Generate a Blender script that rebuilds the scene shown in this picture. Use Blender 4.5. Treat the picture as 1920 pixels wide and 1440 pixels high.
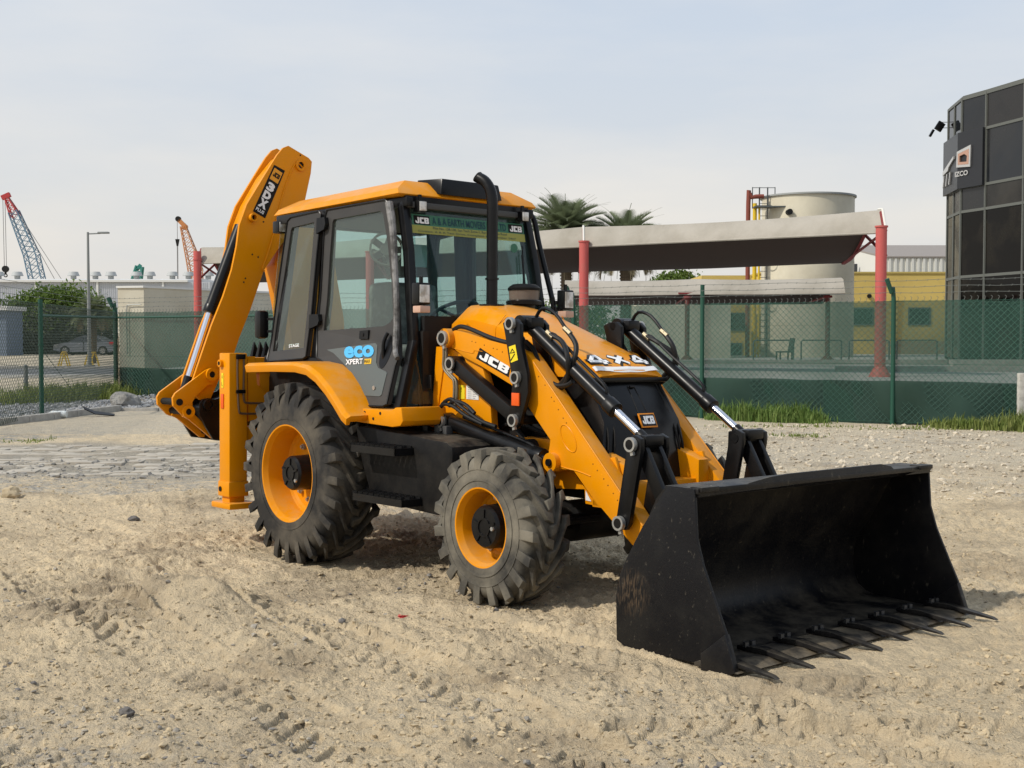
import bpy, bmesh, math, random
import numpy as np
from mathutils import Vector, Matrix
from mathutils.geometry import tessellate_polygon
random.seed(7)
for o in list(bpy.data.objects): bpy.data.objects.remove(o)
SC = bpy.context.scene
COL = SC.collection
# ------------------------------------------------------------------ camera
HEAD = 2.42886            # heading of the view, radians from +x
CX, CYP, CH = 8.2071, -5.9377, 1.7136
PITCH = 0.0370
cam_d = bpy.data.cameras.new('camera'); cam = bpy.data.objects.new('camera', cam_d); COL.objects.link(cam)
cam.location = (CX, CYP, CH)
cam.rotation_euler = (math.pi/2 - PITCH, 0, HEAD - math.pi/2)
cam_d.sensor_width = 36.0; cam_d.lens = 36.0*2329.3/1920.0
cam_d.clip_start = 0.1; cam_d.clip_end = 6000
SC.camera = cam
VD = Vector((math.cos(HEAD), math.sin(HEAD), 0)); VR = Vector((math.sin(HEAD), -math.cos(HEAD), 0))
def S(u, v, z=0.0):       # site frame: u metres to the right, v metres ahead of the standing point
    p = Vector((CX, CYP, 0)) + VR*u + VD*v; return Vector((p.x, p.y, z))
SROT = HEAD - math.pi/2
# ------------------------------------------------------------------ world and sun
SUN_EL = math.radians(44)
sdir = (VR*(-0.90) + VD*(-0.43)).normalized()
sun_vec = Vector((sdir.x*math.cos(SUN_EL), sdir.y*math.cos(SUN_EL), math.sin(SUN_EL)))
w = bpy.data.worlds.new('World'); SC.world = w; w.use_nodes = True
nt = w.node_tree; nt.nodes.clear()
def N(t, tp, **k):
    n = t.nodes.new(tp)
    for a, b in k.items(): setattr(n, a, b)
    return n
wo = N(nt, 'ShaderNodeOutputWorld'); bgn = N(nt, 'ShaderNodeBackground'); sky = N(nt, 'ShaderNodeTexSky')
sky.sky_type = 'NISHITA'; sky.sun_disc = False; sky.sun_elevation = SUN_EL
sky.sun_rotation = math.atan2(sun_vec.x, sun_vec.y)
sky.air_density = 1.0; sky.dust_density = 4.0; sky.ozone_density = 1.5; sky.altitude = 10
# thin high overcast: a pale veil over the clear sky, warmer towards the horizon, with faint streaks
tc = N(nt, 'ShaderNodeTexCoord'); sep = N(nt, 'ShaderNodeSeparateXYZ'); nt.links.new(tc.outputs['Generated'], sep.inputs[0])
ramp = N(nt, 'ShaderNodeValToRGB'); nt.links.new(sep.outputs['Z'], ramp.inputs[0])
e = ramp.color_ramp.elements
e[0].position = 0.0; e[0].color = (7.2, 6.85, 6.45, 1)
e[1].position = 0.55; e[1].color = (4.95, 5.7, 6.8, 1)
m_ = e.new(0.10); m_.color = (7.0, 6.85, 6.6, 1)
m_ = e.new(0.24); m_.color = (6.15, 6.5, 6.95, 1)
mp = N(nt, 'ShaderNodeMapping'); mp.inputs['Scale'].default_value = (1.2, 1.2, 5.0); mp.inputs['Rotation'].default_value = (0.1, 0.15, 0.4)
nz = N(nt, 'ShaderNodeTexNoise'); nz.inputs['Scale'].default_value = 1.8; nz.inputs['Detail'].default_value = 6; nz.inputs['Roughness'].default_value = .55
nt.links.new(tc.outputs['Generated'], mp.inputs[0]); nt.links.new(mp.outputs[0], nz.inputs['Vector'])
cr = N(nt, 'ShaderNodeValToRGB'); cr.color_ramp.elements[0].position = .36; cr.color_ramp.elements[0].color = (.90, .945, 1.0, 1)
cr.color_ramp.elements[1].position = .66; cr.color_ramp.elements[1].color = (1.09, 1.06, 1.02, 1)
nt.links.new(nz.outputs['Fac'], cr.inputs[0])
mul = N(nt, 'ShaderNodeMixRGB', blend_type='MULTIPLY'); mul.inputs[0].default_value = 1
nt.links.new(ramp.outputs[0], mul.inputs[1]); nt.links.new(cr.outputs[0], mul.inputs[2])
mix = N(nt, 'ShaderNodeMixRGB'); mix.inputs[0].default_value = .85
nt.links.new(sky.outputs[0], mix.inputs[1]); nt.links.new(mul.outputs[0], mix.inputs[2])
nt.links.new(mix.outputs[0], bgn.inputs[0]); bgn.inputs[1].default_value = 0.122
nt.links.new(bgn.outputs[0], wo.inputs[0])
sl = bpy.data.lights.new('sun', 'SUN'); sl.energy = 3.3; sl.angle = math.radians(1.5); sl.color = (1, .94, .84)
so = bpy.data.objects.new('sun', sl); COL.objects.link(so)
so.rotation_euler = sun_vec.to_track_quat('Z', 'Y').to_euler()
SC.view_settings.view_transform = 'Standard'; SC.view_settings.look = 'None'
SC.view_settings.exposure = 0.0; SC.view_settings.gamma = 1.0
SC.render.engine = 'CYCLES'
try:
    SC.cycles.transparent_max_bounces = 24; SC.cycles.max_bounces = 8
except Exception: pass
# ------------------------------------------------------------------ materials
MATS = {}
def mat(name, col, rough=.6, metal=0, spec=.3, noise=None, bump=None, coat=0, emit=None, scuff=None, dust=None):
    """noise=(scale, colour2, lo, hi[, detail]) mixes a second colour; bump=(scale, strength, distance)"""
    if name in MATS: return MATS[name]
    m = bpy.data.materials.new(name); m.use_nodes = True; t = m.node_tree; b = t.nodes['Principled BSDF']
    b.inputs['Base Color'].default_value = (*col, 1); b.inputs['Roughness'].default_value = rough
    b.inputs['Metallic'].default_value = metal; b.inputs['Specular IOR Level'].default_value = spec
    b.inputs['Coat Weight'].default_value = coat; b.inputs['Coat Roughness'].default_value = .08
    c = N(t, 'ShaderNodeTexCoord')
    if noise:
        n = N(t, 'ShaderNodeTexNoise'); n.inputs['Scale'].default_value = noise[0]; n.inputs['Detail'].default_value = noise[4] if len(noise) > 4 else 5
        n.inputs['Roughness'].default_value = .62
        t.links.new(c.outputs['Object'], n.inputs['Vector'])
        r = N(t, 'ShaderNodeMapRange'); r.inputs[1].default_value = noise[2]; r.inputs[2].default_value = noise[3]
        t.links.new(n.outputs['Fac'], r.inputs[0])
        x = N(t, 'ShaderNodeMixRGB'); x.inputs[1].default_value = (*col, 1); x.inputs[2].default_value = (*noise[1], 1)
        t.links.new(r.outputs[0], x.inputs[0]); t.links.new(x.outputs[0], b.inputs['Base Color'])
        rr = N(t, 'ShaderNodeMapRange'); rr.inputs[3].default_value = rough; rr.inputs[4].default_value = min(1, rough+.25)
        t.links.new(r.outputs[0], rr.inputs[0]); t.links.new(rr.outputs[0], b.inputs['Roughness'])
    if bump:
        n2 = N(t, 'ShaderNodeTexNoise'); n2.inputs['Scale'].default_value = bump[0]; n2.inputs['Detail'].default_value = 6
        t.links.new(c.outputs['Object'], n2.inputs['Vector'])
        bp = N(t, 'ShaderNodeBump'); bp.inputs['Strength'].default_value = bump[1]; bp.inputs['Distance'].default_value = bump[2]
        t.links.new(n2.outputs['Fac'], bp.inputs['Height']); t.links.new(bp.outputs[0], b.inputs['Normal'])
    if scuff:   # (scale, colour, lo, hi, stretch) bright scratches and dirt flecks
        mpn = N(t, 'ShaderNodeMapping'); mpn.inputs['Scale'].default_value = (1, 1, scuff[4]); t.links.new(c.outputs['Object'], mpn.inputs[0])
        n3 = N(t, 'ShaderNodeTexNoise'); n3.inputs['Scale'].default_value = scuff[0]; n3.inputs['Detail'].default_value = 9; n3.inputs['Roughness'].default_value = .7; t.links.new(mpn.outputs[0], n3.inputs['Vector'])
        r3 = N(t, 'ShaderNodeMapRange'); r3.inputs[1].default_value = scuff[2]; r3.inputs[2].default_value = scuff[3]; t.links.new(n3.outputs['Fac'], r3.inputs[0])
        x3 = N(t, 'ShaderNodeMixRGB'); t.links.new(r3.outputs[0], x3.inputs[0]); x3.inputs[2].default_value = (*scuff[1], 1)
        src = b.inputs['Base Color'].links[0].from_socket if b.inputs['Base Color'].is_linked else None
        if src: t.links.new(src, x3.inputs[1])
        else: x3.inputs[1].default_value = (*col, 1)
        t.links.new(x3.outputs[0], b.inputs['Base Color'])
    if dust:    # (colour, amount): settled dust on faces that look up, broken by noise
        gg = N(t, 'ShaderNodeNewGeometry'); sx = N(t, 'ShaderNodeSeparateXYZ'); t.links.new(gg.outputs['Normal'], sx.inputs[0])
        rz = N(t, 'ShaderNodeMapRange'); rz.inputs[1].default_value = .25; rz.inputs[2].default_value = 1.0; rz.inputs[3].default_value = .12; t.links.new(sx.outputs['Z'], rz.inputs[0])
        n4 = N(t, 'ShaderNodeTexNoise'); n4.inputs['Scale'].default_value = 4.5; n4.inputs['Detail'].default_value = 9; n4.inputs['Roughness'].default_value = .7; t.links.new(c.outputs['Object'], n4.inputs['Vector'])
        r4 = N(t, 'ShaderNodeMapRange'); r4.inputs[1].default_value = .42; r4.inputs[2].default_value = .72; r4.inputs[4].default_value = dust[1]; t.links.new(n4.outputs['Fac'], r4.inputs[0])
        m4 = N(t, 'ShaderNodeMath', operation='MULTIPLY'); t.links.new(rz.outputs[0], m4.inputs[0]); t.links.new(r4.outputs[0], m4.inputs[1])
        x4 = N(t, 'ShaderNodeMixRGB'); t.links.new(m4.outputs[0], x4.inputs[0]); x4.inputs[2].default_value = (*dust[0], 1)
        if b.inputs['Base Color'].is_linked: t.links.new(b.inputs['Base Color'].links[0].from_socket, x4.inputs[1])
        else: x4.inputs[1].default_value = (*col, 1)
        t.links.new(x4.outputs[0], b.inputs['Base Color'])
    if emit:
        b.inputs['Emission Color'].default_value = (*emit, 1); b.inputs['Emission Strength'].default_value = 1
    MATS[name] = m; return m
YEL = mat('yellow_paint', (.72, .262, .001), .30, spec=.12, noise=(2.3, (.67, .25, .004), .45, .85), coat=.03, dust=((.50, .37, .20), .55))
YEL2 = mat('yellow_paint_dusty', (.72, .28, .006), .42, spec=.15, noise=(3.0, (.62, .33, .09), .5, .8))
BLK = mat('black_paint', (.0055, .0055, .006), .30, spec=.24, noise=(5, (.014, .0135, .013), .5, .85))
BLK2 = mat('black_satin', (.006, .006, .0065), .45, spec=.14, noise=(6, (.012, .0115, .011), .45, .8), dust=((.20, .17, .13), .6))
BUCK = mat('bucket_black', (.0055, .0055, .0068), .40, spec=.24, noise=(2.2, (.020, .018, .015), .5, .78, 9), bump=(60, .25, .004), scuff=(26, (.075, .066, .05), .60, .70, .5), dust=((.13, .11, .08), .75))
DRK = mat('engine_dark', (.008, .008, .008), .7)
CHR = mat('chrome', (.75, .75, .78), .12, metal=1)
STL = mat('zinc_steel', (.42, .41, .38), .5, metal=.7)
GRYF = mat('cab_grey', (.040, .038, .036), .45, noise=(4, (.055, .052, .048), .4, .8))
GRYP = mat('door_grey_panel', (.105, .118, .112), .35)
RUB = mat('hose_rubber', (.012, .012, .012), .45)
WHT = mat('white_print', (.80, .80, .80), .5)
ORG = mat('orange_reflector', (.75, .10, .01), .25)
DECY = mat('yellow_sticker', (.80, .62, .02), .5)
BLU = mat('blue_print', (.08, .42, .75), .5)
GLW = mat('lamp_glass', (.66, .66, .64), .12, spec=.8, noise=(14, (.34, .31, .26), .42, .6, 2))
AMB = mat('indicator_lens', (.55, .35, .26), .2)
SMK = mat('smoky_bowl', (.16, .13, .11), .18)
WRAP = mat('torn_plastic_wrap', (.24, .235, .23), .35, noise=(9, (.07, .068, .064), .42, .60, 4), bump=(50, .6, .01))
INT = mat('cab_interior', (.07, .072, .072), .8)
SEAT = mat('seat_wrapped', (.12, .125, .125), .35, noise=(9, (.28, .29, .28), .5, .7))
def glass_mat(name, tint, gloss=.10, haze=.0, hz=(.4, .45, .42)):
    m = bpy.data.materials.new(name); m.use_nodes = True; t = m.node_tree; t.nodes.clear()
    o = N(t, 'ShaderNodeOutputMaterial'); tr = N(t, 'ShaderNodeBsdfTransparent'); tr.inputs[0].default_value = (*tint, 1)
    gl = N(t, 'ShaderNodeBsdfGlossy'); gl.inputs['Roughness'].default_value = .03; gl.inputs[0].default_value = (.9, .95, .93, 1)
    df = N(t, 'ShaderNodeBsdfDiffuse'); df.inputs[0].default_value = (*hz, 1)
    lw = N(t, 'ShaderNodeFresnel'); lw.inputs[0].default_value = 1.5; ge = N(t, 'ShaderNodeNewGeometry'); iv = N(t, 'ShaderNodeMath', operation='SUBTRACT'); iv.inputs[0].default_value = 1; t.links.new(ge.outputs['Backfacing'], iv.inputs[1])
    a0 = N(t, 'ShaderNodeMath', operation='ADD'); a0.inputs[1].default_value = gloss; t.links.new(lw.outputs[0], a0.inputs[0])
    ad = N(t, 'ShaderNodeMath', operation='MULTIPLY'); t.links.new(a0.outputs[0], ad.inputs[0]); t.links.new(iv.outputs[0], ad.inputs[1])
    m1 = N(t, 'ShaderNodeMixShader'); m1.inputs[0].default_value = haze
    t.links.new(tr.outputs[0], m1.inputs[1]); t.links.new(df.outputs[0], m1.inputs[2])
    m2 = N(t, 'ShaderNodeMixShader'); t.links.new(ad.outputs[0], m2.inputs[0])
    t.links.new(m1.outputs[0], m2.inputs[1]); t.links.new(gl.outputs[0], m2.inputs[2]); t.links.new(m2.outputs[0], o.inputs[0])
    MATS[name] = m; return m
GLS = glass_mat('cab_glass', (.84, .90, .865), .03, .06, (.35, .41, .37))
GLSB = glass_mat('windscreen_glass', (.74, .87, .87), .0, .04, (.16, .30, .33))
# ------------------------------------------------------------------ mesh helpers
def col_add(o, parent=None):
    COL.objects.link(o)
    if parent is not None: o.parent = parent
    return o
class MB:
    def __init__(s): s.bm = bmesh.new()
    def add(s, tmp):
        me = bpy.data.meshes.new('t'); tmp.to_mesh(me); tmp.free(); s.bm.from_mesh(me); bpy.data.meshes.remove(me); return s
    def raw(s, vs, fs, bev=0):
        b = bmesh.new(); V = [b.verts.new(v) for v in vs]
        for f in fs:
            try: b.faces.new([V[i] for i in f])
            except ValueError: pass
        bmesh.ops.recalc_face_normals(b, faces=b.faces)
        if bev: bmesh.ops.bevel(b, geom=[e for e in b.edges if len(e.link_faces) == 2 and e.calc_face_angle(0) > .35], offset=bev, segments=2, affect='EDGES', profile=.6, clamp_overlap=True)
        return s.add(b)
    def box(s, x0, x1, y0, y1, z0, z1, bev=0):
        vs = [(x, y, z) for x in (x0, x1) for y in (y0, y1) for z in (z0, z1)]
        return s.raw(vs, [(0,1,3,2),(4,6,7,5),(0,4,5,1),(2,3,7,6),(0,2,6,4),(1,5,7,3)], bev)
    def prism(s, poly, axis, a, b_, bev=0, hole=None, fn=None):
        """extrude a 2D polygon: axis 'y' -> poly is (x,z); 'x' -> (y,z); 'z' -> (x,y)"""
        def P(p, t):
            v = (p[0], t, p[1]) if axis == 'y' else (t, p[0], p[1]) if axis == 'x' else (p[0], p[1], t)
            return fn(v) if fn else v
        if hole:
            loops = [poly] + hole
            flat = [p for l in loops for p in l]; n = len(flat)
            tr = tessellate_polygon([[Vector((p[0], p[1], 0)) for p in l] for l in loops])
            vs = [P(p, a) for p in flat] + [P(p, b_) for p in flat]; fs = []
            for t in tr: fs += [tuple(t), tuple(i+n for i in t)]
            k = 0
            for l in loops:
                m = len(l)
                for i in range(m): fs.append((k+i, k+(i+1) % m, n+k+(i+1) % m, n+k+i))
                k += m
            return s.raw(vs, fs, 0)
        n = len(poly)
        vs = [P(p, a) for p in poly] + [P(p, b_) for p in poly]
        fs = [tuple(range(n)), tuple(range(2*n-1, n-1, -1))] + [(i, (i+1) % n, n+(i+1) % n, n+i) for i in range(n)]
        return s.raw(vs, fs, bev)
    def cyl(s, p0, p1, r, r1=None, seg=20, bev=0):
        p0, p1 = Vector(p0), Vector(p1); r1 = r if r1 is None else r1
        ax = (p1-p0).normalized(); q = ax.to_track_quat('Z', 'Y').to_matrix()
        vs = []
        for p, rr in ((p0, r), (p1, r1)):
            for i in range(seg):
                a = 2*math.pi*i/seg; vs.append(p + q @ Vector((rr*math.cos(a), rr*math.sin(a), 0)))
        fs = [tuple(range(seg-1, -1, -1)), tuple(range(seg, 2*seg))] + [(i, (i+1) % seg, seg+(i+1) % seg, seg+i) for i in range(seg)]
        return s.raw(vs, fs, bev)
    def ring(s, c, ax, r0, r1, h, seg=24):
        """annulus of inner radius r0, outer r1, thickness h along ax"""
        c, ax = Vector(c), Vector(ax).normalized(); q = ax.to_track_quat('Z', 'Y').to_matrix(); vs = []
        for rr, t in ((r0, 0), (r1, 0), (r1, h), (r0, h)):
            for i in range(seg):
                a = 2*math.pi*i/seg; vs.append(c + q @ Vector((rr*math.cos(a), rr*math.sin(a), t)))
        fs = []
        for k in range(4):
            for i in range(seg): fs.append((k*seg+i, k*seg+(i+1) % seg, ((k+1) % 4)*seg+(i+1) % seg, ((k+1) % 4)*seg+i))
        return s.raw(vs, fs)
    def lathe(s, prof, c, seg=48, ax='y'):
        """prof list of (t, r) along axis through c"""
        vs = []; n = len(prof)
        for (t, r) in prof:
            for i in range(seg):
                a = 2*math.pi*i/seg
                o = (r*math.cos(a), t, r*math.sin(a)) if ax == 'y' else (r*math.cos(a), r*math.sin(a), t)
                vs.append((c[0]+o[0], c[1]+o[1], c[2]+o[2]))
        fs = [(k*seg+i, k*seg+(i+1) % seg, (k+1)*seg+(i+1) % seg, (k+1)*seg+i) for k in range(n-1) for i in range(seg)]
        return s.raw(vs, fs)
    def tube(s, path, r, seg=8, smooth=3, radii=None):
        P = [Vector(p) for p in path]
        if smooth > 1 and len(P) > 2:
            Q = []
            for i in range(len(P)-1):
                a, b_, c, d_ = P[max(i-1, 0)], P[i], P[i+1], P[min(i+2, len(P)-1)]
                for k in range(smooth):
                    t = k/smooth
                    Q.append(.5*((2*b_)+(-a+c)*t+(2*a-5*b_+4*c-d_)*t*t+(-a+3*b_-3*c+d_)*t**3))
            Q.append(P[-1]); P = Q
        vs = []; up = Vector((0, 0, 1)); prev = None
        for i, p in enumerate(P):
            t = (P[min(i+1, len(P)-1)]-P[max(i-1, 0)]).normalized()
            if prev is None:
                u_ = t.cross(up); u_ = t.cross(Vector((1, 0, 0))) if u_.length < .1 else u_
            else: u_ = prev - t*prev.dot(t)
            u_.normalize(); prev = u_; v_ = t.cross(u_)
            rr = r if radii is None else radii[min(int(i*len(radii)/len(P)), len(radii)-1)]
            for k in range(seg):
                a = 2*math.pi*k/seg; vs.append(p + u_*rr*math.cos(a) + v_*rr*math.sin(a))
        n = len(P)
        fs = [(i*seg+k, i*seg+(k+1) % seg, (i+1)*seg+(k+1) % seg, (i+1)*seg+k) for i in range(n-1) for k in range(seg)]
        fs += [tuple(range(seg)), tuple(range((n-1)*seg, n*seg))]
        return s.raw(vs, fs)
    def bar(s, p0, p1, w_, t_, up=(0, 1, 0), bev=0):
        """rectangular bar: width w_ across, thickness t_ along 'up'"""
        p0, p1 = Vector(p0), Vector(p1); d_ = (p1-p0).normalized(); u_ = Vector(up); u_ = (u_-d_*u_.dot(d_)).normalized(); v_ = d_.cross(u_)
        vs = [p + v_*a*w_/2 + u_*b_*t_/2 for p in (p0, p1) for a in (-1, 1) for b_ in (-1, 1)]
        return s.raw(vs, [(0,1,3,2),(4,6,7,5),(0,4,5,1),(2,3,7,6),(0,2,6,4),(1,5,7,3)], bev)
    def build(s, name, m, parent=None, sharp=32, label=None, kind=None, smooth=True):
        me = bpy.data.meshes.new(name); s.bm.to_mesh(me); s.bm.free(); me.materials.append(m)
        if smooth:
            me.polygons.foreach_set('use_smooth', [True]*len(me.polygons))
            me.set_sharp_from_angle(angle=math.radians(sharp))
        o = bpy.data.objects.new(name, me)
        if label: o['label'] = label
        if kind: o['kind'] = kind
        return col_add(o, parent)
def tag(o, label=None, cat=None, group=None, kind=None):
    if label: o['label'] = label
    if cat: o['category'] = cat
    if group: o['group'] = group
    if kind: o['kind'] = kind
    return o
def thing(name, label, cat, loc=(0, 0, 0), rz=0, group=None):
    o = bpy.data.objects.new(name, None); o.location = loc; o.rotation_euler = (0, 0, rz); o.empty_display_size = .2
    COL.objects.link(o); return tag(o, label, cat, group)
def sthing(name, label, cat, u, v, z=0, group=None):   # thing set out in the site frame: local x to the right, y away
    return thing(name, label, cat, S(u, v, z), SROT, group)
def text(name, s_, m, parent, origin, xdir, ydir, width, height, bold=.0, ext=.002, shear=0, spacing=1.0):
    """lettering: lower-left at origin, filling width x height, standing proud by ext"""
    cu = bpy.data.curves.new(name, 'FONT'); cu.body = s_; cu.size = 1; cu.offset = bold; cu.space_character = spacing; cu.shear = shear; cu.resolution_u = 3
    tmp = bpy.data.objects.new(name, cu); COL.objects.link(tmp)
    dg = bpy.context.evaluated_depsgraph_get(); me0 = bpy.data.meshes.new_from_object(tmp.evaluated_get(dg))
    bpy.data.objects.remove(tmp)
    xs = [v.co.x for v in me0.vertices]; ys = [v.co.y for v in me0.vertices]
    x0, x1, y0, y1 = min(xs), max(xs), min(ys), max(ys)
    X, Y = Vector(xdir).normalized(), Vector(ydir).normalized(); Z = X.cross(Y); O = Vector(origin)
    b = bmesh.new(); b.from_mesh(me0)
    for v in b.verts:
        v.co = O + X*((v.co.x-x0)/(x1-x0)*width) + Y*((v.co.y-y0)/(y1-y0)*height) + Z*ext
    b.to_mesh(me0); b.free(); me0.materials.clear(); me0.materials.append(m); me0.name = name
    o = bpy.data.objects.new(name, me0); return col_add(o, parent)
def dup_tree(root, parent=None):
    c = root.copy(); COL.objects.link(c); c.parent = parent
    for ch in list(root.children):
        dup_tree(ch, c)
    return c
# ================================================================== THE BACKHOE LOADER
# machine frame: x forward, y to its left, z up; it stands slightly tilted on the sand
M = thing('backhoe_loader', 'yellow and black backhoe loader with big black front bucket, standing on bare sand', 'backhoe loader', (0, 0, 0))
M.rotation_euler = (-0.0125, -0.0065, 0)
Y3 = lambda poly, y: [(p[0], y, p[1]) for p in poly]
def wheel(cx, sy, R, width, rr, yrim, nlug, dish, boltr, span, dusty):
    """sy = -1 near side, +1 far side; yrim = |y| of outer rim flange"""
    zc = R - .015 if R > .6 else R - .01
    s = sy
    b = MB(); yo = yrim*s; 
    def Yd(d): return s*(yrim - d)
    prof = [(Yd(.0), rr+.004), (Yd(-.012), rr-.004), (Yd(-.010), rr-.016), (Yd(.012), rr-.026), (Yd(.03), rr-.034), (Yd(.075), rr-.040), (Yd(dish-.03), rr-.052), (Yd(dish-.012), rr-.066), (Yd(dish), rr-.085), (Yd(dish), .10), (Yd(dish+.02), .10), (Yd(dish+.02), rr-.06), (Yd(width-.08), rr-.04), (Yd(width-.06), rr)]
    b.lathe(prof, (cx, 0, zc), 64)
    wname = 'rear_wheel' if R > .6 else 'front_wheel'
    W = b.build(wname, YEL, M, 14)
    # tyre carcass
    t = MB(); h = .036 if R > .6 else .030; Rc = R - h; sw = .03
    yc = yrim - width/2 + sw*.4
    hw = width/2
    pr = []
    for k in range(17):
        a = math.pi*(k/16 - .5)      # -90..90
        y = math.sin(a); y = math.copysign(abs(y)**.80, y)*hw
        fr = math.cos(a)**.42
        r = rr - .006 + (Rc - rr + .006)*fr
        pr.append((s*(yc) + y, r))
    # moulded rings on the side wall
    t.lathe(pr, (cx, 0, zc), 72)
    t.ring((cx, s*(yc+hw*.965), zc), (0, s, 0), rr+.035, rr+.05, .010 , 64)
    t.ring((cx, s*(yc+hw*.93), zc), (0, s, 0), rr+.105, rr+.112, .012, 64)
    def sp(y, th, r): return (cx + r*math.cos(th), s*(yc)+y, zc + r*math.sin(th))
    edge = hw*.985
    for side in (-1, 1):
        for i in range(nlug):
            th0 = 2*math.pi*(i + (.5 if side > 0 else 0))/nlug
            st = []
            #        frac of half width, angle offset, half ang width, r top, r bottom
            for (fy, da, hwid, rt, rb) in ((.99, .05*span, .030, Rc-.125, Rc-.16), (1.012, .0, .044, Rc-.050, Rc-.085), (.965, -.01, .044, R-.008, Rc-.05), (.74, -.08*span, .036, R+.001, Rc-.012), (.68, -.20*span, .029, R+.001, Rc-.012), (.38, -.74*span, .029, R+.003, Rc-.012), (.20, -1.02*span, .034, R+.003, Rc-.012), (-.08, -1.12*span, .040, R+.002, Rc-.012)):
                st.append((side*edge*fy, th0+da, hwid/R*.69*(.69/R)**.2*1.05, rt, rb))
            vs = []
            for (y, th, hwid, rt, rb) in st:
                vs += [sp(y, th-hwid*1.18, rb), sp(y, th-hwid, rt), sp(y, th+hwid, rt), sp(y, th+hwid*1.18, rb)]
            fs = [(0, 1, 2, 3)]
            n = len(st)
            for k in range(n-1):
                for q in range(3): fs.append((4*k+q, 4*k+q+1, 4*k+4+q+1, 4*k+4+q))
            fs.append((4*n-1, 4*n-2, 4*n-3, 4*n-4))
            t.raw(vs, fs, .004 if s < 0 else 0)
    t.build('tyre', dusty, W, 24)
    # hub reduction housing
    hb = MB(); hr = .135 if R > .6 else .142; y0 = Yd(dish+.01); y1 = Yd(.02)
    hb.lathe([(y0, hr+.012), (y0+s*.03, hr), (y1-s*.02, hr-.004), (y1, hr-.018), (y1+s*.001, 0.001)], (cx, 0, zc), 40)
    hb.ring((cx, y1-s*.002, zc), (0, s, 0), .050, .062, .010, 28)
    for k in range(5):
        a = 2*math.pi*k/5+.3; c, s2 = math.cos(a), math.sin(a)
        hb.bar((cx+.062*c, y1+s*.003, zc+.062*s2), (cx+.112*c, y1+s*.003, zc+.112*s2), .016, .012)
    hb.build('hub', BLK, W)
    pl = MB(); pl.cyl((cx+.09, y1, zc-.05 if R > .6 else zc+.0), (cx+.09, y1+s*.014, zc-.05 if R > .6 else zc+.0), .014, seg=6); pl.build('drain_plug', STL, W)
    me = None
    nb = 10 if R > .6 else 8
    for k in range(nb):
        a = 2*math.pi*k/nb+.2
        if me is None:
            bb = MB(); bb.cyl((0, 0, 0), (0, s*.038, 0), .013, seg=8); bb.cyl((0, 0, 0), (0, s*.022, 0), .024, seg=6)
            o = bb.build('wheel_bolt', STL, W); me = o.data
        else: o = col_add(bpy.data.objects.new('wheel_bolt', me), W)
        o.location = (cx+boltr*math.cos(a), Yd(dish), zc+boltr*math.sin(a))
TYR = mat('tyre_rubber', (.020, .019, .018), .72, noise=(3.2, (.13, .112, .085), .42, .76, 8), bump=(40, .3, .004))
TYR2 = mat('tyre_rubber_dusty', (.040, .038, .034), .85, noise=(3.6, (.20, .18, .14), .36, .68, 9), bump=(40, .4, .004))
for sgn in (-1, 1):
    wheel(0, sgn, .690, .430, .377, 1.095, 24, .215, .215, .34, TYR)
    wheel(2.175, sgn, .500, .330, .262, .983, 19, .175, .182, .42, TYR2)
# --- axles and underside
b = MB()
b.cyl((0, -.70, .675), (0, .70, .675), .13, bev=.01); b.box(-.16, .16, -.2, .2, .52, .86, .03)
b.build('rear_axle', BLK2, M)
b = MB()
b.cyl((2.175, -.62, .49), (2.175, .62, .49), .075); b.cyl((2.175, -.25, .47), (2.175, .25, .47), .14, bev=.03)
for s in (-1, 1):
    b.box(2.10, 2.25, s*.60-.06, s*.60+.06, .36, .64, .02)
    b.tube([(2.36, s*.12, .50), (2.36, s*.62, .50)], .022)
    b.cyl((2.30, s*.08, .50), (2.30, s*.42, .50), .035)
b.cyl((1.2, 0, .62), (2.1, 0, .50), .045); b.box(.9, 1.5, -.28, .28, .48, .92, .04)
b.build('front_axle', BLK2, M)
# --- chassis rails and nose
b = MB()
for s in (-1, 1):
    b.prism([(-.95, .78), (.75, .78), (1.5, .84), (2.6, .80), (2.75, .62), (2.86, .62), (2.86, .90), (2.5, 1.02), (1.6, 1.03), (-.95, 1.02)], 'y', s*.30, s*.40, .008)
    # nose plate that shows under the loader arm
    b.prism([(2.034, 0.924), (2.209, 0.837), (2.422, 0.835), (2.585, 0.687), (2.658, 0.63), (2.542, 0.636), (2.532, 0.727), (2.267, 0.708), (2.23, 0.768), (2.26, 0.812), (2.141, 0.789)], 'y', s*.40, s*.425)
b.box(2.70, 2.84, -.39, .39, .60, .78, .02)
b.build('chassis', YEL, M)
b = MB()
b.box(.95, 2.45, -.27, .27, .86, 1.40, .05); b.cyl((1.75, -.36, 1.08), (1.75, -.27, 1.08), .11, bev=.01); b.cyl((2.02, -.36, 1.22), (2.02, -.27, 1.22), .07)
b.box(1.3, 1.62, -.36, -.28, .95, 1.12, .02); b.tube([(1.4, -.33, 1.3), (1.7, -.40, 1.2), (1.95, -.38, .98), (2.2, -.33, .95)], .022)
b.tube([(1.5, -.34, 1.02), (1.8, -.39, 1.12), (2.1, -.36, 1.05)], .016)
b.ring((2.07, -.45, .97), (0, -1, 0), .03, .055, .07, 18)
b.build('engine', DRK, M)
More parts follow.
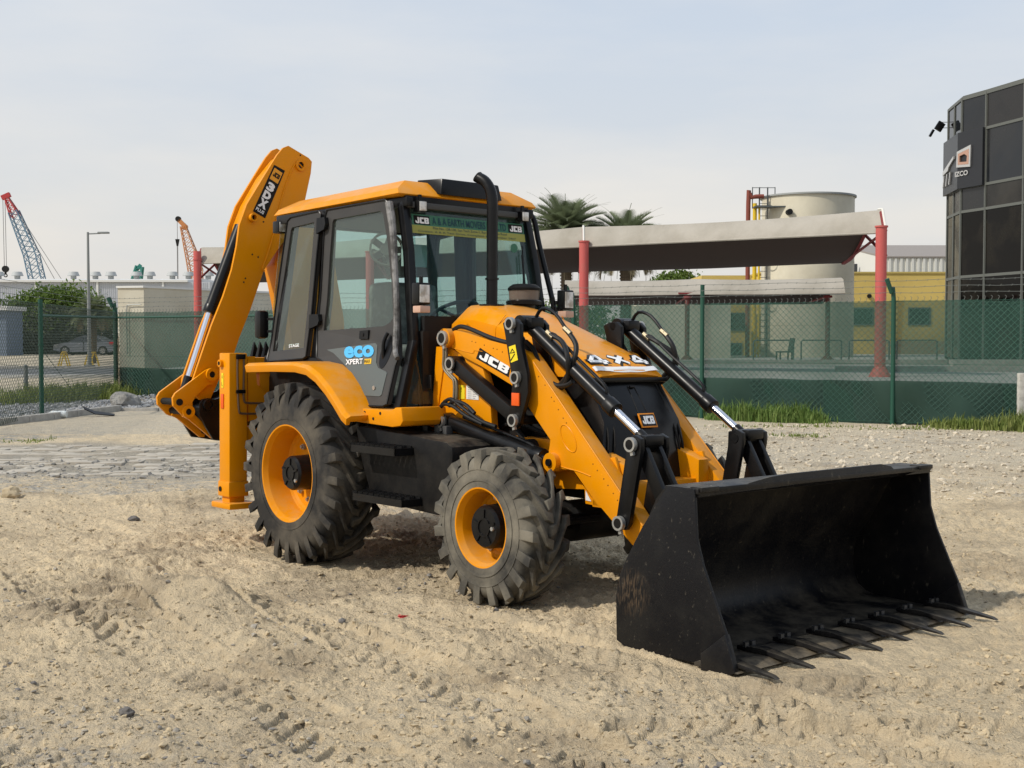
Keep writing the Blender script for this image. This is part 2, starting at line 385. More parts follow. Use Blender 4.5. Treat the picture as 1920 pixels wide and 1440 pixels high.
# --- loader tower
for s in (-1, 1):
    b = MB()
    b.prism([(1.191, 1.645), (1.594, 1.49), (1.67, 1.315), (1.695, 1.089), (1.797, 0.942), (1.909, 0.855), (1.599, 0.856), (1.331, 0.883), (1.12, 1.016), (1.094, 1.176)], 'y', s*.44, s*.50, .006)
    b.prism([(1.078, 1.638), (1.191, 1.638), (1.094, 1.176), (1.03, 1.166)], 'y', s*.34, s*.51, .004)
    b.build('loader_tower', YEL, M)
b = MB(); b.prism([(1.34, 1.367), (1.4, 1.368), (1.401, 1.27), (1.341, 1.269)], 'y', -.5035, -.5010); b.build('hazard_sticker', DECY, M)
b = MB(); b.prism([(1.418, 1.368), (1.554, 1.364), (1.555, 1.268), (1.419, 1.271)], 'y', -.5035, -.5010); o = b.build('instruction_sticker', mat('paper_sticker', (.72, .70, .66), .6), M)
b = MB()
for k in range(6):
    q = [(1.43, 1.361), (1.537, 1.267)]; x0, z1 = q[0]; x1, z0 = q[1]; z = z1 - (k+.6)*(z1-z0)/6.6
    b.box(x0+.008, (x0+x1)/2-.006, -.5050, -.5040, z-.004, z); b.box((x0+x1)/2+.006, x1-.010*(k % 3), -.5050, -.5040, z-.004, z)
b.build('sticker_print', mat('grey_print', (.30, .29, .30), .6), o)
text('warning_mark', '!', BLK, M, ([(1.353, 1.322)][0][0]+.006, -.5036, [(1.353, 1.322)][0][1]), (1, 0, 0), (0, 0, 1), .008, .03, ext=.001)
# --- loader arms, levers, rams (both sides)
ARM = [(1.198, 1.763), (1.333, 1.754), (1.471, 1.73), (1.703, 1.681), (1.904, 1.651), (2.088, 1.594), (2.141, 1.549), (2.359, 1.338), (2.969, 0.736), (3.182, 0.526), (3.07, 0.427), (2.707, 0.696), (2.537, 0.85), (2.424, 0.852), (2.343, 0.832), (2.282, 0.876), (2.302, 0.946), (2.316, 1.034), (2.118, 1.223), (1.994, 1.325), (1.928, 1.38), (1.63, 1.494), (1.419, 1.563), (1.279, 1.637), (1.199, 1.634), (1.13, 1.657), (1.098, 1.699), (1.13, 1.745)]
def pin(b, x, y0, y1, z, r): b.cyl((x, y0, z), (x, y1, z), r, seg=20)
PP = [(1.25, 1.698), (1.355, 1.517), (2.02, 1.788), (2.076, 1.433), (2.052, 1.151), (1.248, 1.108), (2.356, 0.893), (3.027, 0.577), (3.119, 1.054)]
(pvx, pvz), (lkx, lkz), (ltx, ltz), (lmx, lmz), (lbx, lbz), (rmx, rmz), (rex, rez), (alx, alz), (btx, btz) = PP
HOOKX, HOOKZ = [(3.315, 0.756)][0]
for s in (-1, 1):
    b = MB(); b.prism(ARM, 'y', s*.53, s*.415, .010)
    b.ring((rex, s*.57, rez), (0, -s, 0), .0, .062, .13, 22)
    b.ring((pvx, s*.575, pvz), (0, -s, 0), .03, .068, .20, 24)
    # raised oval and seam bead on the knee
    ex, ez = [(2.491, 1.053)][0]
    pts_ = []
    for k in range(25):
        a = 2*math.pi*k/24; u_, v_ = .10*math.cos(a), .052*math.sin(a); t_ = math.radians(-52)
        pts_.append((ex+u_*math.cos(t_)-v_*math.sin(t_), s*.531, ez+u_*math.sin(t_)+v_*math.cos(t_)))
    b.tube(pts_, .0032, seg=5, smooth=1)
    sm = [(2.302, 0.857), (2.388, 0.876), (2.473, 0.862), (2.586, 0.85), (2.696, 0.828)]; b.tube([(p[0], s*.531, p[1]) for p in sm], .004, seg=5)
    sm = [(1.291, 1.63), (1.513, 1.593), (1.542, 1.611), (1.63, 1.604)]; b.tube([(p[0], s*.531, p[1]) for p in sm], .003, seg=5)
    la = [(2.152, 1.539), (2.359, 1.338), (2.969, 0.736), (3.138, 0.569)]; b.tube([(p[0], s*.528, p[1]-.004) for p in la], .006, seg=6, smooth=1)
    lb = [(2.054, 1.559), (2.305, 1.334), (2.956, 0.725)]; 
    arm = b.build('loader_arm', YEL, M, 28)
    b = MB()
    for (x, z) in [(1.513, 1.674), (1.554, 1.667), (1.647, 1.648), (1.743, 1.626), (1.783, 1.619), (1.839, 1.601), (2.205, 1.442), (2.267, 1.387), (2.329, 1.31), (2.355, 1.286), (2.395, 1.233), (2.441, 1.18), (2.471, 1.151), (2.714, 0.906), (2.752, 0.869), (2.809, 0.821), (2.846, 0.784), (2.892, 0.739), (2.929, 0.7)]: b.cyl((x, s*.5295, z), (x, s*.5312, z), .0045, seg=6)
    b.build('arm_rivet', mat('rivet_dark', (.10, .035, .004), .6), arm)['kind'] = 'stuff'
    # black self-levelling lever plates
    LEV = [(1.982, 1.816), (2.057, 1.819), (2.1, 1.783), (2.107, 1.65), (2.176, 1.452), (2.183, 1.334), (2.105, 1.132), (2.069, 1.099), (2.02, 1.107), (1.998, 1.149), (2.029, 1.404), (1.95, 1.725), (1.928, 1.793)]
    b = MB(); b.prism(LEV, 'y', s*.605, s*.572, .004); b.build('lever_plate', BLK, M)
    b = MB(); b.prism(LEV, 'y', s*.372, s*.34, .004); b.build('lever_plate', BLK, M)
    b = MB(); b.bar((lkx, s*.55, lkz), (lbx, s*.55, lbz), .095, .075, bev=.010)
    b.cyl((lkx, s*.50, lkz), (lkx, s*.60, lkz), .055); b.build('levelling_link', BLK, M)
    # pins with light grease collars
    for (x, z, yo, r_) in ((pvx, pvz, .60, .052), (lkx, lkz, .615, .046), (ltx, ltz, .635, .042), (lmx, lmz, .635, .042), (lbx, lbz, .635, .042), (rmx, rmz, .62, .046), (alx, alz, .635, .044), (btx, btz, .635, .044), (rex, rez, .590, .034)):
        b = MB(); pin(b, x, s*.34, s*(yo-.004), z, r_*.70); o = b.build('pivot_pin', BLK2, M)
        if (x, z) != (rex, rez):
            b = MB(); b.ring((x, s*(yo-.030), z), (0, s, 0), r_*.70, r_, .028, 24); b.bar((x+.2*r_, s*(yo-.02), z-r_*.9), (x+.35*r_, s*(yo-.02), z-r_*1.45), .022, .02); b.build('pin_collar', STL, o)
    # lift ram
    d_ = Vector((rex-rmx, 0, rez-rmz)); L = d_.length; d_.normalize(); p0 = Vector((rmx, s*.53, rmz)); p1 = Vector((rex, s*.53, rez))
    b = MB(); b.cyl(p0, p0+d_*(L-.16), .052, seg=26); b.cyl(p0+d_*(L-.20), p0+d_*(L-.10), .060, seg=26, bev=.006); b.cyl((rmx, s*.48, rmz), (rmx, s*.59, rmz), .062)
    b.tube([p0+d_*.18+Vector((0, 0, .07)), p0+d_*.4+Vector((0, -s*-.02, .075)), p0+d_*(L-.3)+Vector((0, 0, .065)), p0+d_*(L-.18)+Vector((0, 0, .05))], .012)
    ram = b.build('lift_ram', BLK, M)
    b = MB(); b.cyl(p0+d_*(L-.12), p1, .028); b.build('ram_rod', CHR, ram)
    # bucket ram
    A = Vector((ltx, s*.46, ltz)); Bp = Vector((btx, s*.46, btz)); d_ = (Bp-A); L = d_.length; d_.normalize(); n_ = Vector((-d_.z, 0, d_.x)); n_ = n_ if n_.z > 0 else -n_
    b = MB(); b.cyl(A+d_*.06, A+d_*(L-.36), .045, seg=26); b.cyl(A+d_*(L-.42), A+d_*(L-.335), .053, seg=26, bev=.005); b.cyl(A-Vector((0, s*.08, 0)), A+Vector((0, s*.08, 0)), .058)
    b.box(A.x-.055, A.x+.10, A.y-.06, A.y+.06, A.z-.03, A.z+.045, .02)
    ram = b.build('bucket_ram', BLK, M)
    b = MB(); b.cyl(A+d_*(L-.34), Bp-d_*.06, .026, seg=24); b.build('ram_rod', CHR, ram)
    b = MB(); b.cyl(Bp-d_*.10, Bp, .035); b.cyl(Bp-Vector((0, s*.08, 0)), Bp+Vector((0, s*.08, 0)), .052); b.build('rod_eye', BLK, ram)
    # hard pipe along the ram and the two looping hoses
    b = MB()
    b.tube([A+d_*.22+n_*.05, A+d_*.26+n_*.085, A+d_*.5+n_*.078, A+d_*(L-.52)+n_*.075, A+d_*(L-.46)+n_*.045], .011)
    b.tube([A+d_*.04+n_*.06, A+d_*.06+n_*.16, A+d_*.18+n_*.20, A+d_*.34+n_*.17], .012)
    b.build('hydraulic_pipe', BLK, ram)
    b = MB()
    b.tube([A+d_*.34+n_*.17, A+d_*.46+n_*.14, A+d_*.52+n_*.05+Vector((0, s*.02, 0)), A+d_*.50-n_*.10, A+d_*.44-n_*.22, A+d_*.30-n_*.20, A+d_*.05-n_*.12], .017, smooth=5)
    b.tube([A+d_*.22+n_*.06, A+d_*.34+n_*.085, A+d_*.50+n_*.06+Vector((0, s*.06, 0)), A+d_*.52-n_*.12, A+d_*.34-n_*.24, A+d_*.20-n_*.18, A+d_*.0-n_*.11], .017, smooth=5)
    b.build('hydraulic_hose', RUB, ram)
    for q in (A+d_*.345+n_*.17, A+d_*.22+n_*.06): b = MB(); b.cyl(q-d_*.035, q+d_*.035, .018, seg=6); b.build('hose_fitting', mat('brass_fitting', (.20, .17, .11), .45, metal=.5), ram)
    # bucket link
    LK = [(3.066, 1.093), (3.131, 1.112), (3.183, 1.09), (3.184, 1.02), (3.093, 0.584), (3.067, 0.539), (3.014, 0.534), (2.978, 0.565), (2.991, 0.621), (3.063, 0.997)]
    b = MB(); b.prism(LK, 'y', s*.60, s*.565, .004); b.build('tipping_lever', BLK, M)
    b = MB(); b.prism(LK, 'y', s*.375, s*.345, .004); b.build('tipping_lever', BLK, M)
    b = MB()
    for yy in (.535, .42): b.bar((btx, s*yy, btz), (HOOKX, s*yy, HOOKZ-.04), .085, .035, bev=.006)
    b.box(btx-.03, btx+.07, s*.56 if s < 0 else s*.40, s*.40 if s < 0 else s*.56, btz-.01, btz+.055, .015)
    b.build('bucket_link', BLK, M)
    if s < 0:
        # JCB lettering on the upper arm
        q = [(1.601, 1.63), (1.922, 1.494), (1.906, 1.433), (1.56, 1.556)]
        o = MB().prism(q, 'y', -.5325, -.5305).build('name_plate', BLK2, arm)
        a0, a1 = Vector((q[3][0], 0, q[3][1])), Vector((q[2][0], 0, q[2][1])); X = (a1-a0).normalized(); c0, c1 = Vector((q[0][0], 0, q[0][1])), Vector((q[1][0], 0, q[1][1]))
        up_ = (c0-a0).normalized()
        JCB = {  # block letters on a 3x5 grid, drawn as outlines
          'J': [[(.25,.0),(1.75,.0),(2.1,.45),(2.1,5),(1.0,5),(1.0,1.3),(.15,1.3),(.15,2.2),(-.55,2.2),(-.55,.6)]],
          'C': [[(.4,0),(3,0),(3,1.4),(1.35,1.4),(1.35,3.6),(3,3.6),(3,5),(.4,5),(0,4.5),(0,.5)]],
          'B': [[(0,0),(2.8,0),(3.2,.5),(3.2,2.1),(2.9,2.5),(3.2,2.9),(3.2,4.5),(2.8,5),(0,5)],[(1.2,1.2),(1.2,2.0),(2.1,2.0),(2.1,1.2)],[(1.2,3.0),(1.2,3.8),(2.1,3.8),(2.1,3.0)]]}
        def jcb(name, m, parent, O, X, U, wid, hei, off, ext):
            """off: unit normal * distance"""
            bb = MB(); cx_ = .75
            tot = 2.1+.75+.35+3+.35+3.2
            for ch, adv in (('J', 2.1+.35), ('C', 3.35), ('B', 3.2)):
                L_ = JCB[ch]
                f_ = lambda v: tuple(O + X*(v[0]/tot*wid) + U*(v[1]/5*hei) + off + off.normalized()*v[2])
                sh = [[(p[0]+cx_, p[1]) for p in l] for l in L_]
                bb.prism(sh[0], 'z', 0, ext, hole=sh[1:] or None, fn=f_)
                cx_ += adv
            return bb.build(name, m, parent, smooth=False)
        w_ = (a1-a0).length; h_ = ((c0-a0).length)
        jcb('brand_lettering', WHT, arm, Vector((q[3][0], -.53, q[3][1]))+X*w_*.06+up_*h_*.16, X, up_, w_*.88, h_*.68, Vector((0, -.003, 0)), .002)
        b = MB(); q2 = [(1.994, 1.636), (2.059, 1.65), (2.086, 1.549), (2.017, 1.53)]; b.prism(q2, 'y', -.6075, -.6055); st = b.build('warning_sticker', DECY, M)
        (ax_, az_), (bx_, bz_) = [(2.006, 1.59), (2.059, 1.601)]; b = MB()
        b.prism([(ax_, az_), (bx_, bz_-.004), ((ax_+bx_)/2-.003, az_+.035)], 'y', -.6090, -.6078, hole=[[(ax_+.010, az_+.004), (bx_-.010, bz_+.002), ((ax_+bx_)/2-.003, az_+.024)]])
        b.bar((ax_+.01, -.6085, az_-.045), (bx_-.004, -.6085, bz_-.012), .008, .0012); b.build('warning_print', BLK, st)
        b = MB(); b.prism([(2.035, 1.333), (2.109, 1.332), (2.11, 1.248), (2.035, 1.249)], 'y', -.618, -.6055, .003); b.build('side_reflector', ORG, M)
        b = MB(); b.prism([(2.547, 0.719), (2.596, 0.655), (2.547, 0.657)], 'y', -.430, -.427); b.build('warning_triangle', WHT, M)
b = MB()                                                       # cross tube between the arms
b.cyl(([(2.722, 0.872)][0][0], -.40, .70), ([(2.722, 0.872)][0][0], .40, .70), .075); b.build('cross_tube', YEL, M)
# hydraulic hoses by the pivot
b = MB()
for k, dx in enumerate((0, .028)):
    q = [(1.194, 1.645), (1.195, 1.569), (1.195, 1.486), (1.27, 1.426), (1.313, 1.393), (1.314, 1.28), (1.296, 1.216)]; b.tube([(p[0]+dx, -.53, p[1]) for p in q], .011)
b.build('steel_pipe', mat('dull_pipe', (.22, .19, .14), .45, metal=.6), M)
b = MB()
for q in ([(1.224, 1.184), (1.286, 1.231), (1.395, 1.22), (1.544, 1.159), (1.718, 1.112)], [(1.213, 1.07), (1.249, 1.207), (1.365, 1.271), (1.503, 1.213), (1.689, 1.136), (1.859, 1.1)], [(1.347, 1.218), (1.395, 1.257), (1.526, 1.239), (1.632, 1.181)]):
    b.tube(Y3(q, -.60), .014, smooth=4)
b.tube(Y3([(1.294, 1.757), (1.366, 1.779), (1.474, 1.762), (1.69, 1.702), (1.831, 1.672), (1.968, 1.654)], -.52), .016, smooth=4)
b.tube(Y3([(2.01, 1.672), (2.085, 1.619), (2.138, 1.531), (2.201, 1.445), (2.305, 1.388), (2.406, 1.39), (2.465, 1.415)], -.47), .016, smooth=4)
b.tube(Y3([(2.021, 1.619), (2.075, 1.559), (2.128, 1.461), (2.212, 1.386), (2.325, 1.367), (2.425, 1.424), (2.434, 1.5)], -.45), .016, smooth=4)
b.build('hydraulic_hose', RUB, M)
b = MB(); b.box(*[v for v in ([(1.2, 1.069), (1.275, 1.054)][0][0], [(1.2, 1.069), (1.275, 1.054)][0][0]+.05, -.62, -.56, 1.0, 1.09)], .006); b.box([(1.262, 1.072)][0][0]+.03, [(1.262, 1.072)][0][0]+.08, -.62, -.56, 1.0, 1.08, .006); b.build('valve_block', mat('valve_grey', (.10, .10, .10), .5, metal=.5), M)
# --- bonnet: lofted shell
st = [ # x, half width, z of side foot, shoulder z, crown edge half width, crown z
 (1.04, .345, 1.55, 1.800, .215, 1.905), (1.12, .350, 1.53, 1.835, .235, 1.945), (1.30, .350, 1.50, 1.830, .245, 1.935), (1.55, .350, 1.46, 1.785, .25, 1.870),
 (1.90, .352, 1.44, 1.680, .262, 1.742), (2.20, .355, 1.44, 1.580, .280, 1.628), (2.38, .356, 1.44, 1.515, .295, 1.556), (2.47, .350, 1.438, 1.476, .295, 1.512), (2.515, .340, 1.436, 1.452, .290, 1.476), (2.53, .330, 1.436, 1.442, .285, 1.448)]
vs, fs = [], []
for (x, w_, z0, zs, wc, zc) in st:
    pr = [(-w_, z0), (-w_, zs-.03), (-w_*.985, zs), (-wc-.02, zc-.022), (-wc+.015, zc-.004), (-wc*.5, zc+.008), (0, zc+.012)]
    pr += [(-p[0], p[1]) for p in pr[-2::-1]]
    # front rounds in plan
    for (y, z) in pr: vs.append((x - (abs(y)/.35)**3*.03*(x > 2.3), y, z))
n = 13
for k in range(len(st)-1):
    for q in range(n-1): fs.append((k*n+q, k*n+q+1, (k+1)*n+q+1, (k+1)*n+q))
fs.append(tuple(range(n))); fs.append(tuple(range((len(st)-1)*n, len(st)*n)))
fs += [(k*n, (k+1)*n, (k+1)*n+n-1, k*n+n-1) for k in range(len(st)-1)]
BON = MB().raw(vs, fs).build('bonnet', YEL, M, 30)
b = MB()
for s in (-1, 1): b.tube([(1.56, s*.352, 1.47), (1.55, s*.351, 1.74), (1.56, s*.33, 1.795), (1.57, s*.27, 1.866)], .004, seg=5, smooth=4)
b.build('bonnet_seam', YEL2, BON)
b = MB(); b.box(2.30, 2.53, -.35, .35, 1.405, 1.438, .01); b.build('bonnet_seal', BLK, M)
# 4x4 band across the bonnet nose
def bz(x, y):  # bonnet height at x
    for k in range(len(st)-1):
        if st[k][0] <= x <= st[k+1][0]:
            t = (x-st[k][0])/(st[k+1][0]-st[k][0]); wc = st[k][4]*(1-t)+st[k+1][4]*t; zc = st[k][5]*(1-t)+st[k+1][5]*t; zs = st[k][3]*(1-t)+st[k+1][3]*t; w_ = st[k][1]*(1-t)+st[k+1][1]*t
            a = abs(y)
            if a < wc-.015: return zc+.012-.016*(a/wc)
            return zc-.004-(a-wc+.015)/(w_-wc+.015)*(zc-.004-zs)
    return st[-1][5]
def drape(name, shapes, m, z_, xs, ys):
    """shapes given in (across, along) drawing units, laid on the bonnet"""
    bb = MB()
    for sh in shapes:
        vs = []; n = len(sh)
        for (a, c) in sh: x, y = xs(c, a), ys(a); vs.append((x, y, bz(x, y)+z_))
        bb.raw(vs, [tuple(range(n))])
    return bb.build(name, m, BON, smooth=False)
xs = lambda c, a: 2.505 - c*.01 - (a/33.)**2*.03
ys = lambda a: a*.01
def seg(a0, c0, a1, c1, w_):   # stroke as fine strips so that it follows the bonnet
    out = []; L = math.hypot(a1-a0, c1-c0); nx, ny = -(c1-c0)/L*w_/2, (a1-a0)/L*w_/2; k_ = max(2, int(L/2))
    for i in range(k_):
        t0, t1 = i/k_, (i+1)/k_; p = (a0+(a1-a0)*t0, c0+(c1-c0)*t0); q = (a0+(a1-a0)*t1, c0+(c1-c0)*t1)
        out.append([(p[0]+nx, p[1]+ny), (q[0]+nx, q[1]+ny), (q[0]-nx, q[1]-ny), (p[0]-nx, p[1]-ny)])
    return out
def glyphs(w_, ext):
    S_ = []
    for a0 in (-27, 13):
        S_ += seg(a0-ext, 7.5, a0+15+ext, 7.5, w_) + seg(a0+1, 7.5, a0+9, 15+ext, w_*.8) + seg(a0+11, 4.0-ext, a0+11, 16.5+ext, w_)
    S_ += seg(-6, 4.5-ext*.5, 6, 14+ext*.5, w_) + seg(-6, 14+ext*.5, 6, 4.5-ext*.5, w_)
    return S_
drape('lettering_outline', glyphs(6.4, 1.6), BLK2, .003, xs, ys)
drape('drive_lettering', glyphs(3.3, .2), WHT, .006, xs, ys)
drape('white_band', [[(a, c), (a+2, c), (a+2, c+1.7), (a, c+1.7)] for a in range(-30, 30, 2) for c in (-2.0, -.3)], WHT, .004, xs, ys)
# grille
GP = [(-.335, 1.41), (-.35, 1.15), (-.42, .90), (-.40, .80), (.40, .80), (.42, .90), (.35, 1.15), (.335, 1.41)]
def gf(v):  # the grille leans back towards the top
    return (2.50 + (1.41-v[2])*.70 - max(0, 1.17-v[2])*.55 - (abs(v[1])/.42)**2*.05 + v[0], v[1], v[2])
b = MB()
vs, fs = [], []
rows = [(1.41, .335), (1.30, .34), (1.15, .355), (1.0, .385), (.90, .40), (.80, .36), (.68, .30)]; m_ = 13
for (z, hw) in rows:
    for i in range(m_):
        y = -hw + 2*hw*i/(m_-1); vs.append(gf((0.0, y, z)))
for (z, hw) in rows:
    for i in range(m_):
        y = -hw + 2*hw*i/(m_-1); g_ = gf((0, y, z)); vs.append((g_[0]-.25, y, z))
nr = len(rows); off = nr*m_
for k in range(nr-1):
    for i in range(m_-1): fs.append((k*m_+i, k*m_+i+1, (k+1)*m_+i+1, (k+1)*m_+i)); fs.append((off+k*m_+i, off+k*m_+i+1, off+(k+1)*m_+i+1, off+(k+1)*m_+i))
for k in range(nr-1):
    for i in (0, m_-1): fs.append((k*m_+i, (k+1)*m_+i, off+(k+1)*m_+i, off+k*m_+i))
for k in (0, nr-1):
    for i in range(m_-1): fs.append((k*m_+i, k*m_+i+1, off+k*m_+i+1, off+k*m_+i))
GR = b.raw(vs, fs).build('grille', BLK, M, 30)
b = MB()
for s in (-1, 1):
    b.tube([gf((.004, s*.27, 1.39)), gf((.004, s*.285, 1.1)), gf((.004, s*.33, .86))], .007, seg=6)
    b.tube([gf((.004, s*.31, 1.39)), gf((.004, s*.335, 1.1)), gf((.004, s*.37, .88))], .007, seg=6)
    b.tube([gf((.003, s*.03, 1.38)), gf((.003, s*.045, 1.15))], .003, seg=5)
b.tube([gf((.01, -.02, 1.375)), gf((.01, .02, 1.375))], .009, seg=6)
b.build('grille_rib', BLK2, GR)
b = MB(); q0, q1 = gf((.006, -.062, 1.115)), gf((.006, .062, 1.205)); zt, zb = 1.215, 1.105
lean = Vector((-.45, 0, 1)).normalized(); nrm = Vector((0, 1, 0)).cross(lean).normalized(); nrm = nrm if nrm.x > 0 else -nrm
O = Vector(gf((.010, 0, 1.16)))
b.bar(O-Vector((0, .075, 0)), O+Vector((0, .075, 0)), .10, .008, up=nrm, bev=.002); bd = b.build('grille_badge', mat('badge_orange', (.72, .24, .01), .4), GR)
b = MB(); b.bar(O-Vector((0, .065, 0))+nrm*.004, O+Vector((0, .065, 0))+nrm*.004, .080, .005, up=nrm); b.build('badge_plate', BLK, GR)
jcb('badge_lettering', WHT, GR, O-Vector((0, .058, 0))-lean*.028, Vector((0, 1, 0)), lean, .112, .056, nrm*.0075, .002)
# yellow guard beside and below the grille
for s in (-1, 1):
    b = MB(); b.prism([(2.60, .92), (2.80, .95), (2.86, .80), (2.88, .62), (2.60, .62)], 'y', s*.425, s*.40, .008)
    b.raw([(2.78, s*.42, .90), (2.87, s*.42, .58), (2.87, s*.24, .58), (2.84, s*.29, .74), (2.78, s*.385, .92), (2.72, s*.42, .90), (2.80, s*.42, .58), (2.80, s*.24, .58), (2.78, s*.29, .74), (2.72, s*.385, .92)],
          [(0,1,2,3,4), (5,6,7,8,9), (0,1,6,5), (1,2,7,6), (2,3,8,7), (3,4,9,8), (4,0,5,9)], .004)
    b.build('front_guard', YEL, M)
# exhaust, air cleaner
b = MB(); ex, ey = 1.235, -.12
b.tube([(ex, ey, 1.90), (ex, ey, 2.2), (ex, ey, 2.5), (ex, ey, 2.68), (ex-.015, ey-.005, 2.78), (ex-.06, ey-.02, 2.85), (ex-.12, ey-.04, 2.885)], .041, seg=18, smooth=4)
b.ring((ex, ey, 2.13), (0, 0, 1), .045, .051, .012)
EXH = b.build('exhaust_stack', BLK, M)
b = MB(); b.cyl((ex-.116, ey-.038, 2.883), (ex-.124, ey-.042, 2.8905), .043, seg=18); b.build('exhaust_opening', DRK, EXH)
b = MB(); b.ring((ex, ey, 1.938), (0, 0, 1), .055, .092, .012, 28); b.cyl((ex, ey, 1.90), (ex, ey, 1.949), .075, seg=28); b.build('exhaust_collar', DRK, BON)
ax_, ay_ = 1.16, .26
b = MB(); b.lathe([(1.84, .06), (1.90, .075), (1.955, .085), (1.96, .135), (1.985, .137), (1.995, .118)], (ax_, ay_, 0), 36, 'z'); AC = b.build('air_precleaner', BLK, M)
b = MB(); b.lathe([(1.99, .112), (2.07, .118)], (ax_, ay_, 0), 36, 'z'); b.build('dust_bowl', SMK, AC)
b = MB(); b.lathe([(2.066, .122), (2.085, .124), (2.10, .11), (2.115, .085), (2.116, .001)], (ax_, ay_, 0), 36, 'z'); b.build('precleaner_cap', BLK2, AC)
# --- diesel tank, steps
TK = [(0.772, 1.051), (0.853, 1.063), (1.711, 0.941), (1.757, 0.887), (1.713, 0.529), (0.855, 0.547), (0.786, 0.868)]
b = MB(); b.box(.85, 1.68, .42, .88, .52, 1.02, .03); b.build('battery_box', BLK2, M)
b = MB(); b.prism([(.62, 1.055), (.80, 1.058), (1.70, 1.0), (1.76, .97), (1.77, .92), (1.72, .54), (1.60, .50), (.90, .53), (.80, .60), (.70, .80)], 'y', -.90, -.42, .022)
TNK = b.build('diesel_tank', BLK2, M)
b = MB(); fx, fy = [(1.094, -0.61)][0]
b.cyl((fx, fy, 1.015), (fx, fy, 1.035), .085); b.cyl((fx, fy, 1.03), (fx, fy, 1.13), .030); b.cyl((fx, fy, 1.12), (fx, fy, 1.155), .045, bev=.006); b.box(fx-.075, fx-.04, fy-.03, fy, 1.05, 1.10, .004); b.build('filler_cap', BLK, TNK)
def step(x0, x1, z, yo, yi):
    b = MB(); b.box(x0, x1, yo, yo+.012, z-.05, z); b.box(x0, x1, yi-.012, yi, z-.05, z); b.box(x0, x0+.012, yo, yi, z-.05, z); b.box(x1-.012, x1, yo, yi, z-.05, z)
    n = 9
    for i in range(n):
        for r_ in range(4):
            xa = x0+(x1-x0)*(i+.5*(r_ % 2))/n; ya = yo+(yi-yo)*(r_+.5)/4
            b.prism([(xa, ya-.02), (xa+.025, ya), (xa, ya+.02), (xa-.025, ya)], 'z', z-.01, z+.014, hole=[[(xa, ya-.012), (xa-.016, ya), (xa, ya+.012), (xa+.016, ya)]])
    b.build('step', BLK, M)
step(.80, 1.34, .94, -1.06, -.90); step(.84, 1.44, .60, -1.07, -.89)
b = MB(); b.box(.95, 1.30, -.35, .35, 1.18, 1.30); b.box(.98, 1.03, -.58, .58, 1.15, 1.86); b.build('firewall', DRK, M)
b = MB(); q = [(1.008, 1.433), (1.085, 1.435), (1.086, 1.335), (1.009, 1.341)]; b.prism(q, 'y', -.56, -.557); b.box(.98, 1.04, -.60, -.55, 1.18, 1.75); b.build('fuse_panel', mat('panel_dark', (.012, .011, .01), .6), M)
# --- rear wings (fenders)
def fender(s):
    outer = [(-.635, 1.445), (-.625, 1.490), (-.55, 1.510), (.05, 1.525), (.28, 1.515), (.42, 1.46), (.53, 1.37), (.66, 1.24), (.80, 1.10), (.84, 1.06), (.96, 1.07)]
    # the wing as a bent sheet, deep enough to reach the cab
    LP = [(-0.61, 1.432), (-0.202, 1.442), (0.128, 1.443), (0.294, 1.422), (0.426, 1.377), (0.549, 1.299), (0.655, 1.214), (0.753, 1.126), (0.808, 1.098)]; path = [(p[0]+(0 if i < 3 else .022*(i-2)/2 if i < 5 else .045), p[1]+(.062 if i < 4 else .05 if i < 5 else .035)) for i, p in enumerate(LP)]
    b = MB(); vs = []; T = .035; yo, yi = 1.115, .80; n = len(path)
    for i, (x, z) in enumerate(path):
        tx, tz = path[min(i+1, n-1)][0]-path[max(i-1, 0)][0], path[min(i+1, n-1)][1]-path[max(i-1, 0)][1]; L = math.hypot(tx, tz); nx, nz = -tz/L, tx/L
        lip = .062
        vs += [(x-nx*(lip-.0), s*yo, z-nz*lip), (x-nx*.01, s*(yo+.012), z-nz*.01), (x+nx*.012, s*(yo-.02), z+nz*.012), (x+nx*.02, s*yi, z+nz*.02), (x-nx*T, s*yi, z-nz*T), (x-nx*T, s*(yo-.03), z-nz*T), (x-nx*lip, s*(yo-.03), z-nz*lip)]
    m = 7; fs = []
    for k in range(n-1):
        for q in range(m): fs.append((k*m+q, k*m+(q+1) % m, (k+1)*m+(q+1) % m, (k+1)*m+q))
    fs += [tuple(range(m)), tuple(range((n-1)*m, n*m))]
    b.raw(vs, fs, .004)
    b.build('rear_wing', YEL, M, 40)
fender(-1); fender(1)
# rail on rear of machine under the wings: inner dark arch
for s in (-1, 1): b = MB(); b.prism([(-.9, .95), (.9, .95), (.66, 1.12), (.40, 1.38), (.15, 1.46), (-.62, 1.44), (-.9, 1.44)], 'y', s*.735, s*.60, .004); b.build('wheel_arch', BLK2, M)
# --- cab floor sill, yellow
b = MB()
SL = [(0.695, 1.192), (1.152, 1.194), (1.19, 1.214), (1.26, 1.216), (1.279, 1.122), (1.248, 1.087), (1.153, 1.075), (0.709, 1.092)]
for s in (-1, 1): b = MB(); b.prism(SL, 'y', s*.95, s*.56, .012); b.build('cab_sill', YEL, M)
b = MB()
for q in [(0.818, 1.166), (1.011, 1.166), (0.925, 1.125)]: b.cyl((q[0], -.953, q[1]), (q[0], -.947, q[1]), .011, seg=12)
b.build('drain_hole', DRK, M)
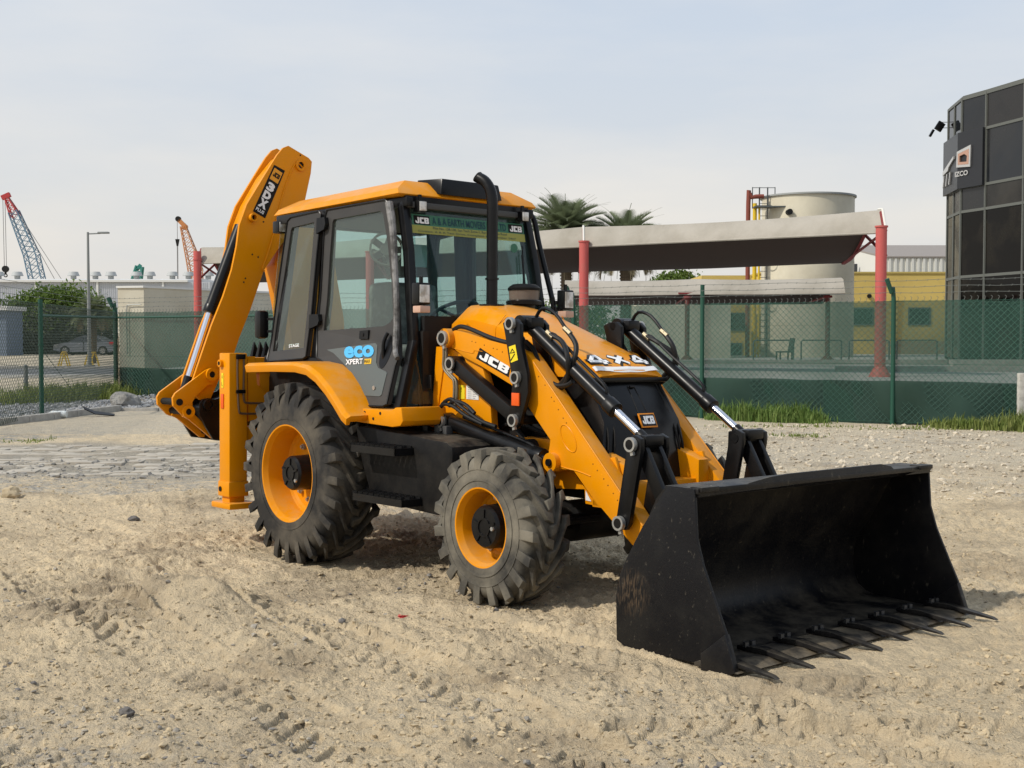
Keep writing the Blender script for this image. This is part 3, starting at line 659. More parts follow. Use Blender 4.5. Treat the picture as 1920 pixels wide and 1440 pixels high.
# --- CAB
def CYf(x, z): return -.818+.07*x+.05*z-.30*max(0, 1.70-z)
def cabf(s, off):  # prism thickness t maps inward from the cab side
    return lambda v: (v[0], -s*(CYf(v[0], v[2])+off+v[1]), v[2])
def cabprism(b, poly, s, o0, o1, hole=None):
    return b.prism(poly, 'y', 0, o1-o0, hole=hole, fn=lambda v: (v[0], -s*(CYf(v[0], v[2])+o0+v[1]), v[2]))
DO = [(-0.053, 2.701), (0.655, 2.72), (0.687, 2.697), (0.752, 2.457), (0.899, 1.637), (0.937, 1.552), (0.932, 1.498), (0.96, 1.225), (0.925, 1.209), (0.594, 1.206), (0.554, 1.224), (0.463, 1.292), (0.301, 1.412), (0.142, 1.49), (-0.04, 1.554), (-0.112, 1.763), (-0.086, 2.074), (-0.079, 2.636)]
DG = [(0.032, 2.62), (0.604, 2.641), (0.637, 2.615), (0.7, 2.421), (0.768, 2.144), (0.807, 1.847), (0.778, 1.816), (0.701, 1.786), (-0.032, 1.762), (-0.005, 2.01), (0.005, 2.34), (0.02, 2.596)]
RO = [(-0.54, 2.679), (-0.16, 2.701), (-0.13, 2.673), (-0.162, 2.349), (-0.198, 1.881), (-0.184, 1.562), (-0.216, 1.541), (-0.68, 1.516), (-0.709, 1.542), (-0.727, 1.686), (-0.66, 2.202), (-0.582, 2.652)]
RG = [(-0.518, 2.595), (-0.224, 2.617), (-0.216, 2.596), (-0.25, 2.017), (-0.254, 1.629), (-0.664, 1.599), (-0.67, 1.855), (-0.599, 2.199), (-0.532, 2.575)]
DP = [(0.01, 1.646), (0.62, 1.672), (0.664, 1.645), (0.709, 1.519), (0.752, 1.481), (0.855, 1.455), (0.866, 1.444), (0.876, 1.291), (0.857, 1.279), (0.653, 1.281), (0.616, 1.292), (0.451, 1.438), (0.316, 1.516), (0.161, 1.588), (0.021, 1.625)]
cab = M
def side(s):
    # pillars: built as bars following the cab side
    b = MB()
    def pl(poly, w_, t_=.06):
        P_ = [Vector((p[0], -s*(CYf(p[0], p[1])+.035), p[1])) for p in PCs[poly]]
        for i in range(len(P_)-1):
            d_ = (P_[i+1]-P_[i]).normalized(); b.bar(P_[i]-d_*.01, P_[i+1]+d_*.01, w_, t_, up=(0, 1, 0), bev=.012)
    pl('A', .075); pl('B', .14); pl('C', .07)
    b.bar((-.80, -s*(CYf(-.8, 2.68)+.035), 2.675), (.86, -s*(CYf(.86, 2.68)+.035), 2.695), .07, .06, bev=.01)
    b.bar((-.80, -s*(CYf(-.8, 1.52)+.035), 1.52), (.25, -s*(CYf(.25, 1.5)+.035), 1.50), .09, .06, bev=.01)
    b.bar((.35, -s*(CYf(.4, 1.2)+.06), 1.19), (1.00, -s*(CYf(1.0, 1.2)+.06), 1.20), .06, .06, bev=.01)
    b.build('cab_pillar', BLK, M)
    door = cabprism(MB(), DO, s, -.028, .012, [DG]).build('cab_door', GRYF, M, smooth=False)
    cabprism(MB(), DG, s, -.012, -.006).build('door_window', GLS, door, smooth=False)
    P_ = [(p[0], -s*(CYf(*p)-.030), p[1]) for p in DO]; b = MB(); b.tube(P_+[P_[0]], .008, seg=6, smooth=1); b.build('door_seal', BLK, door)
    cabprism(MB(), DP, s, -.0325, -.0285).build('door_panel', GRYP, door, smooth=False)
    rw = cabprism(MB(), RO, s, -.028, .006, [RG]).build('rear_side_window', GRYF, M, smooth=False)
    cabprism(MB(), RG, s, -.014, -.008).build('window_pane', GLS, rw, smooth=False)
    P_ = [(p[0], -s*(CYf(*p)-.030), p[1]) for p in RO]; b = MB(); b.tube(P_+[P_[0]], .008, seg=6, smooth=1); b.build('window_seal', BLK, rw)
    for (c0, c1) in HG:
        b = MB(); n0, n1 = c0, c1
        cabprism(b, [(n0[0], n0[1]), (n1[0], n0[1]), (n1[0]+.015, n0[1]-.05), (n1[0], n1[1]+.03), (n0[0], n1[1])], s, -.065, -.02); b.build('door_hinge', BLK, door)
    # latch, handle
    (hx, hz), (lx, lz), (kx, kz) = HD
    b = MB(); cabprism(b, [(hx-.05, hz+.03), (hx+.05, hz+.035), (hx+.055, hz-.03), (hx-.05, hz-.03)], s, -.05, -.028); b.cyl((hx-.01, -s*(CYf(hx, hz)-.045), hz), (hx-.01, -s*(CYf(hx, hz)-.056), hz), .014); b.build('door_latch', BLK, door)
    b = MB(); pr = [(lx-.045, -s*(CYf(lx, lz)-.03), lz-.12), (lx-.055, -s*(CYf(lx, lz)-.05), lz-.05), (lx-.055, -s*(CYf(lx, lz)-.05), lz+.05), (lx-.03, -s*(CYf(lx, lz)-.03), lz+.12)]
    b.tube(pr, .014, smooth=4)
    b.prism([(lx-.04+.06*math.cos(a), lz+.14*math.sin(a)) for a in [2*math.pi*i/16 for i in range(16)]], 'y', 0, .01, fn=lambda v: (v[0], -s*(CYf(v[0], v[2])-.031+v[1]*0.3), v[2]))
    b.build('door_handle', BLK, door)
    b = MB(); b.cyl((kx, -s*(CYf(kx, kz)-.030), kz), (kx, -s*(CYf(kx, kz)-.042), kz), .016); b.build('door_stop', STL, door)
    return door
PCs = {'A': [(0.779, 2.69), (0.87, 2.333), (0.977, 1.675), (1.034, 1.205)], 'B': [(-0.111, 2.697), (-0.116, 2.013), (-0.11, 1.554)], 'C': [(-0.576, 2.664), (-0.662, 1.525)]}
HG = [[(-0.135, 2.64), (-0.036, 2.517)], [(-0.177, 1.889), (-0.064, 1.775)]]
HD = [(0.498, 1.725), (0.824, 1.617), (0.775, 1.338)]
door = side(-1); side(1)
# stickers on the near door
def ontext(name, s_, m, q, parent, bold=0, off=.036, spacing=1.0):
    (x0, z0), (x1, z1), (x2, z2) = q   # lower-left, lower-right, upper-left
    y = lambda x, z: CYf(x, z)-off
    O = Vector((x0, y(x0, z0), z0)); X = Vector((x1, y(x1, z1), z1))-O; U = Vector((x2, y(x2, z2), z2))-O
    return text(name, s_, m, parent, O, X, U, X.length, U.length, bold, spacing=spacing)
ontext('eco_lettering', 'eco', BLU, [(0.32, 1.548), (0.671, 1.562), (0.277, 1.637)], door, .045)
ontext('small_lettering', 'XPERT', WHT, [(0.362, 1.501), (0.564, 1.51), (0.344, 1.54)], door, .02)
q = [(0.578, 1.507), (0.657, 1.511), (0.645, 1.55), (0.566, 1.546)]; b = MB(); cabprism(b, q, -1, -.036, -.033); b.build('small_tag', mat('tag_yellow', (.70, .42, .02), .5), door)
ontext('tag_lettering', 'MAX', BLK2, [(0.581, 1.514), (0.647, 1.519), (0.569, 1.538)], door, .0, .0375)
ontext('window_sticker', 'STAGE', WHT, [(-0.464, 1.629), (-0.33, 1.638), (-0.478, 1.655)], [o for o in M.children if o.name.startswith('rear_side_window')][0], .02, .020)
# torn plastic on the grab rail by the door
b = MB(); q = [(0.718, 2.691), (0.774, 2.495), (0.817, 2.22), (0.851, 1.986), (0.867, 1.753), (0.905, 1.598), (0.949, 1.552)]
b.tube([(p[0]+.02, CYf(*p)-.055, p[1]) for p in q], .024, seg=10, smooth=4, radii=[.03, .026, .024, .022, .022, .024, .020, .018]); b.build('wrapped_grab_rail', WRAP, M)
# windscreen and rear glazing
A_ = PCs['A']
def cross(name, x0, z0, x1, z1, m, inset, t=.008):
    y0, y1 = CYf(x0, z0)+inset, CYf(x1, z1)+inset
    b = MB(); b.raw([(x0, y0, z0), (x0, -y0, z0), (x1, -y1, z1), (x1, y1, z1), (x0-t, y0, z0), (x0-t, -y0, z0), (x1-t, -y1, z1), (x1-t, y1, z1)], [(0,1,2,3),(4,5,6,7),(0,1,5,4),(1,2,6,5),(2,3,7,6),(3,0,4,7)])
    return b.build(name, m, M, smooth=False)
(xa, za), (xm_, zm), (xc, zc_), (xd, zd) = A_
WS = cross('windscreen', xc+.01, zc_, xa+.02, za, GLSB, .06)
cross('lower_windscreen', xd+.02, zd+.02, xc+.01, zc_-.02, GLSB, .06)
cross('rear_window', -.83, 1.55, -.80, 2.66, GLSB, .06)
for (x, z, h_, w_, ww) in ((xa+.01, za+.02, .60, .10, .06), (xc, zc_-.01, .66, .035, .05), (-.82, 2.68, .70, .08, .06), (-.84, 1.52, .70, .08, .06)):
    b = MB(); b.bar((x, -h_, z), (x, h_, z), w_, ww, up=(1, 0, 0), bev=.01); b.build('cab_cross_beam', BLK, M)
b = MB(); b.box(-.84, 1.05, -.66, .66, 1.10, 1.185, .01); b.box(-.84, -.78, -.72, .72, 1.1, 1.5); b.build('cab_floor', INT, M)
b = MB(); b.box(-.83, .85, -.60, .60, 2.655, 2.70, .01); b.build('cab_headliner', INT, M)
# roof
def loft_rect(b, rings, bev=0):
    vs = []
    for (x0, x1, y, z0, z1) in rings: vs += [(x0, -y, z0), (x1, -y, z1), (x1, y, z1), (x0, y, z0)]
    n = len(rings); fs = [(0, 1, 2, 3), tuple(range(4*n-4, 4*n))]
    for k in range(n-1):
        for q in range(4): fs.append((4*k+q, 4*k+(q+1) % 4, 4*k+4+(q+1) % 4, 4*k+4+q))
    return b.raw(vs, fs, bev)
b = MB()
loft_rect(b, [(-.90, .80, .645, 2.715, 2.735), (-.945, .835, .675, 2.728, 2.752), (-.90, .80, .655, 2.775, 2.795), (-.78, .70, .52, 2.852, 2.872), (-.6, .5, .2, 2.868, 2.885)], .006)
RF = b.build('cab_roof', YEL, M, 15)
b = MB(); b.raw([(.64, -.33, 2.80), (.852, -.30, 2.772), (.852, .30, 2.772), (.64, .33, 2.80), (.60, -.335, 2.90), (.835, -.275, 2.895), (.835, .275, 2.895), (.60, .335, 2.90)], [(0,1,2,3),(4,5,6,7),(0,1,5,4),(1,2,6,5),(2,3,7,6),(3,0,4,7)], .010); b.build('roof_intake', BLK, RF)
b = MB(); b.cyl((.45, -.35, 2.86), (.45, -.35, 2.895), .05); b.build('roof_cap', BLK, RF)
# dealer banner inside the top of the windscreen
bt = lambda t: (xa+.02+(xc-xa-.01)*t, za+(zc_-za)*t)   # point down the windscreen
def onws(t, y, off=.004): x, z = bt(t); return Vector((x+off, y, z))
b = MB(); p = [onws(.075, -.545), onws(.075, .545), onws(.155, .545), onws(.155, -.545)]; b.raw([tuple(v) for v in p]+[tuple(v-Vector((.003, 0, 0))) for v in p], [(0,1,2,3),(7,6,5,4)])
BN = b.build('dealer_banner', mat('banner_green', (.045, .16, .10), .5), WS, smooth=False)
b = MB(); p = [onws(.155, -.55), onws(.155, .55), onws(.215, .55), onws(.215, -.55)]; b.raw([tuple(v) for v in p]+[tuple(v-Vector((.003, 0, 0))) for v in p], [(0,1,2,3),(7,6,5,4)])
BN2 = b.build('banner_strip', mat('banner_olive', (.30, .30, .07), .5), WS, smooth=False)
wup = (onws(0, 0)-onws(1, 0)).normalized(); WL = (onws(0, 0)-onws(1, 0)).length
NAVY = mat('banner_navy', (.012, .05, .07), .5)
text('banner_lettering', 'A & A EARTH MOVERS PVT.LTD', NAVY, WS, onws(.143, -.36, .006), (0, 1, 0), wup, .72, .055*WL, .012)
text('banner_small_print', 'Plot No. 128-130, San Tech Zone-1, Rural Business Road', NAVY, WS, onws(.180, -.36, .006), (0, 1, 0), wup, .72, .020*WL)
text('banner_small_print', 'Contact: A & A Test Drive, Complaint Dial Number 24x7', NAVY, WS, onws(.208, -.50, .006), (0, 1, 0), wup, .95, .018*WL)
wn = Vector((0, 1, 0)).cross(wup); wn = wn if wn.x > 0 else -wn
for yy in (-.53, .385):
    b = MB(); p = [onws(.085, yy, .007), onws(.085, yy+.145, .007), onws(.148, yy+.145, .007), onws(.148, yy, .007)]; b.raw([tuple(v) for v in p], [(0,1,2,3)]); b.build('banner_badge', BLK2, WS, smooth=False)
    jcb('badge_lettering', WHT, WS, onws(.142, yy+.01, .007), Vector((0, 1, 0)), wup, .125, .045*WL, wn*.002, .001)
# wiper
b = MB(); b.tube([onws(.96, .30, .03), onws(.6, .44, .035), onws(.32, .47, .035)], .008, seg=6); b.tube([onws(.80, .46, .025), onws(.25, .49, .025)], .006, seg=6); b.build('wiper', BLK, M)
b = MB(); b.cyl(onws(.27, .42, .006), onws(.27, .42, .009), .035); b.build('round_sticker', BN.data.materials[0], WS)
# work lights, head lights, rail for far mirror
def lamp(name, x, y, z, w_, h_, d_):
    b = MB(); b.box(x-d_, x, y-w_/2, y+w_/2, z-h_/2, z+h_/2, .012); b.box(x-d_*.6, x-d_*.4, y-.012, y+.012, z+h_/2, z+h_/2+.045)
    o = b.build(name, BLK, M)
    b = MB(); b.box(x-.002, x+.004, y-w_*.40, y+w_*.40, z-h_*.40, z+h_*.40, .002); b.build('lamp_lens', GLW, o); return o
lamp('work_lamp', .90, -.50, 2.665, .075, .085, .08); lamp('work_lamp', .90, .50, 2.665, .075, .085, .08)
lamp('work_lamp', -.74, -.70, 2.62, .09, .10, .10)
for s in (-1, 1):
    o = lamp('headlamp', 1.19, s*.70, 2.01, .105, .155, .085)
    b = MB(); b.box(1.11, 1.20, s*.70-.045, s*.70+.045, 1.875, 1.925, .008); b.build('indicator', AMB, o)
    b = MB(); b.bar((1.12, s*.70, 1.99), (1.07, s*.62, 1.99), .03, .02); b.bar((1.12, s*.70, 1.94), (1.07, s*.62, 1.94), .03, .02); b.cyl((1.08, s*.63, 1.90), (1.08, s*.63, 2.03), .016); b.build('lamp_bracket', BLK, o)
b = MB(); b.tube(Y3([(0.602, 2.74), (0.7, 2.715), (0.758, 2.655), (0.811, 2.48), (0.889, 2.263), (0.966, 2.049)], .72)+[(1.09, .66, 1.86)], .022, seg=10, smooth=4); b.build('mirror_rail', BLK, M)
# mirror stalk at cab rear, near side
b = MB(); q = [(-0.812, 1.813)][0]; b.box(q[0]-.06, q[0]+.04, -.90, -.81, q[1]-.11, q[1]+.12, .03); b.bar((q[0], -.85, q[1]+.05), (q[0]+.10, -.77, q[1]+.05), .02, .02); b.bar((q[0], -.85, q[1]-.05), (q[0]+.10, -.77, q[1]-.05), .02, .02); b.build('rear_lamp_pod', BLK, M)
# interior
b = MB(); b.box(-.18, .10, -.26, .26, 1.62, 2.16, .06); b.box(-.15, .36, -.26, .26, 1.54, 1.66, .05); b.box(-.05, .22, -.2, .2, 1.18, 1.56, .03); b.build('seat', SEAT, M, 60)
b = MB(); b.box(.72, .98, -.20, .25, 1.18, 1.78, .05); b.tube([(.80, -.05, 1.70), (.72, -.05, 1.88)], .03); b.box(-.60, .1, .36, .62, 1.18, 1.75, .04); b.build('dashboard', mat('dash_dark', (.02, .022, .025), .6), M, 60)
b = MB(); c = Vector((.70, -.05, 1.90)); up_ = Vector((-.45, 0, .9)).normalized(); q_ = up_.to_track_quat('Z', 'Y').to_matrix()
b.tube([c + q_ @ Vector((.19*math.cos(a), .19*math.sin(a), 0)) for a in [2*math.pi*i/24 for i in range(25)]], .015, seg=8, smooth=1)
for a in (.3, 2.4, 4.5): b.tube([c-up_*.03, c + q_ @ Vector((.18*math.cos(a), .18*math.sin(a), 0))], .013, seg=6)
b.build('steering_wheel', mat('wheel_teal', (.02, .03, .035), .5), M)
b = MB(); q = [(0.263, 2.383)][0]; c = Vector((q[0]+.1, -.45, q[1])); b.ring(c, (1, -.6, .1), .115, .13, .05, 26); b.cyl(c, c+Vector((.04, -.02, 0)), .05)
for k in range(5):
    a = 2*math.pi*k/5; qq = Vector((1, -.6, .1)).to_track_quat('Z', 'Y').to_matrix(); b.bar(c, c+qq @ Vector((.115*math.cos(a), .115*math.sin(a), 0)), .05, .006, up=(1, -.6, .1))
b.tube([c, c+Vector((-.10, 0, -.02)), c+Vector((-.2, .02, .0))], .02); b.build('cab_fan', mat('fan_grey', (.16, .17, .16), .6), M)
b = MB(); b.box(.52, .55, -.42, -.20, 2.25, 2.42); b.build('inside_mirror', mat('pale_card', (.35, .48, .48), .5), M); 
b = MB(); b.bar((-.2, -.1, 1.62), (.45, -.56, 1.70), .02, .02); b.build('arm_strap', mat('clear_wrap', (.5, .52, .5), .3), M)
b = MB(); b.tube([(-.5, -.45, 1.2), (-.5, -.45, 1.85)], .02); b.tube([(-.5, -.2, 1.2), (-.48, -.2, 1.8)], .02); b.box(-.62, -.35, -.5, .5, 1.18, 1.6, .03); b.build('rear_console', INT, M)
# --- REAR: frame, stabilisers, boom, dipper
b = MB()
b.box(-1.06, -.94, -.935, .935, .82, .98, .01); b.box(-1.06, -.94, -.935, .935, 1.42, 1.55, .01)
for y in (-.80, .60): b.box(-1.05, -.95, y, y+.2, .55, 1.50, .01)
b.box(-1.0, -.62, -.35, .35, .80, 1.0, .02)
b.prism([(-0.925, 1.558), (-0.856, 1.558), (-0.836, 1.329), (-0.746, 1.248), (-0.595, 1.228), (-0.595, 1.111), (-0.816, 1.126), (-0.836, 1.042), (-0.915, 1.023)], 'x', -.96, -.93)
b.build('rear_frame', YEL, M)
b = MB(); b.box(-.93, -.66, -.73, .73, .85, 1.40, .02); b.build('rear_bulkhead', DRK, M)
for s in (-1, 1):
    b = MB(); y0, y1 = sorted((s*1.10, s*.936)); b.box(-1.084, -.91, y0, y1, .52, 1.585, .012)
    b.box(-1.092, -.902, min(s*1.108, s*.928), max(s*1.108, s*.928), .41, .535, .010); b.cyl((-1.04, s*1.095, 1.50), (-1.04, s*1.125, 1.50), .030)
    stb = b.build('stabiliser_leg', YEL, M)
    b = MB(); b.box(-1.06, -.935, min(s*1.085, s*.95), max(s*1.085, s*.95), .35, .42); b.box(-1.15, -.83, min(s*1.14, s*.88), max(s*1.14, s*.88), .315, .365, .014); b.build('stabiliser_foot', YEL, stb)
    b = MB(); b.cyl((-1.04, s*1.11, 1.50), (-1.04, s*1.128, 1.50), .016); b.cyl((-1.045, s*1.108, .47), (-1.045, s*1.116, .47), .020); b.build('leg_pin', BLK2, stb)
    if s < 0:
        b = MB(); b.box(-1.04, -1.005, -1.1035, -1.1012, 1.30, 1.42); b.build('leg_sticker', DECY, stb)
        text('leg_sticker_mark', 'A', BLK, stb, (-1.03, -1.104, 1.375), (1, 0, 0), (0, 0, 1), .014, .03); text('leg_sticker_mark', 'L', BLK, stb, (-1.03, -1.104, 1.315), (1, 0, 0), (0, 0, 1), .014, .03)
        b = MB(); b.box(-1.045, -1.0, -1.108, -1.1012, 1.13, 1.25, .003); b.build('leg_reflector', ORG, stb)
        b = MB()
        b.tube([(-.900, -1.03, 1.56), (-.897, -1.035, 1.47), (-.897, -1.03, 1.25), (-.897, -1.02, 1.12), (-.90, -.99, 1.09), (-.90, -.80, 1.085)], .009, seg=8)
        b.tube([(-.900, -.975, 1.56), (-.897, -.975, 1.44), (-.897, -.98, 1.25), (-.898, -.97, 1.19), (-.90, -.94, 1.175), (-.90, -.80, 1.17)], .009, seg=8)
        b.build('stabiliser_pipe', mat('rusty_pipe', (.16, .10, .06), .5, metal=.4), stb)
        b = MB(); b.box(-.905, -.885, -1.045, -.965, 1.535, 1.575, .004); b.box(-.905, -.885, -1.045, -.965, 1.255, 1.285, .003); b.build('pipe_clamp', BLK, stb)
# dipper folded across the back of the machine, its broad side square to the machine's length
DX = -1.60; DT = .20
DIP = [(-0.198, 3.428), (-0.144, 3.453), (0.068, 3.366), (0.102, 3.335), (0.09, 3.227), (0.034, 2.995), (-0.038, 2.733), (-0.143, 2.653), (-0.258, 2.503), (-0.392, 2.32), (-0.525, 1.971), (-0.635, 1.72), (-0.733, 1.453), (-0.83, 1.352), (-0.911, 1.187), (-1.011, 1.179), (-1.085, 1.249), (-1.075, 1.354), (-0.996, 1.569), (-0.901, 1.822), (-0.789, 2.079), (-0.707, 2.314), (-0.66, 2.521), (-0.634, 2.705), (-0.562, 2.892), (-0.392, 3.156), (-0.258, 3.359)]
# taper the far plate edge
b = MB(); b.prism(DIP, 'x', DX, DX-.03, .004); b.prism(DIP, 'x', DX-DT, DX-DT-.03, .004)
cy_ = sum(p[0] for p in DIP)/len(DIP); 
INN = [(-0.215, 3.335), (-0.149, 3.371), (-0.038, 3.118), (-0.06, 2.852), (-0.148, 2.677), (-0.285, 2.501), (-0.419, 2.319), (-0.551, 1.97), (-0.666, 1.719), (-0.784, 1.453), (-0.886, 1.352), (-0.986, 1.271), (-1.026, 1.354), (-0.946, 1.569), (-0.86, 1.823), (-0.758, 2.08), (-0.676, 2.316), (-0.629, 2.523), (-0.598, 2.707), (-0.525, 2.886), (-0.366, 3.149)]
b.prism(INN, 'x', DX-.025, DX-DT-.005)
bd2 = [(0.017, 3.254), (-0.05, 3.305), (-0.094, 3.272), (-0.171, 3.106), (-0.247, 2.861), (-0.301, 2.643), (-0.365, 2.449), (-0.408, 2.338), (-0.387, 2.315)]
b.tube([(DX+.004, p[0], p[1]) for p in bd2], .007, seg=6, smooth=3)
q = [(-0.022, 3.289)][0]; b.ring((DX-.002, q[0], q[1]), (1, 0, 0), .030, .052, .02, 26)
q = [(-0.514, 2.779)][0]; b.ring((DX-.002, q[0], q[1]), (1, 0, 0), .024, .036, .05, 20)
ORF = YEL
dip = b.build('dipper_arm', ORF, M, 28)
b = MB()
for q, r_ in zip([(-0.022, 3.289), (-0.514, 2.779)], (.030, .024)):
    b.cyl((DX+.004, q[0], q[1]), (DX-DT-.02, q[0], q[1]), r_)
for q in [(-0.398, 2.75), (-0.509, 2.455), (-0.451, 2.435), (-0.577, 2.241), (-0.593, 2.207), (-0.022, 3.38)]:
    b.cyl((DX+.0005, q[0], q[1]), (DX+.002, q[0], q[1]), .008, seg=8)
b.build('dipper_pin', DRK, dip)
# model plate on the dipper
Q = [(-0.291, 3.266), (-0.182, 3.224), (-0.382, 2.784), (-0.504, 2.836)]; Q3 = [Vector((DX, p[0], p[1])) for p in Q]
b = MB(); b.prism(Q, 'x', DX+.0005, DX+.003); PLT = b.build('model_plate', BLK2, dip)
lf = (Q3[0]-Q3[3]); LN = lf.length; lf.normalize(); wd = (Q3[1]-Q3[0]); WN = wd.length; wd = (wd - lf*wd.dot(lf)).normalized()
base = Q3[3] + Vector((.0032, 0, 0))
def at_(a, c): return base + lf*(a*LN) + wd*(c*WN)
# badge square
b = MB(); b.raw([tuple(at_(.72, .12)), tuple(at_(.72, .90)), tuple(at_(.955, .90)), tuple(at_(.955, .12))], [(0,1,2,3)]); BG = b.build('plate_badge', mat('badge_yellow', (.75, .33, .02), .4), dip, smooth=False)
jcb('badge_lettering', BLK2, dip, at_(.80, .22), wd, lf, WN*.60, LN*.09, Vector((.001, 0, 0)), .001)
text('model_lettering', '3', WHT, dip, at_(.505, .16)+Vector((.001, 0, 0)), wd, lf, WN*.66, LN*.165, .06)
text('model_lettering', 'D', WHT, dip, at_(.335, .16)+Vector((.001, 0, 0)), wd, lf, WN*.66, LN*.155, .07)
text('model_lettering', 'X', WHT, dip, at_(.145, .12)+Vector((.001, 0, 0)), wd, lf, WN*.74, LN*.175, .07)
text('model_lettering', 'PLUS', WHT, dip, at_(.05, .12)+Vector((.001, 0, 0)), wd, lf, WN*.74, LN*.065, .03)
# bucket ram on the back of the dipper
pA, pB, pC = [Vector((DX-DT/2-.02, p[0], p[1])) for p in [(-0.554, 2.705), (-0.854, 1.95), (-1.1, 1.246)]]
b = MB(); b.cyl(pA, pB, .058, seg=28); b.cyl(pB-(pB-pA).normalized()*.05, pB+(pB-pA).normalized()*.02, .064, seg=28, bev=.006); rr_ = b.build('dipper_ram', BLK, M)
b = MB(); b.cyl(pB, pC-(pC-pB).normalized()*.06, .030, seg=24); b.build('ram_rod', CHR, rr_)
b = MB(); d_ = (pC-pB).normalized(); b.cyl(pC-d_*.14, pC, .042, seg=18); b.build('rod_eye', BLK, rr_)
b = MB(); b.tube([(DX-.12, p[0], p[1]) for p in [(-0.596, 2.49), (-0.669, 2.251), (-0.746, 2.014), (-0.813, 1.826), (-0.864, 1.639), (-0.925, 1.453)]], .010, seg=6); b.tube([(DX-.16, p[0], p[1]) for p in [(-0.803, 1.803), (-0.885, 1.592), (-0.966, 1.406)]], .010, seg=6); b.build('dipper_pipe', ORF, dip)
# tipping link plates, bucket links
TL = [(-1.28, 1.204), (-1.256, 1.244), (-0.976, 1.436), (-0.941, 1.45), (-0.891, 1.418), (-0.881, 1.339), (-0.906, 1.312), (-0.957, 1.308), (-1.066, 1.214), (-1.1, 1.164), (-1.096, 1.078), (-1.12, 1.047), (-1.154, 1.034), (-1.188, 1.049), (-1.275, 1.137)]
TL = [(p[0], p[1]) for p in TL]
b = MB(); b.prism(TL, 'x', -1.86, -1.89, .005); b.build('tipping_link', ORF, M)
b = MB(); b.prism(TL, 'x', -1.56, -1.59, .005)
for q, ro in zip([(-0.926, 1.399), (-1.145, 1.084)], (.055, .055)):
    b.ring((-1.565, q[0], q[1]), (1, 0, 0), .028, ro, .03, 24)
b.build('tipping_link', ORF, M)
b = MB()
for q in [(-0.926, 1.399), (-1.145, 1.084), (-1.222, 1.167)]:
    b.cyl((-1.548, q[0], q[1]), (-1.90, q[0], q[1]), .029)
b.build('link_pin', DRK, M)
b = MB(); BLN = [(-1.169, 1.041), (-1.125, 1.113), (-1.066, 1.061), (-0.85, 0.865), (-0.861, 0.842), (-0.901, 0.844), (-1.115, 1.017)]; b.prism(BLN, 'x', -1.60, -1.63, .004); b.build('bucket_push_link', ORF, M); b = MB(); b.prism(BLN, 'x', -1.82, -1.85, .004); b.build('bucket_push_link', ORF, M)
# digging bucket curled up behind the stabiliser
b = MB(); BK = [(-1.046, 1.157), (-1.026, 1.189), (-0.976, 1.197), (-0.906, 1.187), (-0.681, 1.243), (-0.525, 1.405), (-0.338, 1.452), (-0.338, 0.784), (-0.681, 0.798), (-0.846, 0.829), (-0.926, 0.841), (-0.996, 0.95), (-1.046, 1.043)]
b.prism(BK, 'x', -1.52, -1.55, .004); b.prism(BK, 'x', -1.92, -1.95, .004); b.prism([(-0.961, 1.109), (-0.681, 1.196), (-0.525, 1.382), (-0.365, 1.428), (-0.365, 0.833), (-0.681, 0.822), (-0.886, 0.877)], 'x', -1.54, -1.93)
q = [(-0.981, 1.142)][0]; b.ring((-1.545, q[0], q[1]), (1, 0, 0), .034, .048, .06, 26); b.cyl((-1.5, q[0], q[1]), (-1.6, q[0], q[1]), .033)
bk = b.build('digging_bucket', BLK, M)
for k in range(5):
    x = -1.52 - k*.105
    q = [(-0.302, 1.691), (-0.253, 1.557), (-0.247, 1.402), (-0.318, 1.393), (-0.345, 1.508)]
    b = MB(); cq = q[0]
    b.raw([(x-.012, q[0][0], q[0][1]), (x+.012, q[0][0], q[0][1])]+[(x+sx*.038, p[0], p[1]) for p in q[1:4] for sx in (-1, 1)]+[(x-.03, q[4][0], q[4][1]), (x+.03, q[4][0], q[4][1])],
          [(0,1,3,2),(2,3,5,4),(4,5,7,6),(6,7,9,8),(8,9,1,0),(0,2,4,6,8),(1,3,5,7,9)], .004)
    b.cyl((x, q[2][0]-.02, q[2][1]-.02), (x+.05, q[2][0]-.02, q[2][1]-.02), .025)
    b.build('bucket_tooth', BLK2, bk)
# boom standing behind the cab, slew post below
b = MB(); BO = [(-0.05, 2.765), (-0.133, 2.643), (-0.253, 2.38), (-0.165, 2.008), (-0.115, 1.669), (-0.048, 1.254), (0.037, 0.761), (0.502, 0.741), (0.44, 1.9), (0.263, 2.788)]
b.prism(BO, 'x', -1.58, -1.86, .012)
b.build('boom', ORF, M)
b = MB(); b.box(-1.5, -1.05, -.45, -.05, .55, 1.35, .04); b.cyl((-1.35, -.25, .5), (-1.35, -.25, 1.45), .12); b.build('slew_post', YEL2, M)
# --- FRONT BUCKET
SCRP = mat('bucket_side_scraped', (.0055, .0055, .0068), .42, spec=.22, noise=(2.2, (.018, .0165, .014), .5, .78, 9), bump=(60, .25, .004), scuff=(34, (.085, .075, .058), .60, .68, .7))
t = SCRP.node_tree; b_ = t.nodes['Principled BSDF']; c_ = N(t, 'ShaderNodeTexCoord')      # one rusty scraped patch with downward scratches
vm_ = N(t, 'ShaderNodeVectorMath', operation='DISTANCE'); vm_.inputs[1].default_value = (3.61, -1.118, .31); t.links.new(c_.outputs['Object'], vm_.inputs[0])
r1_ = N(t, 'ShaderNodeMapRange'); r1_.inputs[1].default_value = .15; r1_.inputs[2].default_value = .03; t.links.new(vm_.outputs['Value'], r1_.inputs[0])
mp_ = N(t, 'ShaderNodeMapping'); mp_.inputs['Scale'].default_value = (1, 1, .22); mp_.inputs['Rotation'].default_value = (0, .25, 0); t.links.new(c_.outputs['Object'], mp_.inputs[0])
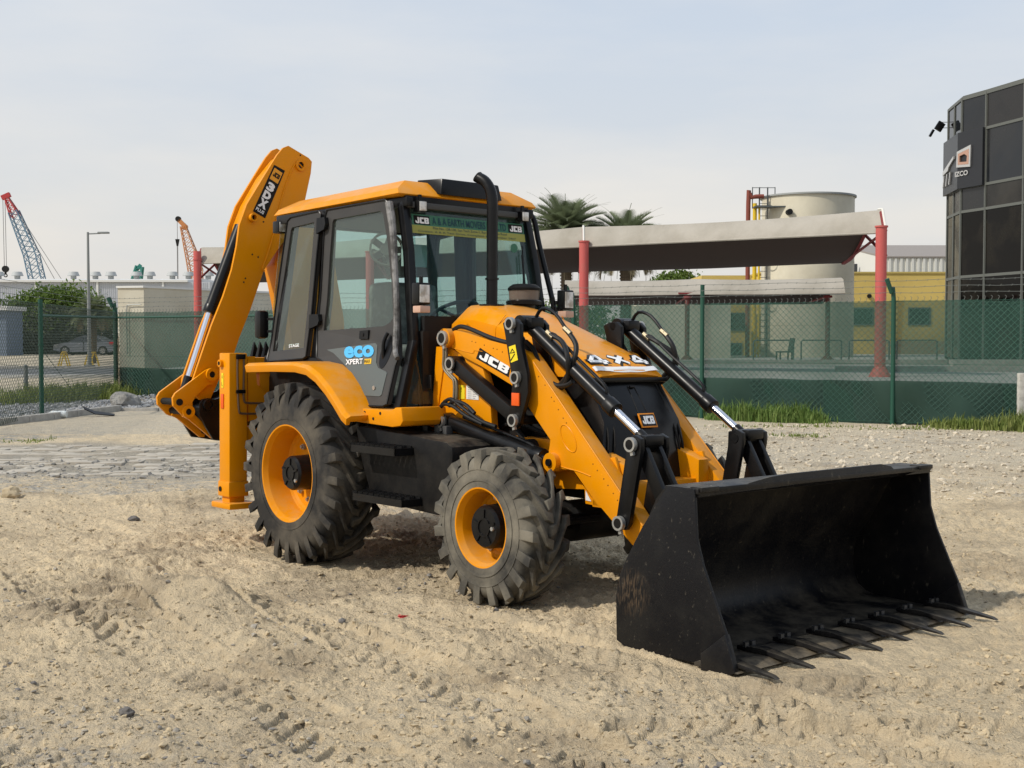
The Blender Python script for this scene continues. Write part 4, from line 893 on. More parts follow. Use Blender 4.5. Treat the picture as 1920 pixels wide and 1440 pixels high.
n_ = N(t, 'ShaderNodeTexNoise'); n_.inputs['Scale'].default_value = 85; n_.inputs['Detail'].default_value = 5; t.links.new(mp_.outputs[0], n_.inputs['Vector'])
r2_ = N(t, 'ShaderNodeMapRange'); r2_.inputs[1].default_value = .46; r2_.inputs[2].default_value = .62; t.links.new(n_.outputs['Fac'], r2_.inputs[0])
ml_ = N(t, 'ShaderNodeMath', operation='MULTIPLY'); t.links.new(r1_.outputs[0], ml_.inputs[0]); t.links.new(r2_.outputs[0], ml_.inputs[1])
x_ = N(t, 'ShaderNodeMixRGB'); t.links.new(ml_.outputs[0], x_.inputs[0]); t.links.new(b_.inputs['Base Color'].links[0].from_socket, x_.inputs[1]); x_.inputs[2].default_value = (.085, .058, .036, 1); t.links.new(x_.outputs[0], b_.inputs['Base Color'])
SP = [(3.857, 0.898), (4.046, 0.901), (4.063, 0.652), (4.107, 0.516), (4.192, 0.336), (4.259, 0.2), (4.318, 0.03), (4.112, 0.016), (3.84, 0.009), (3.561, 0.011), (3.501, 0.033), (3.494, 0.274), (3.525, 0.403), (3.573, 0.491), (3.681, 0.664)]
b = MB()
sh_o = [(4.03, .905), (3.90, .90), (3.83, .885), (3.78, .83), (3.69, .66), (3.61, .525), (3.545, .42), (3.510, .33), (3.497, .24), (3.505, .15), (3.54, .080), (3.60, .040), (3.68, .022), (3.95, .016), (4.20, .012)]
T_ = .014; sh_i = []
for i, p in enumerate(sh_o):
    a, c = sh_o[max(i-1, 0)], sh_o[min(i+1, len(sh_o)-1)]; tx, tz = c[0]-a[0], c[1]-a[1]; L = math.hypot(tx, tz); sh_i.append((p[0]-tz/L*-T_*-1*-1, p[1]+tx/L*T_*-1*-1))
sh_i = [(p[0]+.012, p[1]+.012 if p[1] < .5 else p[1]-.012) for p in sh_o]
vs = []
for y in (-1.112, 1.112):
    for p in sh_o: vs.append((p[0], y, p[1]))
    for p in sh_i: vs.append((p[0], y, p[1]))
n = len(sh_o); fs = []
for i in range(n-1):
    fs.append((i, i+1, 2*n+i+1, 2*n+i)); fs.append((n+i, n+i+1, 3*n+i+1, 3*n+i))
for o_ in (0, 2*n): fs += [(o_+i, o_+i+1, o_+n+i+1, o_+n+i) for i in range(n-1)]
fs += [(0, n, 3*n, 2*n), (n-1, 2*n-1, 4*n-1, 3*n-1)]
b.raw(vs, fs)
# folded lip and raised spill guard
b.box(3.84, 4.065, -1.112, 1.112, .876, .905, .004)
SG_ = [(-1.10, .90)]+[(-0.746, 0.89), (-0.693, 0.909), (-0.52, 0.93), (-0.355, 0.938), (0.069, 0.94), (0.557, 0.942), (0.66, 0.923), (0.755, 0.859), (0.813, 0.862)]+[(1.10, .90), (1.10, .86), (-1.10, .86)]
b.prism([(y, z) for y, z in SG_], 'x', 4.045, 4.062, .002)
for y in (-.56, -.37, .37, .56): b.prism([(3.745, .80), (3.60, .54), (3.50, .37), (3.40, .38), (3.44, .62), (3.60, .85), (3.68, .86)], 'y', y-.012, y+.012)
BUK = b.build('front_bucket', BUCK, M, 34)
for s in (-1, 1):
    b = MB(); b.prism(SP, 'y', s*1.118, s*1.100, .003); b.build('side_plate', SCRP if s < 0 else BUCK, BUK)
    b = MB(); SPW = [(4.105, 0.072), (4.259, 0.194), (4.325, 0.015), (4.291, -0.002), (4.106, -0.012)]; b.prism(SPW, 'y', s*1.128, s*1.090, .003); b.build('corner_wear_plate', BUCK, BUK)
    b = MB(); b.box(4.0, 4.08, s*1.03-.07, s*1.03+.07, .885, .912, .006); b.build('lip_corner', BUCK, BUK)
b = MB(); b.prism([(4.06, .020), (4.09, .034), (4.27, .036), (4.34, .012), (4.27, .002), (4.06, .002)], 'y', -1.125, 1.125, .002); b.build('cutting_edge', mat('edge_steel', (.018, .018, .019), .4, metal=.3, noise=(7, (.075, .062, .045), .42, .66, 8), dust=((.30, .24, .16), .9)), BUK)
# teeth
TB = [(4.233, -0.949), (4.216, -0.647), (4.228, -0.367), (4.247, -0.104), (4.242, 0.173), (4.256, 0.453), (4.255, 0.728), (4.273, 0.985)]
TT = [(4.566, -1.062), (4.576, -0.807), (4.583, -0.539), (4.581, -0.259), (4.589, 0.011), (4.603, 0.262), (4.612, 0.517), (4.598, 0.835)]
me = None
for k in range(8):
    y = -1.06 + k*2.12/7
    if me is None:
        b = MB(); b.raw([(-.10, -.040, .0), (-.10, .040, .0), (.06, .036, .0), (.06, -.036, .0), (-.10, -.040, .024), (-.10, .040, .024), (.05, .036, .030), (.05, -.036, .030), (.37, .018, -.022), (.37, -.018, -.022), (.34, .020, -.008), (.34, -.020, -.008)],
              [(0,1,5,4),(4,5,6,7),(7,6,10,11),(11,10,8,9),(9,8,2,3),(3,2,1,0),(0,4,7,3),(1,2,6,5),(3,7,11,9),(2,8,10,6)], .004)
        o = b.build('bucket_tooth', BUCK, BUK); me = o.data; me2 = None
    else: o = col_add(bpy.data.objects.new('bucket_tooth', me), BUK)
    o.location = (4.17, y, .038)
me2 = None
for k in range(8):
    y = -1.06 + k*2.12/7
    for dx in (-.026, .030):
        if me2 is None: b = MB(); b.cyl((0, 0, 0), (0, 0, .026), .018, seg=6); o = b.build('tooth_bolt', mat('bolt_grey', (.10, .10, .10), .4, metal=.8), BUK); me2 = o.data
        else: o = col_add(bpy.data.objects.new('tooth_bolt', me2), BUK)
        o.location = (4.12, y+dx, .058)
# ================================================================== GROUND
def vnoise(x, y, seed=0):
    xi = np.floor(x).astype(np.int64); yi = np.floor(y).astype(np.int64); fx = x-xi; fy = y-yi
    fx = fx*fx*fx*(fx*(fx*6-15)+10); fy = fy*fy*fy*(fy*(fy*6-15)+10)
    def h(a, b):
        n = (a*374761393 + b*668265263 + seed*1442695041) & 0xffffffff
        n = ((n ^ (n >> 13))*1274126177) & 0xffffffff
        return ((n ^ (n >> 16)) & 0xffff)/65535.0
    return (h(xi, yi)*(1-fx)+h(xi+1, yi)*fx)*(1-fy)+(h(xi, yi+1)*(1-fx)+h(xi+1, yi+1)*fx)*fy
def fbm(x, y, seed, oct_=4, gain=.5):
    s_ = 0; a = 1; t = 0
    for k in range(oct_):
        s_ = s_+a*(vnoise(x, y, seed+k)-.5); t += a; a *= gain; x = x*2.03+17.1; y = y*2.03+9.2
    return s_/t*2
def smooth(a, b, x): t = np.clip((x-a)/(b-a), 0, 1); return t*t*(3-2*t)
def to_uv(X, Y): dx, dy = X-CX, Y-CYP; return dx*VR.x+dy*VR.y, dx*VD.x+dy*VD.y
def ground_h(X, Y):
    u, v = to_uv(X, Y)
    near = 1-smooth(11, 20, v)
    tilt = (-.0125*Y*1 + .0065*X)*np.exp(-((X-1.8)**2/20+(Y)**2/9))
    h = tilt - .004
    sand = 1-smooth(10, 26, np.hypot(u, v))*.75
    # broad unevenness, kept off the wheels' standing ground
    h = h + .045*fbm(X*.55, Y*.55, 3, 3)*sand + .030*fbm(X*1.9, Y*1.9, 11, 4)*sand
    rough = .35+.65*smooth(-.25, .35, fbm(X*.8+3, Y*.8, 21, 2))
    clod = fbm(X*6.5, Y*6.5, 31, 5, .72); h = h + .050*clod*rough*sand
    rg_ = 1-np.abs(fbm(X*4.2, Y*4.2, 35, 3, .6))*2.2; h = h + .020*np.clip(rg_, -1, 1)*rough*near
    cl2 = np.maximum(vnoise(X*13, Y*13, 41)-.55, 0)*vnoise(X*2.2, Y*2.2, 43); h = h + .075*cl2*near*rough
    h = h + .024*fbm(X*15, Y*15, 47, 3, .8)*near*(.45+.55*rough)
    def mound(cu, cv, su, sv, a, seed): 
        d = ((u-cu)/su)**2+((v-cv)/sv)**2; return a*np.exp(-d)*(1+.5*fbm(u*3, v*3, seed, 3))
    h = h + mound(-2.05, 7.6, .60, .50, .19, 51) + mound(-1.3, 7.0, .8, .35, .08, 52) + mound(-2.9, 9.3, .8, .6, .10, 53) + mound(-.45, 8.5, 1.0, .22, .05, 54)
    h = h + mound(-2.9, 10.5, 1.6, .35, .05, 57) + mound(.15, 6.55, .8, .22, .045, 58) + mound(1.2, 5.9, .8, .3, .04, 59)
    # tyre tracks: rows of cleat prints running with and across the machine
    def track(x0, y0, x1, y1, wd, dep, pitch):
        dx, dy = x1-x0, y1-y0; L = math.hypot(dx, dy); tx, ty = dx/L, dy/L
        a = (X-x0)*tx+(Y-y0)*ty; c = -(X-x0)*ty+(Y-y0)*tx; wob = .06*np.sin(a*1.3+x0)
        c = c+wob; m = smooth(-wd*.5-.05, -wd*.5+.02, c)*(1-smooth(wd*.5-.02, wd*.5+.05, c))*smooth(-.3, .2, a)*(1-smooth(L-.2, L+.3, a))
        cle = (np.sin((a-np.abs(c)*.9)*2*math.pi/pitch+2.5*np.sign(c)) > .15)*(np.abs(c) > .015)
        edge = np.exp(-((np.abs(c)-wd*.5-.05)/.045)**2)*smooth(-.3, .2, a)*(1-smooth(L-.2, L+.3, a))
        return m*(-dep - dep*.9*cle) + edge*dep*1.1
    brk = .55+.45*smooth(-.1, .2, fbm(X*1.7, Y*1.7, 61, 2))
    TR = brk*near*(track(2.3, -1.30, 9, -1.60, .36, .034, .15) + track(1.0, -1.9, 5.4, -2.6, .34, .018, .15) + track(-2.5, -2.6, 6.5, -3.4, .40, .010, .17) + track(2.2, -4.6, 7.6, -2.0, .40, .010, .16) + track(2.0, .95, 8, .9, .40, .014, .17) + track(4.4, -4.4, 6.8, -3.2, .36, .014, .15))
    def tuv(u0, v0, u1, v1, wd, dep, pitch): p, q = S(u0, v0), S(u1, v1); return track(p.x, p.y, q.x, q.y, wd, dep, pitch)
    TR = TR + near*(.5+.5*brk)*(tuv(.4, 5.15, 4.2, 5.55, .30, .020, .17) + tuv(.9, 5.75, 4.4, 6.25, .28, .018, .16) + tuv(-1.4, 4.55, 3.2, 4.75, .28, .016, .17) + tuv(-.6, 8.9, -2.9, 8.2, .3, .016, .16))
    h = h*(1-.55*np.clip(np.abs(TR)*60, 0, 1)) + TR
    h = h + brk*near*(track(-7, -1.2, 3, -2.0, .38, .010, .16) + track(-1, -4.4, 5.4, -3.9, .42, .014, .17))
    # flatten where the machine stands
    for (wx, wy, rx, ry) in ((0, -.88, .50, .34), (0, .88, .50, .34), (2.175, -.84, .36, .26), (2.175, .84, .36, .26), (3.95, 0, .62, 1.30)):
        k = np.exp(-((X-wx)/rx)**4-((Y-wy)/ry)**4); base = -.0125*-Y*-1*1 + .0
        tgt = (-.0125*Y+.0065*X) + .004
        h = h*(1-k)+(tgt-.012)*k
    # sand pushed up against the bucket's near end and the front tyre
    h = h + .055*np.exp(-((X-3.85)/.55)**2-((Y+1.36)/.12)**2)*(1+.6*fbm(X*9, Y*9, 71, 3)) + .02*np.exp(-((X-4.55)/.12)**2-((Y)/1.2)**4)*(1+.8*fbm(X*9, Y*9, 72, 3))
    h = h + .045*np.exp(-((X-2.15)/.55)**2-((Y+1.22)/.11)**2)*(1+.6*fbm(X*9, Y*9, 73, 3)) + .04*np.exp(-((X-.05)/.6)**2-((Y+1.33)/.12)**2)*(1+.6*fbm(X*9, Y*9, 75, 3))
    # low bank at the back and right, levelling to the fence
    h = h + .05*smooth(19.5, 21.0, v)*(1-smooth(21.2, 22.4, v))*(u < -2)*(1+.8*fbm(u*1.5, v*1.5, 81, 3))
    h = h + .10*smooth(-10.6, -9.8, -np.abs(u+7))*0
    h = h + .45*smooth(76, 90, v)*(u < -4)
    # heap by the fence corner
    h = h + .22*np.exp(-((u+9.4)/1.3)**2-((v-33.2)/.8)**2)
    return h
angs = np.concatenate([np.linspace(-180, -50, 27)[:-1], np.linspace(-50, -31, 40)[:-1], np.linspace(-31, 31, 800), np.linspace(31, 50, 40)[1:], np.linspace(50, 180, 27)[1:]])
rad = [.4]
while rad[-1] < 3: rad.append(rad[-1]*1.03)
while rad[-1] < 12: rad.append(rad[-1]*1.0026)
while rad[-1] < 34: rad.append(rad[-1]*1.007)
while rad[-1] < 5000: rad.append(rad[-1]*1.09)
rad = np.array(rad); A_g, R_g = np.meshgrid(np.radians(angs), rad); nR, nA = A_g.shape
uu, vv = R_g*np.sin(A_g), R_g*np.cos(A_g)
Xg = CX+uu*VR.x+vv*VD.x; Yg = CYP+uu*VR.y+vv*VD.y; Zg = ground_h(Xg, Yg)
co = np.stack([Xg, Yg, Zg], -1).reshape(-1, 3)
co = np.vstack([co, [[CX, CYP, 0]]])
i, j = np.meshgrid(np.arange(nR-1), np.arange(nA-1), indexing='ij'); a = i*nA+j
quads = np.stack([a, a+1, a+nA+1, a+nA], -1).reshape(-1, 4)[:, ::-1]
me = bpy.data.meshes.new('ground'); me.vertices.add(len(co)); me.vertices.foreach_set('co', co.ravel())
tri = np.array([[nR*nA, k+1, k] for k in range(nA-1)])[:, ::-1]
nl = quads.size+tri.size; me.loops.add(nl); me.loops.foreach_set('vertex_index', np.concatenate([quads.ravel(), tri.ravel()]))
me.polygons.add(len(quads)+len(tri)); me.polygons.foreach_set('loop_start', np.concatenate([np.arange(len(quads))*4, len(quads)*4+np.arange(len(tri))*3]))
me.update(calc_edges=True); me.polygons.foreach_set('use_smooth', [True]*len(me.polygons))
SPOTS = [(p[0], p[1], a, c, d) for p, (a, c, d) in zip([(-2.719, 9.54), (-2.521, 8.33), (-2.731, 7.605), (-2.78, 10.561), (-2.894, 13.43), (2.645, 12.779), (-1.106, 7.991), (0.105, 6.027), (-2.904, 16.857), (-2.072, 7.254)], ((.35, .5, .8), (.3, .25, .8), (.35, .2, .9), (.3, .6, .6), (.9, .8, .6), (.5, .5, .4), (.5, .2, .5), (.7, .15, .5), (1.2, .9, .7), (.4, .3, .4)))]
# what lies where on the ground (r: grey gravel / dust, g: pale concrete or dry crust, b: bare paved strip)
u_, v_ = to_uv(co[:, 0], co[:, 1])
nz1 = fbm(co[:, 0]*.7, co[:, 1]*.7, 91, 4); nz2 = fbm(co[:, 0]*.35+5, co[:, 1]*.35, 95, 4)
gr = smooth(6.2, 4.6, v_+nz2*1.5)*smooth(-.35, .25, nz1+.15)*smooth(1.3, .2, u_) + smooth(11.5, 15, v_+nz1*2)*(.38+.5*nz2) + smooth(.2, .5, nz1)*.55
gr = gr + (np.abs(v_-15.2-(u_+5)*.15) < 1.8+nz1)*(u_ < -2.2)*.8
pale = smooth(12, 18, v_+nz1*2)*(u_ > 0)*.9 + ((v_ > 21.9+nz2*.5) & (u_ < -1.5))*1.0
pav = smooth(14.6, 15.6, v_+nz1)*smooth(20.3, 19.6, v_+nz1*.5)*smooth(-2.2, -3.4, u_+nz2)
drk = smooth(.12, .5, fbm(co[:, 0]*1.1+7, co[:, 1]*1.1, 97, 4))*.65*(v_ < 22)
for (cu, cv, su, sv, a_) in SPOTS: drk = drk + a_*np.exp(-((u_-cu)/su)**2-((v_-cv)/sv)**2)*(.7+1.2*fbm(co[:, 0]*5, co[:, 1]*5, 98, 3))
colr = np.stack([np.clip(gr, 0, 1), np.clip(pale, 0, 1), np.clip(pav, 0, 1), np.clip(drk, 0, 1)], -1)
at = me.color_attributes.new('zone', 'FLOAT_COLOR', 'POINT'); at.data.foreach_set('color', colr.astype(np.float32).ravel())
m = bpy.data.materials.new('sandy_ground'); m.use_nodes = True; t = m.node_tree; b = t.nodes['Principled BSDF']; b.inputs['Roughness'].default_value = .95; b.inputs['Specular IOR Level'].default_value = .15
att = N(t, 'ShaderNodeVertexColor'); att.layer_name = 'zone'; sp_ = N(t, 'ShaderNodeSeparateColor'); t.links.new(att.outputs[0], sp_.inputs[0])
c = N(t, 'ShaderNodeTexCoord')
def nn(scale, det=6, ro=.6):
    n = N(t, 'ShaderNodeTexNoise'); n.inputs['Scale'].default_value = scale; n.inputs['Detail'].default_value = det; n.inputs['Roughness'].default_value = ro; t.links.new(c.outputs['Object'], n.inputs['Vector']); return n.outputs['Fac']
def mixc(f, a, b_, mode='MIX'):
    x = N(t, 'ShaderNodeMixRGB', blend_type=mode)
    for k, s_ in ((0, f), (1, a), (2, b_)):
        if isinstance(s_, tuple): x.inputs[k].default_value = s_
        elif isinstance(s_, (int, float)): x.inputs[k].default_value = s_
        else: t.links.new(s_, x.inputs[k])
    return x.outputs[0]
def mr(x, a, b_, lo=0, hi=1):
    r = N(t, 'ShaderNodeMapRange'); t.links.new(x, r.inputs[0]); r.inputs[1].default_value = a; r.inputs[2].default_value = b_; r.inputs[3].default_value = lo; r.inputs[4].default_value = hi; return r.outputs[0]
sand = mixc(mr(nn(1.1), .35, .7), (.86, .69, .45, 1), (.71, .565, .365, 1)); sand = mixc(mr(nn(9, 8, .7), .4, .75), sand, (.52, .43, .30, 1))
grav = mixc(mr(nn(30, 5, .7), .35, .65), (.23, .21, .18, 1), (.60, .56, .48, 1))
cr_ = mixc(mr(nn(3.0, 8, .7), .3, .7), (.70, .60, .44, 1), (.57, .48, .345, 1))
pv = mixc(mr(nn(5, 6), .3, .7), (.40, .37, .31, 1), (.27, .25, .215, 1))
col_ = mixc(sp_.outputs[1], sand, cr_); f1 = N(t, 'ShaderNodeMath', operation='MULTIPLY'); t.links.new(sp_.outputs[0], f1.inputs[0]); t.links.new(mr(nn(4.5, 8, .75), .38, .60), f1.inputs[1])
col_ = mixc(f1.outputs[0], col_, grav); fd = N(t, 'ShaderNodeMath', operation='MULTIPLY'); t.links.new(att.outputs[1], fd.inputs[0]); t.links.new(mr(nn(7, 8, .75), .30, .62), fd.inputs[1])
col_ = mixc(fd.outputs[0], col_, (.32, .25, .17, 1))
col_ = mixc(mr(sp_.outputs[2], 0, 1, 0, .8), col_, pv)
col_ = mixc(mr(nn(140, 3, .8), .55, .75, 0, .35), col_, (.60, .52, .38, 1)); col_ = mixc(mr(nn(90, 3, .8), .60, .72, 0, .5), col_, (.13, .11, .09, 1))
t.links.new(col_, b.inputs['Base Color'])
bp = N(t, 'ShaderNodeBump'); bp.inputs['Strength'].default_value = 1.0; bp.inputs['Distance'].default_value = .032
ab = N(t, 'ShaderNodeMath', operation='SUBTRACT'); t.links.new(nn(11, 4, .6), ab.inputs[0]); ab.inputs[1].default_value = .5
ab2 = N(t, 'ShaderNodeMath', operation='ABSOLUTE'); t.links.new(ab.outputs[0], ab2.inputs[0]); ab3 = N(t, 'ShaderNodeMath', operation='MULTIPLY_ADD'); t.links.new(ab2.outputs[0], ab3.inputs[0]); ab3.inputs[1].default_value = -2.2
mx = N(t, 'ShaderNodeMath', operation='ADD'); m1_ = N(t, 'ShaderNodeMath', operation='MULTIPLY'); m1_.inputs[1].default_value = .45
t.links.new(nn(34, 8, .75), mx.inputs[0]); t.links.new(nn(120, 4, .7), m1_.inputs[0]); t.links.new(m1_.outputs[0], mx.inputs[1])
t.links.new(mx.outputs[0], ab3.inputs[2]); t.links.new(ab3.outputs[0], bp.inputs['Height']); t.links.new(bp.outputs[0], b.inputs['Normal'])
me.materials.append(m); G = col_add(bpy.data.objects.new('ground', me)); G['kind'] = 'structure'
def gh(u, v): 
    p = S(u, v); return float(ground_h(np.array([p.x]), np.array([p.y]))[0])
# loose stones and clods
def stones(name, label, cat, n, region, size, m, seed, sink=.3, kind='stuff'):
    rng = np.random.default_rng(seed); base = []; 
    ico = bmesh.new(); bmesh.ops.create_icosphere(ico, subdivisions=1, radius=1); V0 = np.array([v.co[:] for v in ico.verts]); F0 = np.array([[v.index for v in f.verts] for f in ico.faces]); ico.free()
    U, V = region(rng, n); n = len(U); P = np.stack([CX+U*VR.x+V*VD.x, CYP+U*VR.y+V*VD.y], -1); Z = ground_h(P[:, 0], P[:, 1])
    sc = size[0]*(size[1]/size[0])**(rng.random(n)**2.6)
    vs = V0[None]*(1+.28*rng.standard_normal((n, len(V0), 1)))*sc[:, None, None]*np.stack([rng.uniform(.7, 1.4, n), rng.uniform(.7, 1.3, n), rng.uniform(.45, .9, n)], -1)[:, None, :]
    th = rng.random(n)*6.28; cs, sn = np.cos(th)[:, None], np.sin(th)[:, None]
    x = vs[..., 0]*cs-vs[..., 1]*sn; y = vs[..., 0]*sn+vs[..., 1]*cs; z = vs[..., 2]
    vs = np.stack([x+P[:, :1], y+P[:, 1:], z+(Z+sc*(.5-sink))[:, None]], -1).reshape(-1, 3)
    fs = (F0[None]+np.arange(n)[:, None, None]*len(V0)).reshape(-1, 3)
    me = bpy.data.meshes.new(name); me.from_pydata(vs.tolist(), [], fs.tolist()); me.materials.append(m)
    o = col_add(bpy.data.objects.new(name, me)); tag(o, label, cat, None, kind); return o
def clear(U, V):
    X = CX+U*VR.x+V*VD.x; Y = CYP+U*VR.y+V*VD.y
    return ~((np.abs(X-4.0) < .75) & (np.abs(Y) < 1.25))
def reg_wedge(v0, v1, k=.46):
    def f(rng, n):
        v = v0*(v1/v0)**rng.random(n); u = rng.uniform(-k, k, n)*v; q = clear(u, v); return u[q], v[q]
    return f
CLOD = mat('sand_clods', (.50, .40, .255), .95, noise=(2, (.33, .27, .18), .4, .6), bump=(60, .5, .01))
PEB = mat('grey_pebbles', (.33, .295, .24), .85, noise=(1.7, (.16, .15, .14), .45, .6), bump=(50, .4, .006))
stones('sand_clods', 'small loose clods of pale sand strewn over the bare ground', 'soil', 24000, reg_wedge(4.0, 15), (.004, .017), CLOD, 1, sink=.35)
def patchy(rng, n):
    v = 3.9*(9/3.9)**(rng.random(n)**1.4); u = rng.uniform(-.46, .46, n)*v
    X = CX+u*VR.x+v*VD.x; Y = CYP+u*VR.y+v*VD.y
    q = (fbm(X*1.3, Y*1.3, 99, 3)+.12*rng.standard_normal(n) > .12) & clear(u, v) & (u < .9+.3*rng.standard_normal(n)); return u[q], v[q]
stones('pebbles', 'grey stone chips lying in patches across the foreground sand', 'gravel', 7000, patchy, (.004, .019), PEB, 2)
def rightg(rng, n): n = 6000; v = rng.uniform(13, 24.5, n)**1.0; u = rng.uniform(.5, .46*26, n); q = (u < v*.46) & (v < 29-.59*u); return u[q], v[q]
stones('pale_rubble', 'pale gravel chips over the ground in front of the green netted fence', 'gravel', 9000, rightg, (.012, .045), mat('pale_rubble', (.55, .48, .37), .9, noise=(1.5, (.33, .28, .21), .45, .6)), 3)
def leftg(rng, n): v = rng.uniform(15, 17.4, n); u = rng.uniform(-7.5, -2.6, n); return u, v
stones('dark_rubble', 'dark grey stone fragments scattered on the old paving strip', 'gravel', 700, leftg, (.01, .045), mat('dark_rubble', (.27, .255, .23), .9), 4)
def kerbg(rng, n):
    v = rng.uniform(24.0, 33, n); lo = -10.0-(v-24.4)*.0; u = rng.uniform(-13.5, -8.9, n); q = (v > 24.75+(u+10.085)*6.3) ; q2 = u > -14; 
    return u[q & q2], v[q & q2]
stones('gravel_bed', 'grey gravel bed between the concrete kerb and the chain link fence', 'gravel', 9000, kerbg, (.02, .06), mat('bed_gravel', (.22, .225, .23), .85, noise=(1.2, (.36, .36, .36), .4, .6)), 5, sink=.1)
# larger single stones
rng = random.Random(5)
def rock(name, label, cat, u, v, r, m, squash=.7, seed=1, group=None, parent=None):
    bm_ = bmesh.new(); bmesh.ops.create_icosphere(bm_, subdivisions=3, radius=1); rr = random.Random(seed); o3 = Vector((rr.random()*9, rr.random()*9, 0))
    from mathutils import noise
    for q in bm_.verts:
        k = 1+.35*noise.noise(q.co*1.3+o3)+.15*noise.noise(q.co*3.1+o3); q.co = Vector((q.co.x*r*k*1.15, q.co.y*r*k, q.co.z*r*k*squash))
    me = bpy.data.meshes.new(name); bm_.to_mesh(me); bm_.free(); me.materials.append(m); o = col_add(bpy.data.objects.new(name, me)); o.location = S(u, v, gh(u, v)+r*squash*.35); return tag(o, label, cat, group)
rock('boulder', 'rounded grey boulder at the foot of the thick fence corner post', 'boulder', -9.75, 31.2, .36, mat('boulder_rock', (.21, .20, .185), .9, noise=(6, (.32, .31, .28), .4, .7), bump=(14, .6, .03)), .75, 3)
rock('stone', 'pale cracked stone on the sand at the left edge of the photo', 'stone', -5.35, 13.2, .10, CLOD, .75, 5)
rock('stone', 'dark pointed stone in the foreground gravel patch, left of centre', 'stone', -1.74, 5.55, .032, mat('dark_stone', (.13, .12, .11), .9, bump=(40, .5, .01)), .8, 7)
rock('stone', 'dark stone on the grey patch behind the sand mound, left', 'stone', -3.55, 11.6, .05, MATS['dark_stone'], .6, 9)
# paving strip, left
PAVE = mat('old_paver', (.46, .42, .35), .9, noise=(2.5, (.33, .29, .235), .35, .7), bump=(30, .5, .01))
PV_ = thing('paving_strip', 'worn strip of half-buried grey paving blocks left of the machine', 'paving', S(-5.5, 17.5, 0), SROT); PV_['kind'] = 'structure'; del PV_['category']
b = MB(); b.box(-.19, .19, -.115, .115, -.05, .03, .012); me_p = b.build('paver', PAVE, PV_).data; first = True
rng = random.Random(3); cnt = 0
for r_ in range(17):
    for c_ in range(17):
        u = -8.9+c_*.40+(r_ % 2)*.2; v = 15.7+r_*.25
        if u > -3.0-rng.random()*1.2 or rng.random() < .10 or abs(u/v) > .44: continue
        if cnt >= 290: break
        o = PV_.children[0] if first else col_add(bpy.data.objects.new('paver', me_p), PV_); first = False; cnt += 1
        o.location = (u+5.5, v-17.5, gh(u, v)-.026+rng.uniform(-.014, .012)); o.rotation_euler = (rng.uniform(-.05, .05), rng.uniform(-.04, .04), rng.uniform(-.06, .06))
# concrete kerb
KERB = mat('kerb_concrete', (.42, .40, .36), .85, noise=(7, (.30, .28, .25), .4, .7), bump=(30, .3, .006))
KB = thing('kerb', 'low concrete kerb in front of the grey gravel bed', 'kerb', S(-10, 24.5, 0), SROT); KB['kind'] = 'structure'; del KB['category']
pts_ = [(-10.9, 20.6), (-10.085, 24.42), (-9.45, 28.2), (-9.28, 29.3)]
b = MB(); b.box(-.075, .075, .005, .985, -.1, .13, .012); mk = b.build('kerb_stone', KERB, KB).data; k0 = True
for (a, c) in zip(pts_[:-1], pts_[1:]):
    L = math.hypot(c[0]-a[0], c[1]-a[1]); n = max(1, round(L)); an = math.atan2(-(c[0]-a[0]), c[1]-a[1])
    for i in range(n):
        o = KB.children[0] if k0 else col_add(bpy.data.objects.new('kerb_stone', mk), KB); k0 = False
        o.location = (a[0]+(c[0]-a[0])*i/n+10, a[1]+(c[1]-a[1])*i/n-24.5, gh(a[0], a[1])*0); o.rotation_euler = (0, 0, an); o.scale = (1, L/n, 1)
for i in range(7):
    o = col_add(bpy.data.objects.new('kerb_stone', mk), KB); o.location = (-9.28+10+i*1.0, 29.3-24.5-i*.12, -.06); o.rotation_euler = (0, 0, -math.pi/2-.12)
# ================================================================== FENCE
GRN = mat('fence_green', (.018, .075, .05), .5); WIRE = mat('fence_wire_green', (.035, .085, .065), .6); WIRG = mat('fence_wire_dull', (.06, .085, .07), .6)
BARB = mat('barbed_wire', (.16, .17, .16), .5, metal=.3)
def net_mat(name, col, alpha, edge=None):
    m = bpy.data.materials.new(name); m.use_nodes = True; t = m.node_tree; t.nodes.clear(); o = N(t, 'ShaderNodeOutputMaterial')
    tr = N(t, 'ShaderNodeBsdfTransparent'); df = N(t, 'ShaderNodeBsdfDiffuse'); tl = N(t, 'ShaderNodeBsdfTranslucent'); c = N(t, 'ShaderNodeTexCoord')
    n = N(t, 'ShaderNodeTexNoise'); n.inputs['Scale'].default_value = .9; n.inputs['Detail'].default_value = 5; t.links.new(c.outputs['Object'], n.inputs['Vector'])
    r = N(t, 'ShaderNodeMapRange'); r.inputs[1].default_value = .3; r.inputs[2].default_value = .7; r.inputs[3].default_value = max(0, alpha-.07); r.inputs[4].default_value = min(1, alpha+.07); t.links.new(n.outputs['Fac'], r.inputs[0])
    x = N(t, 'ShaderNodeMixRGB'); x.inputs[1].default_value = (*col, 1); x.inputs[2].default_value = (*[v*1.35 for v in col], 1); t.links.new(n.outputs['Fac'], x.inputs[0])
    t.links.new(x.outputs[0], df.inputs[0]); t.links.new(x.outputs[0], tl.inputs[0]); m0 = N(t, 'ShaderNodeMixShader'); m0.inputs[0].default_value = .35; t.links.new(df.outputs[0], m0.inputs[1]); t.links.new(tl.outputs[0], m0.inputs[2])
    m1 = N(t, 'ShaderNodeMixShader'); t.links.new(r.outputs[0], m1.inputs[0]); t.links.new(tr.outputs[0], m1.inputs[1]); t.links.new(m0.outputs[0], m1.inputs[2]); t.links.new(m1.outputs[0], o.inputs[0]); return m
NET = net_mat('green_shade_net', (.050, .105, .08), .70); NETL = net_mat('green_shade_net_doubled', (.046, .082, .066), .95)
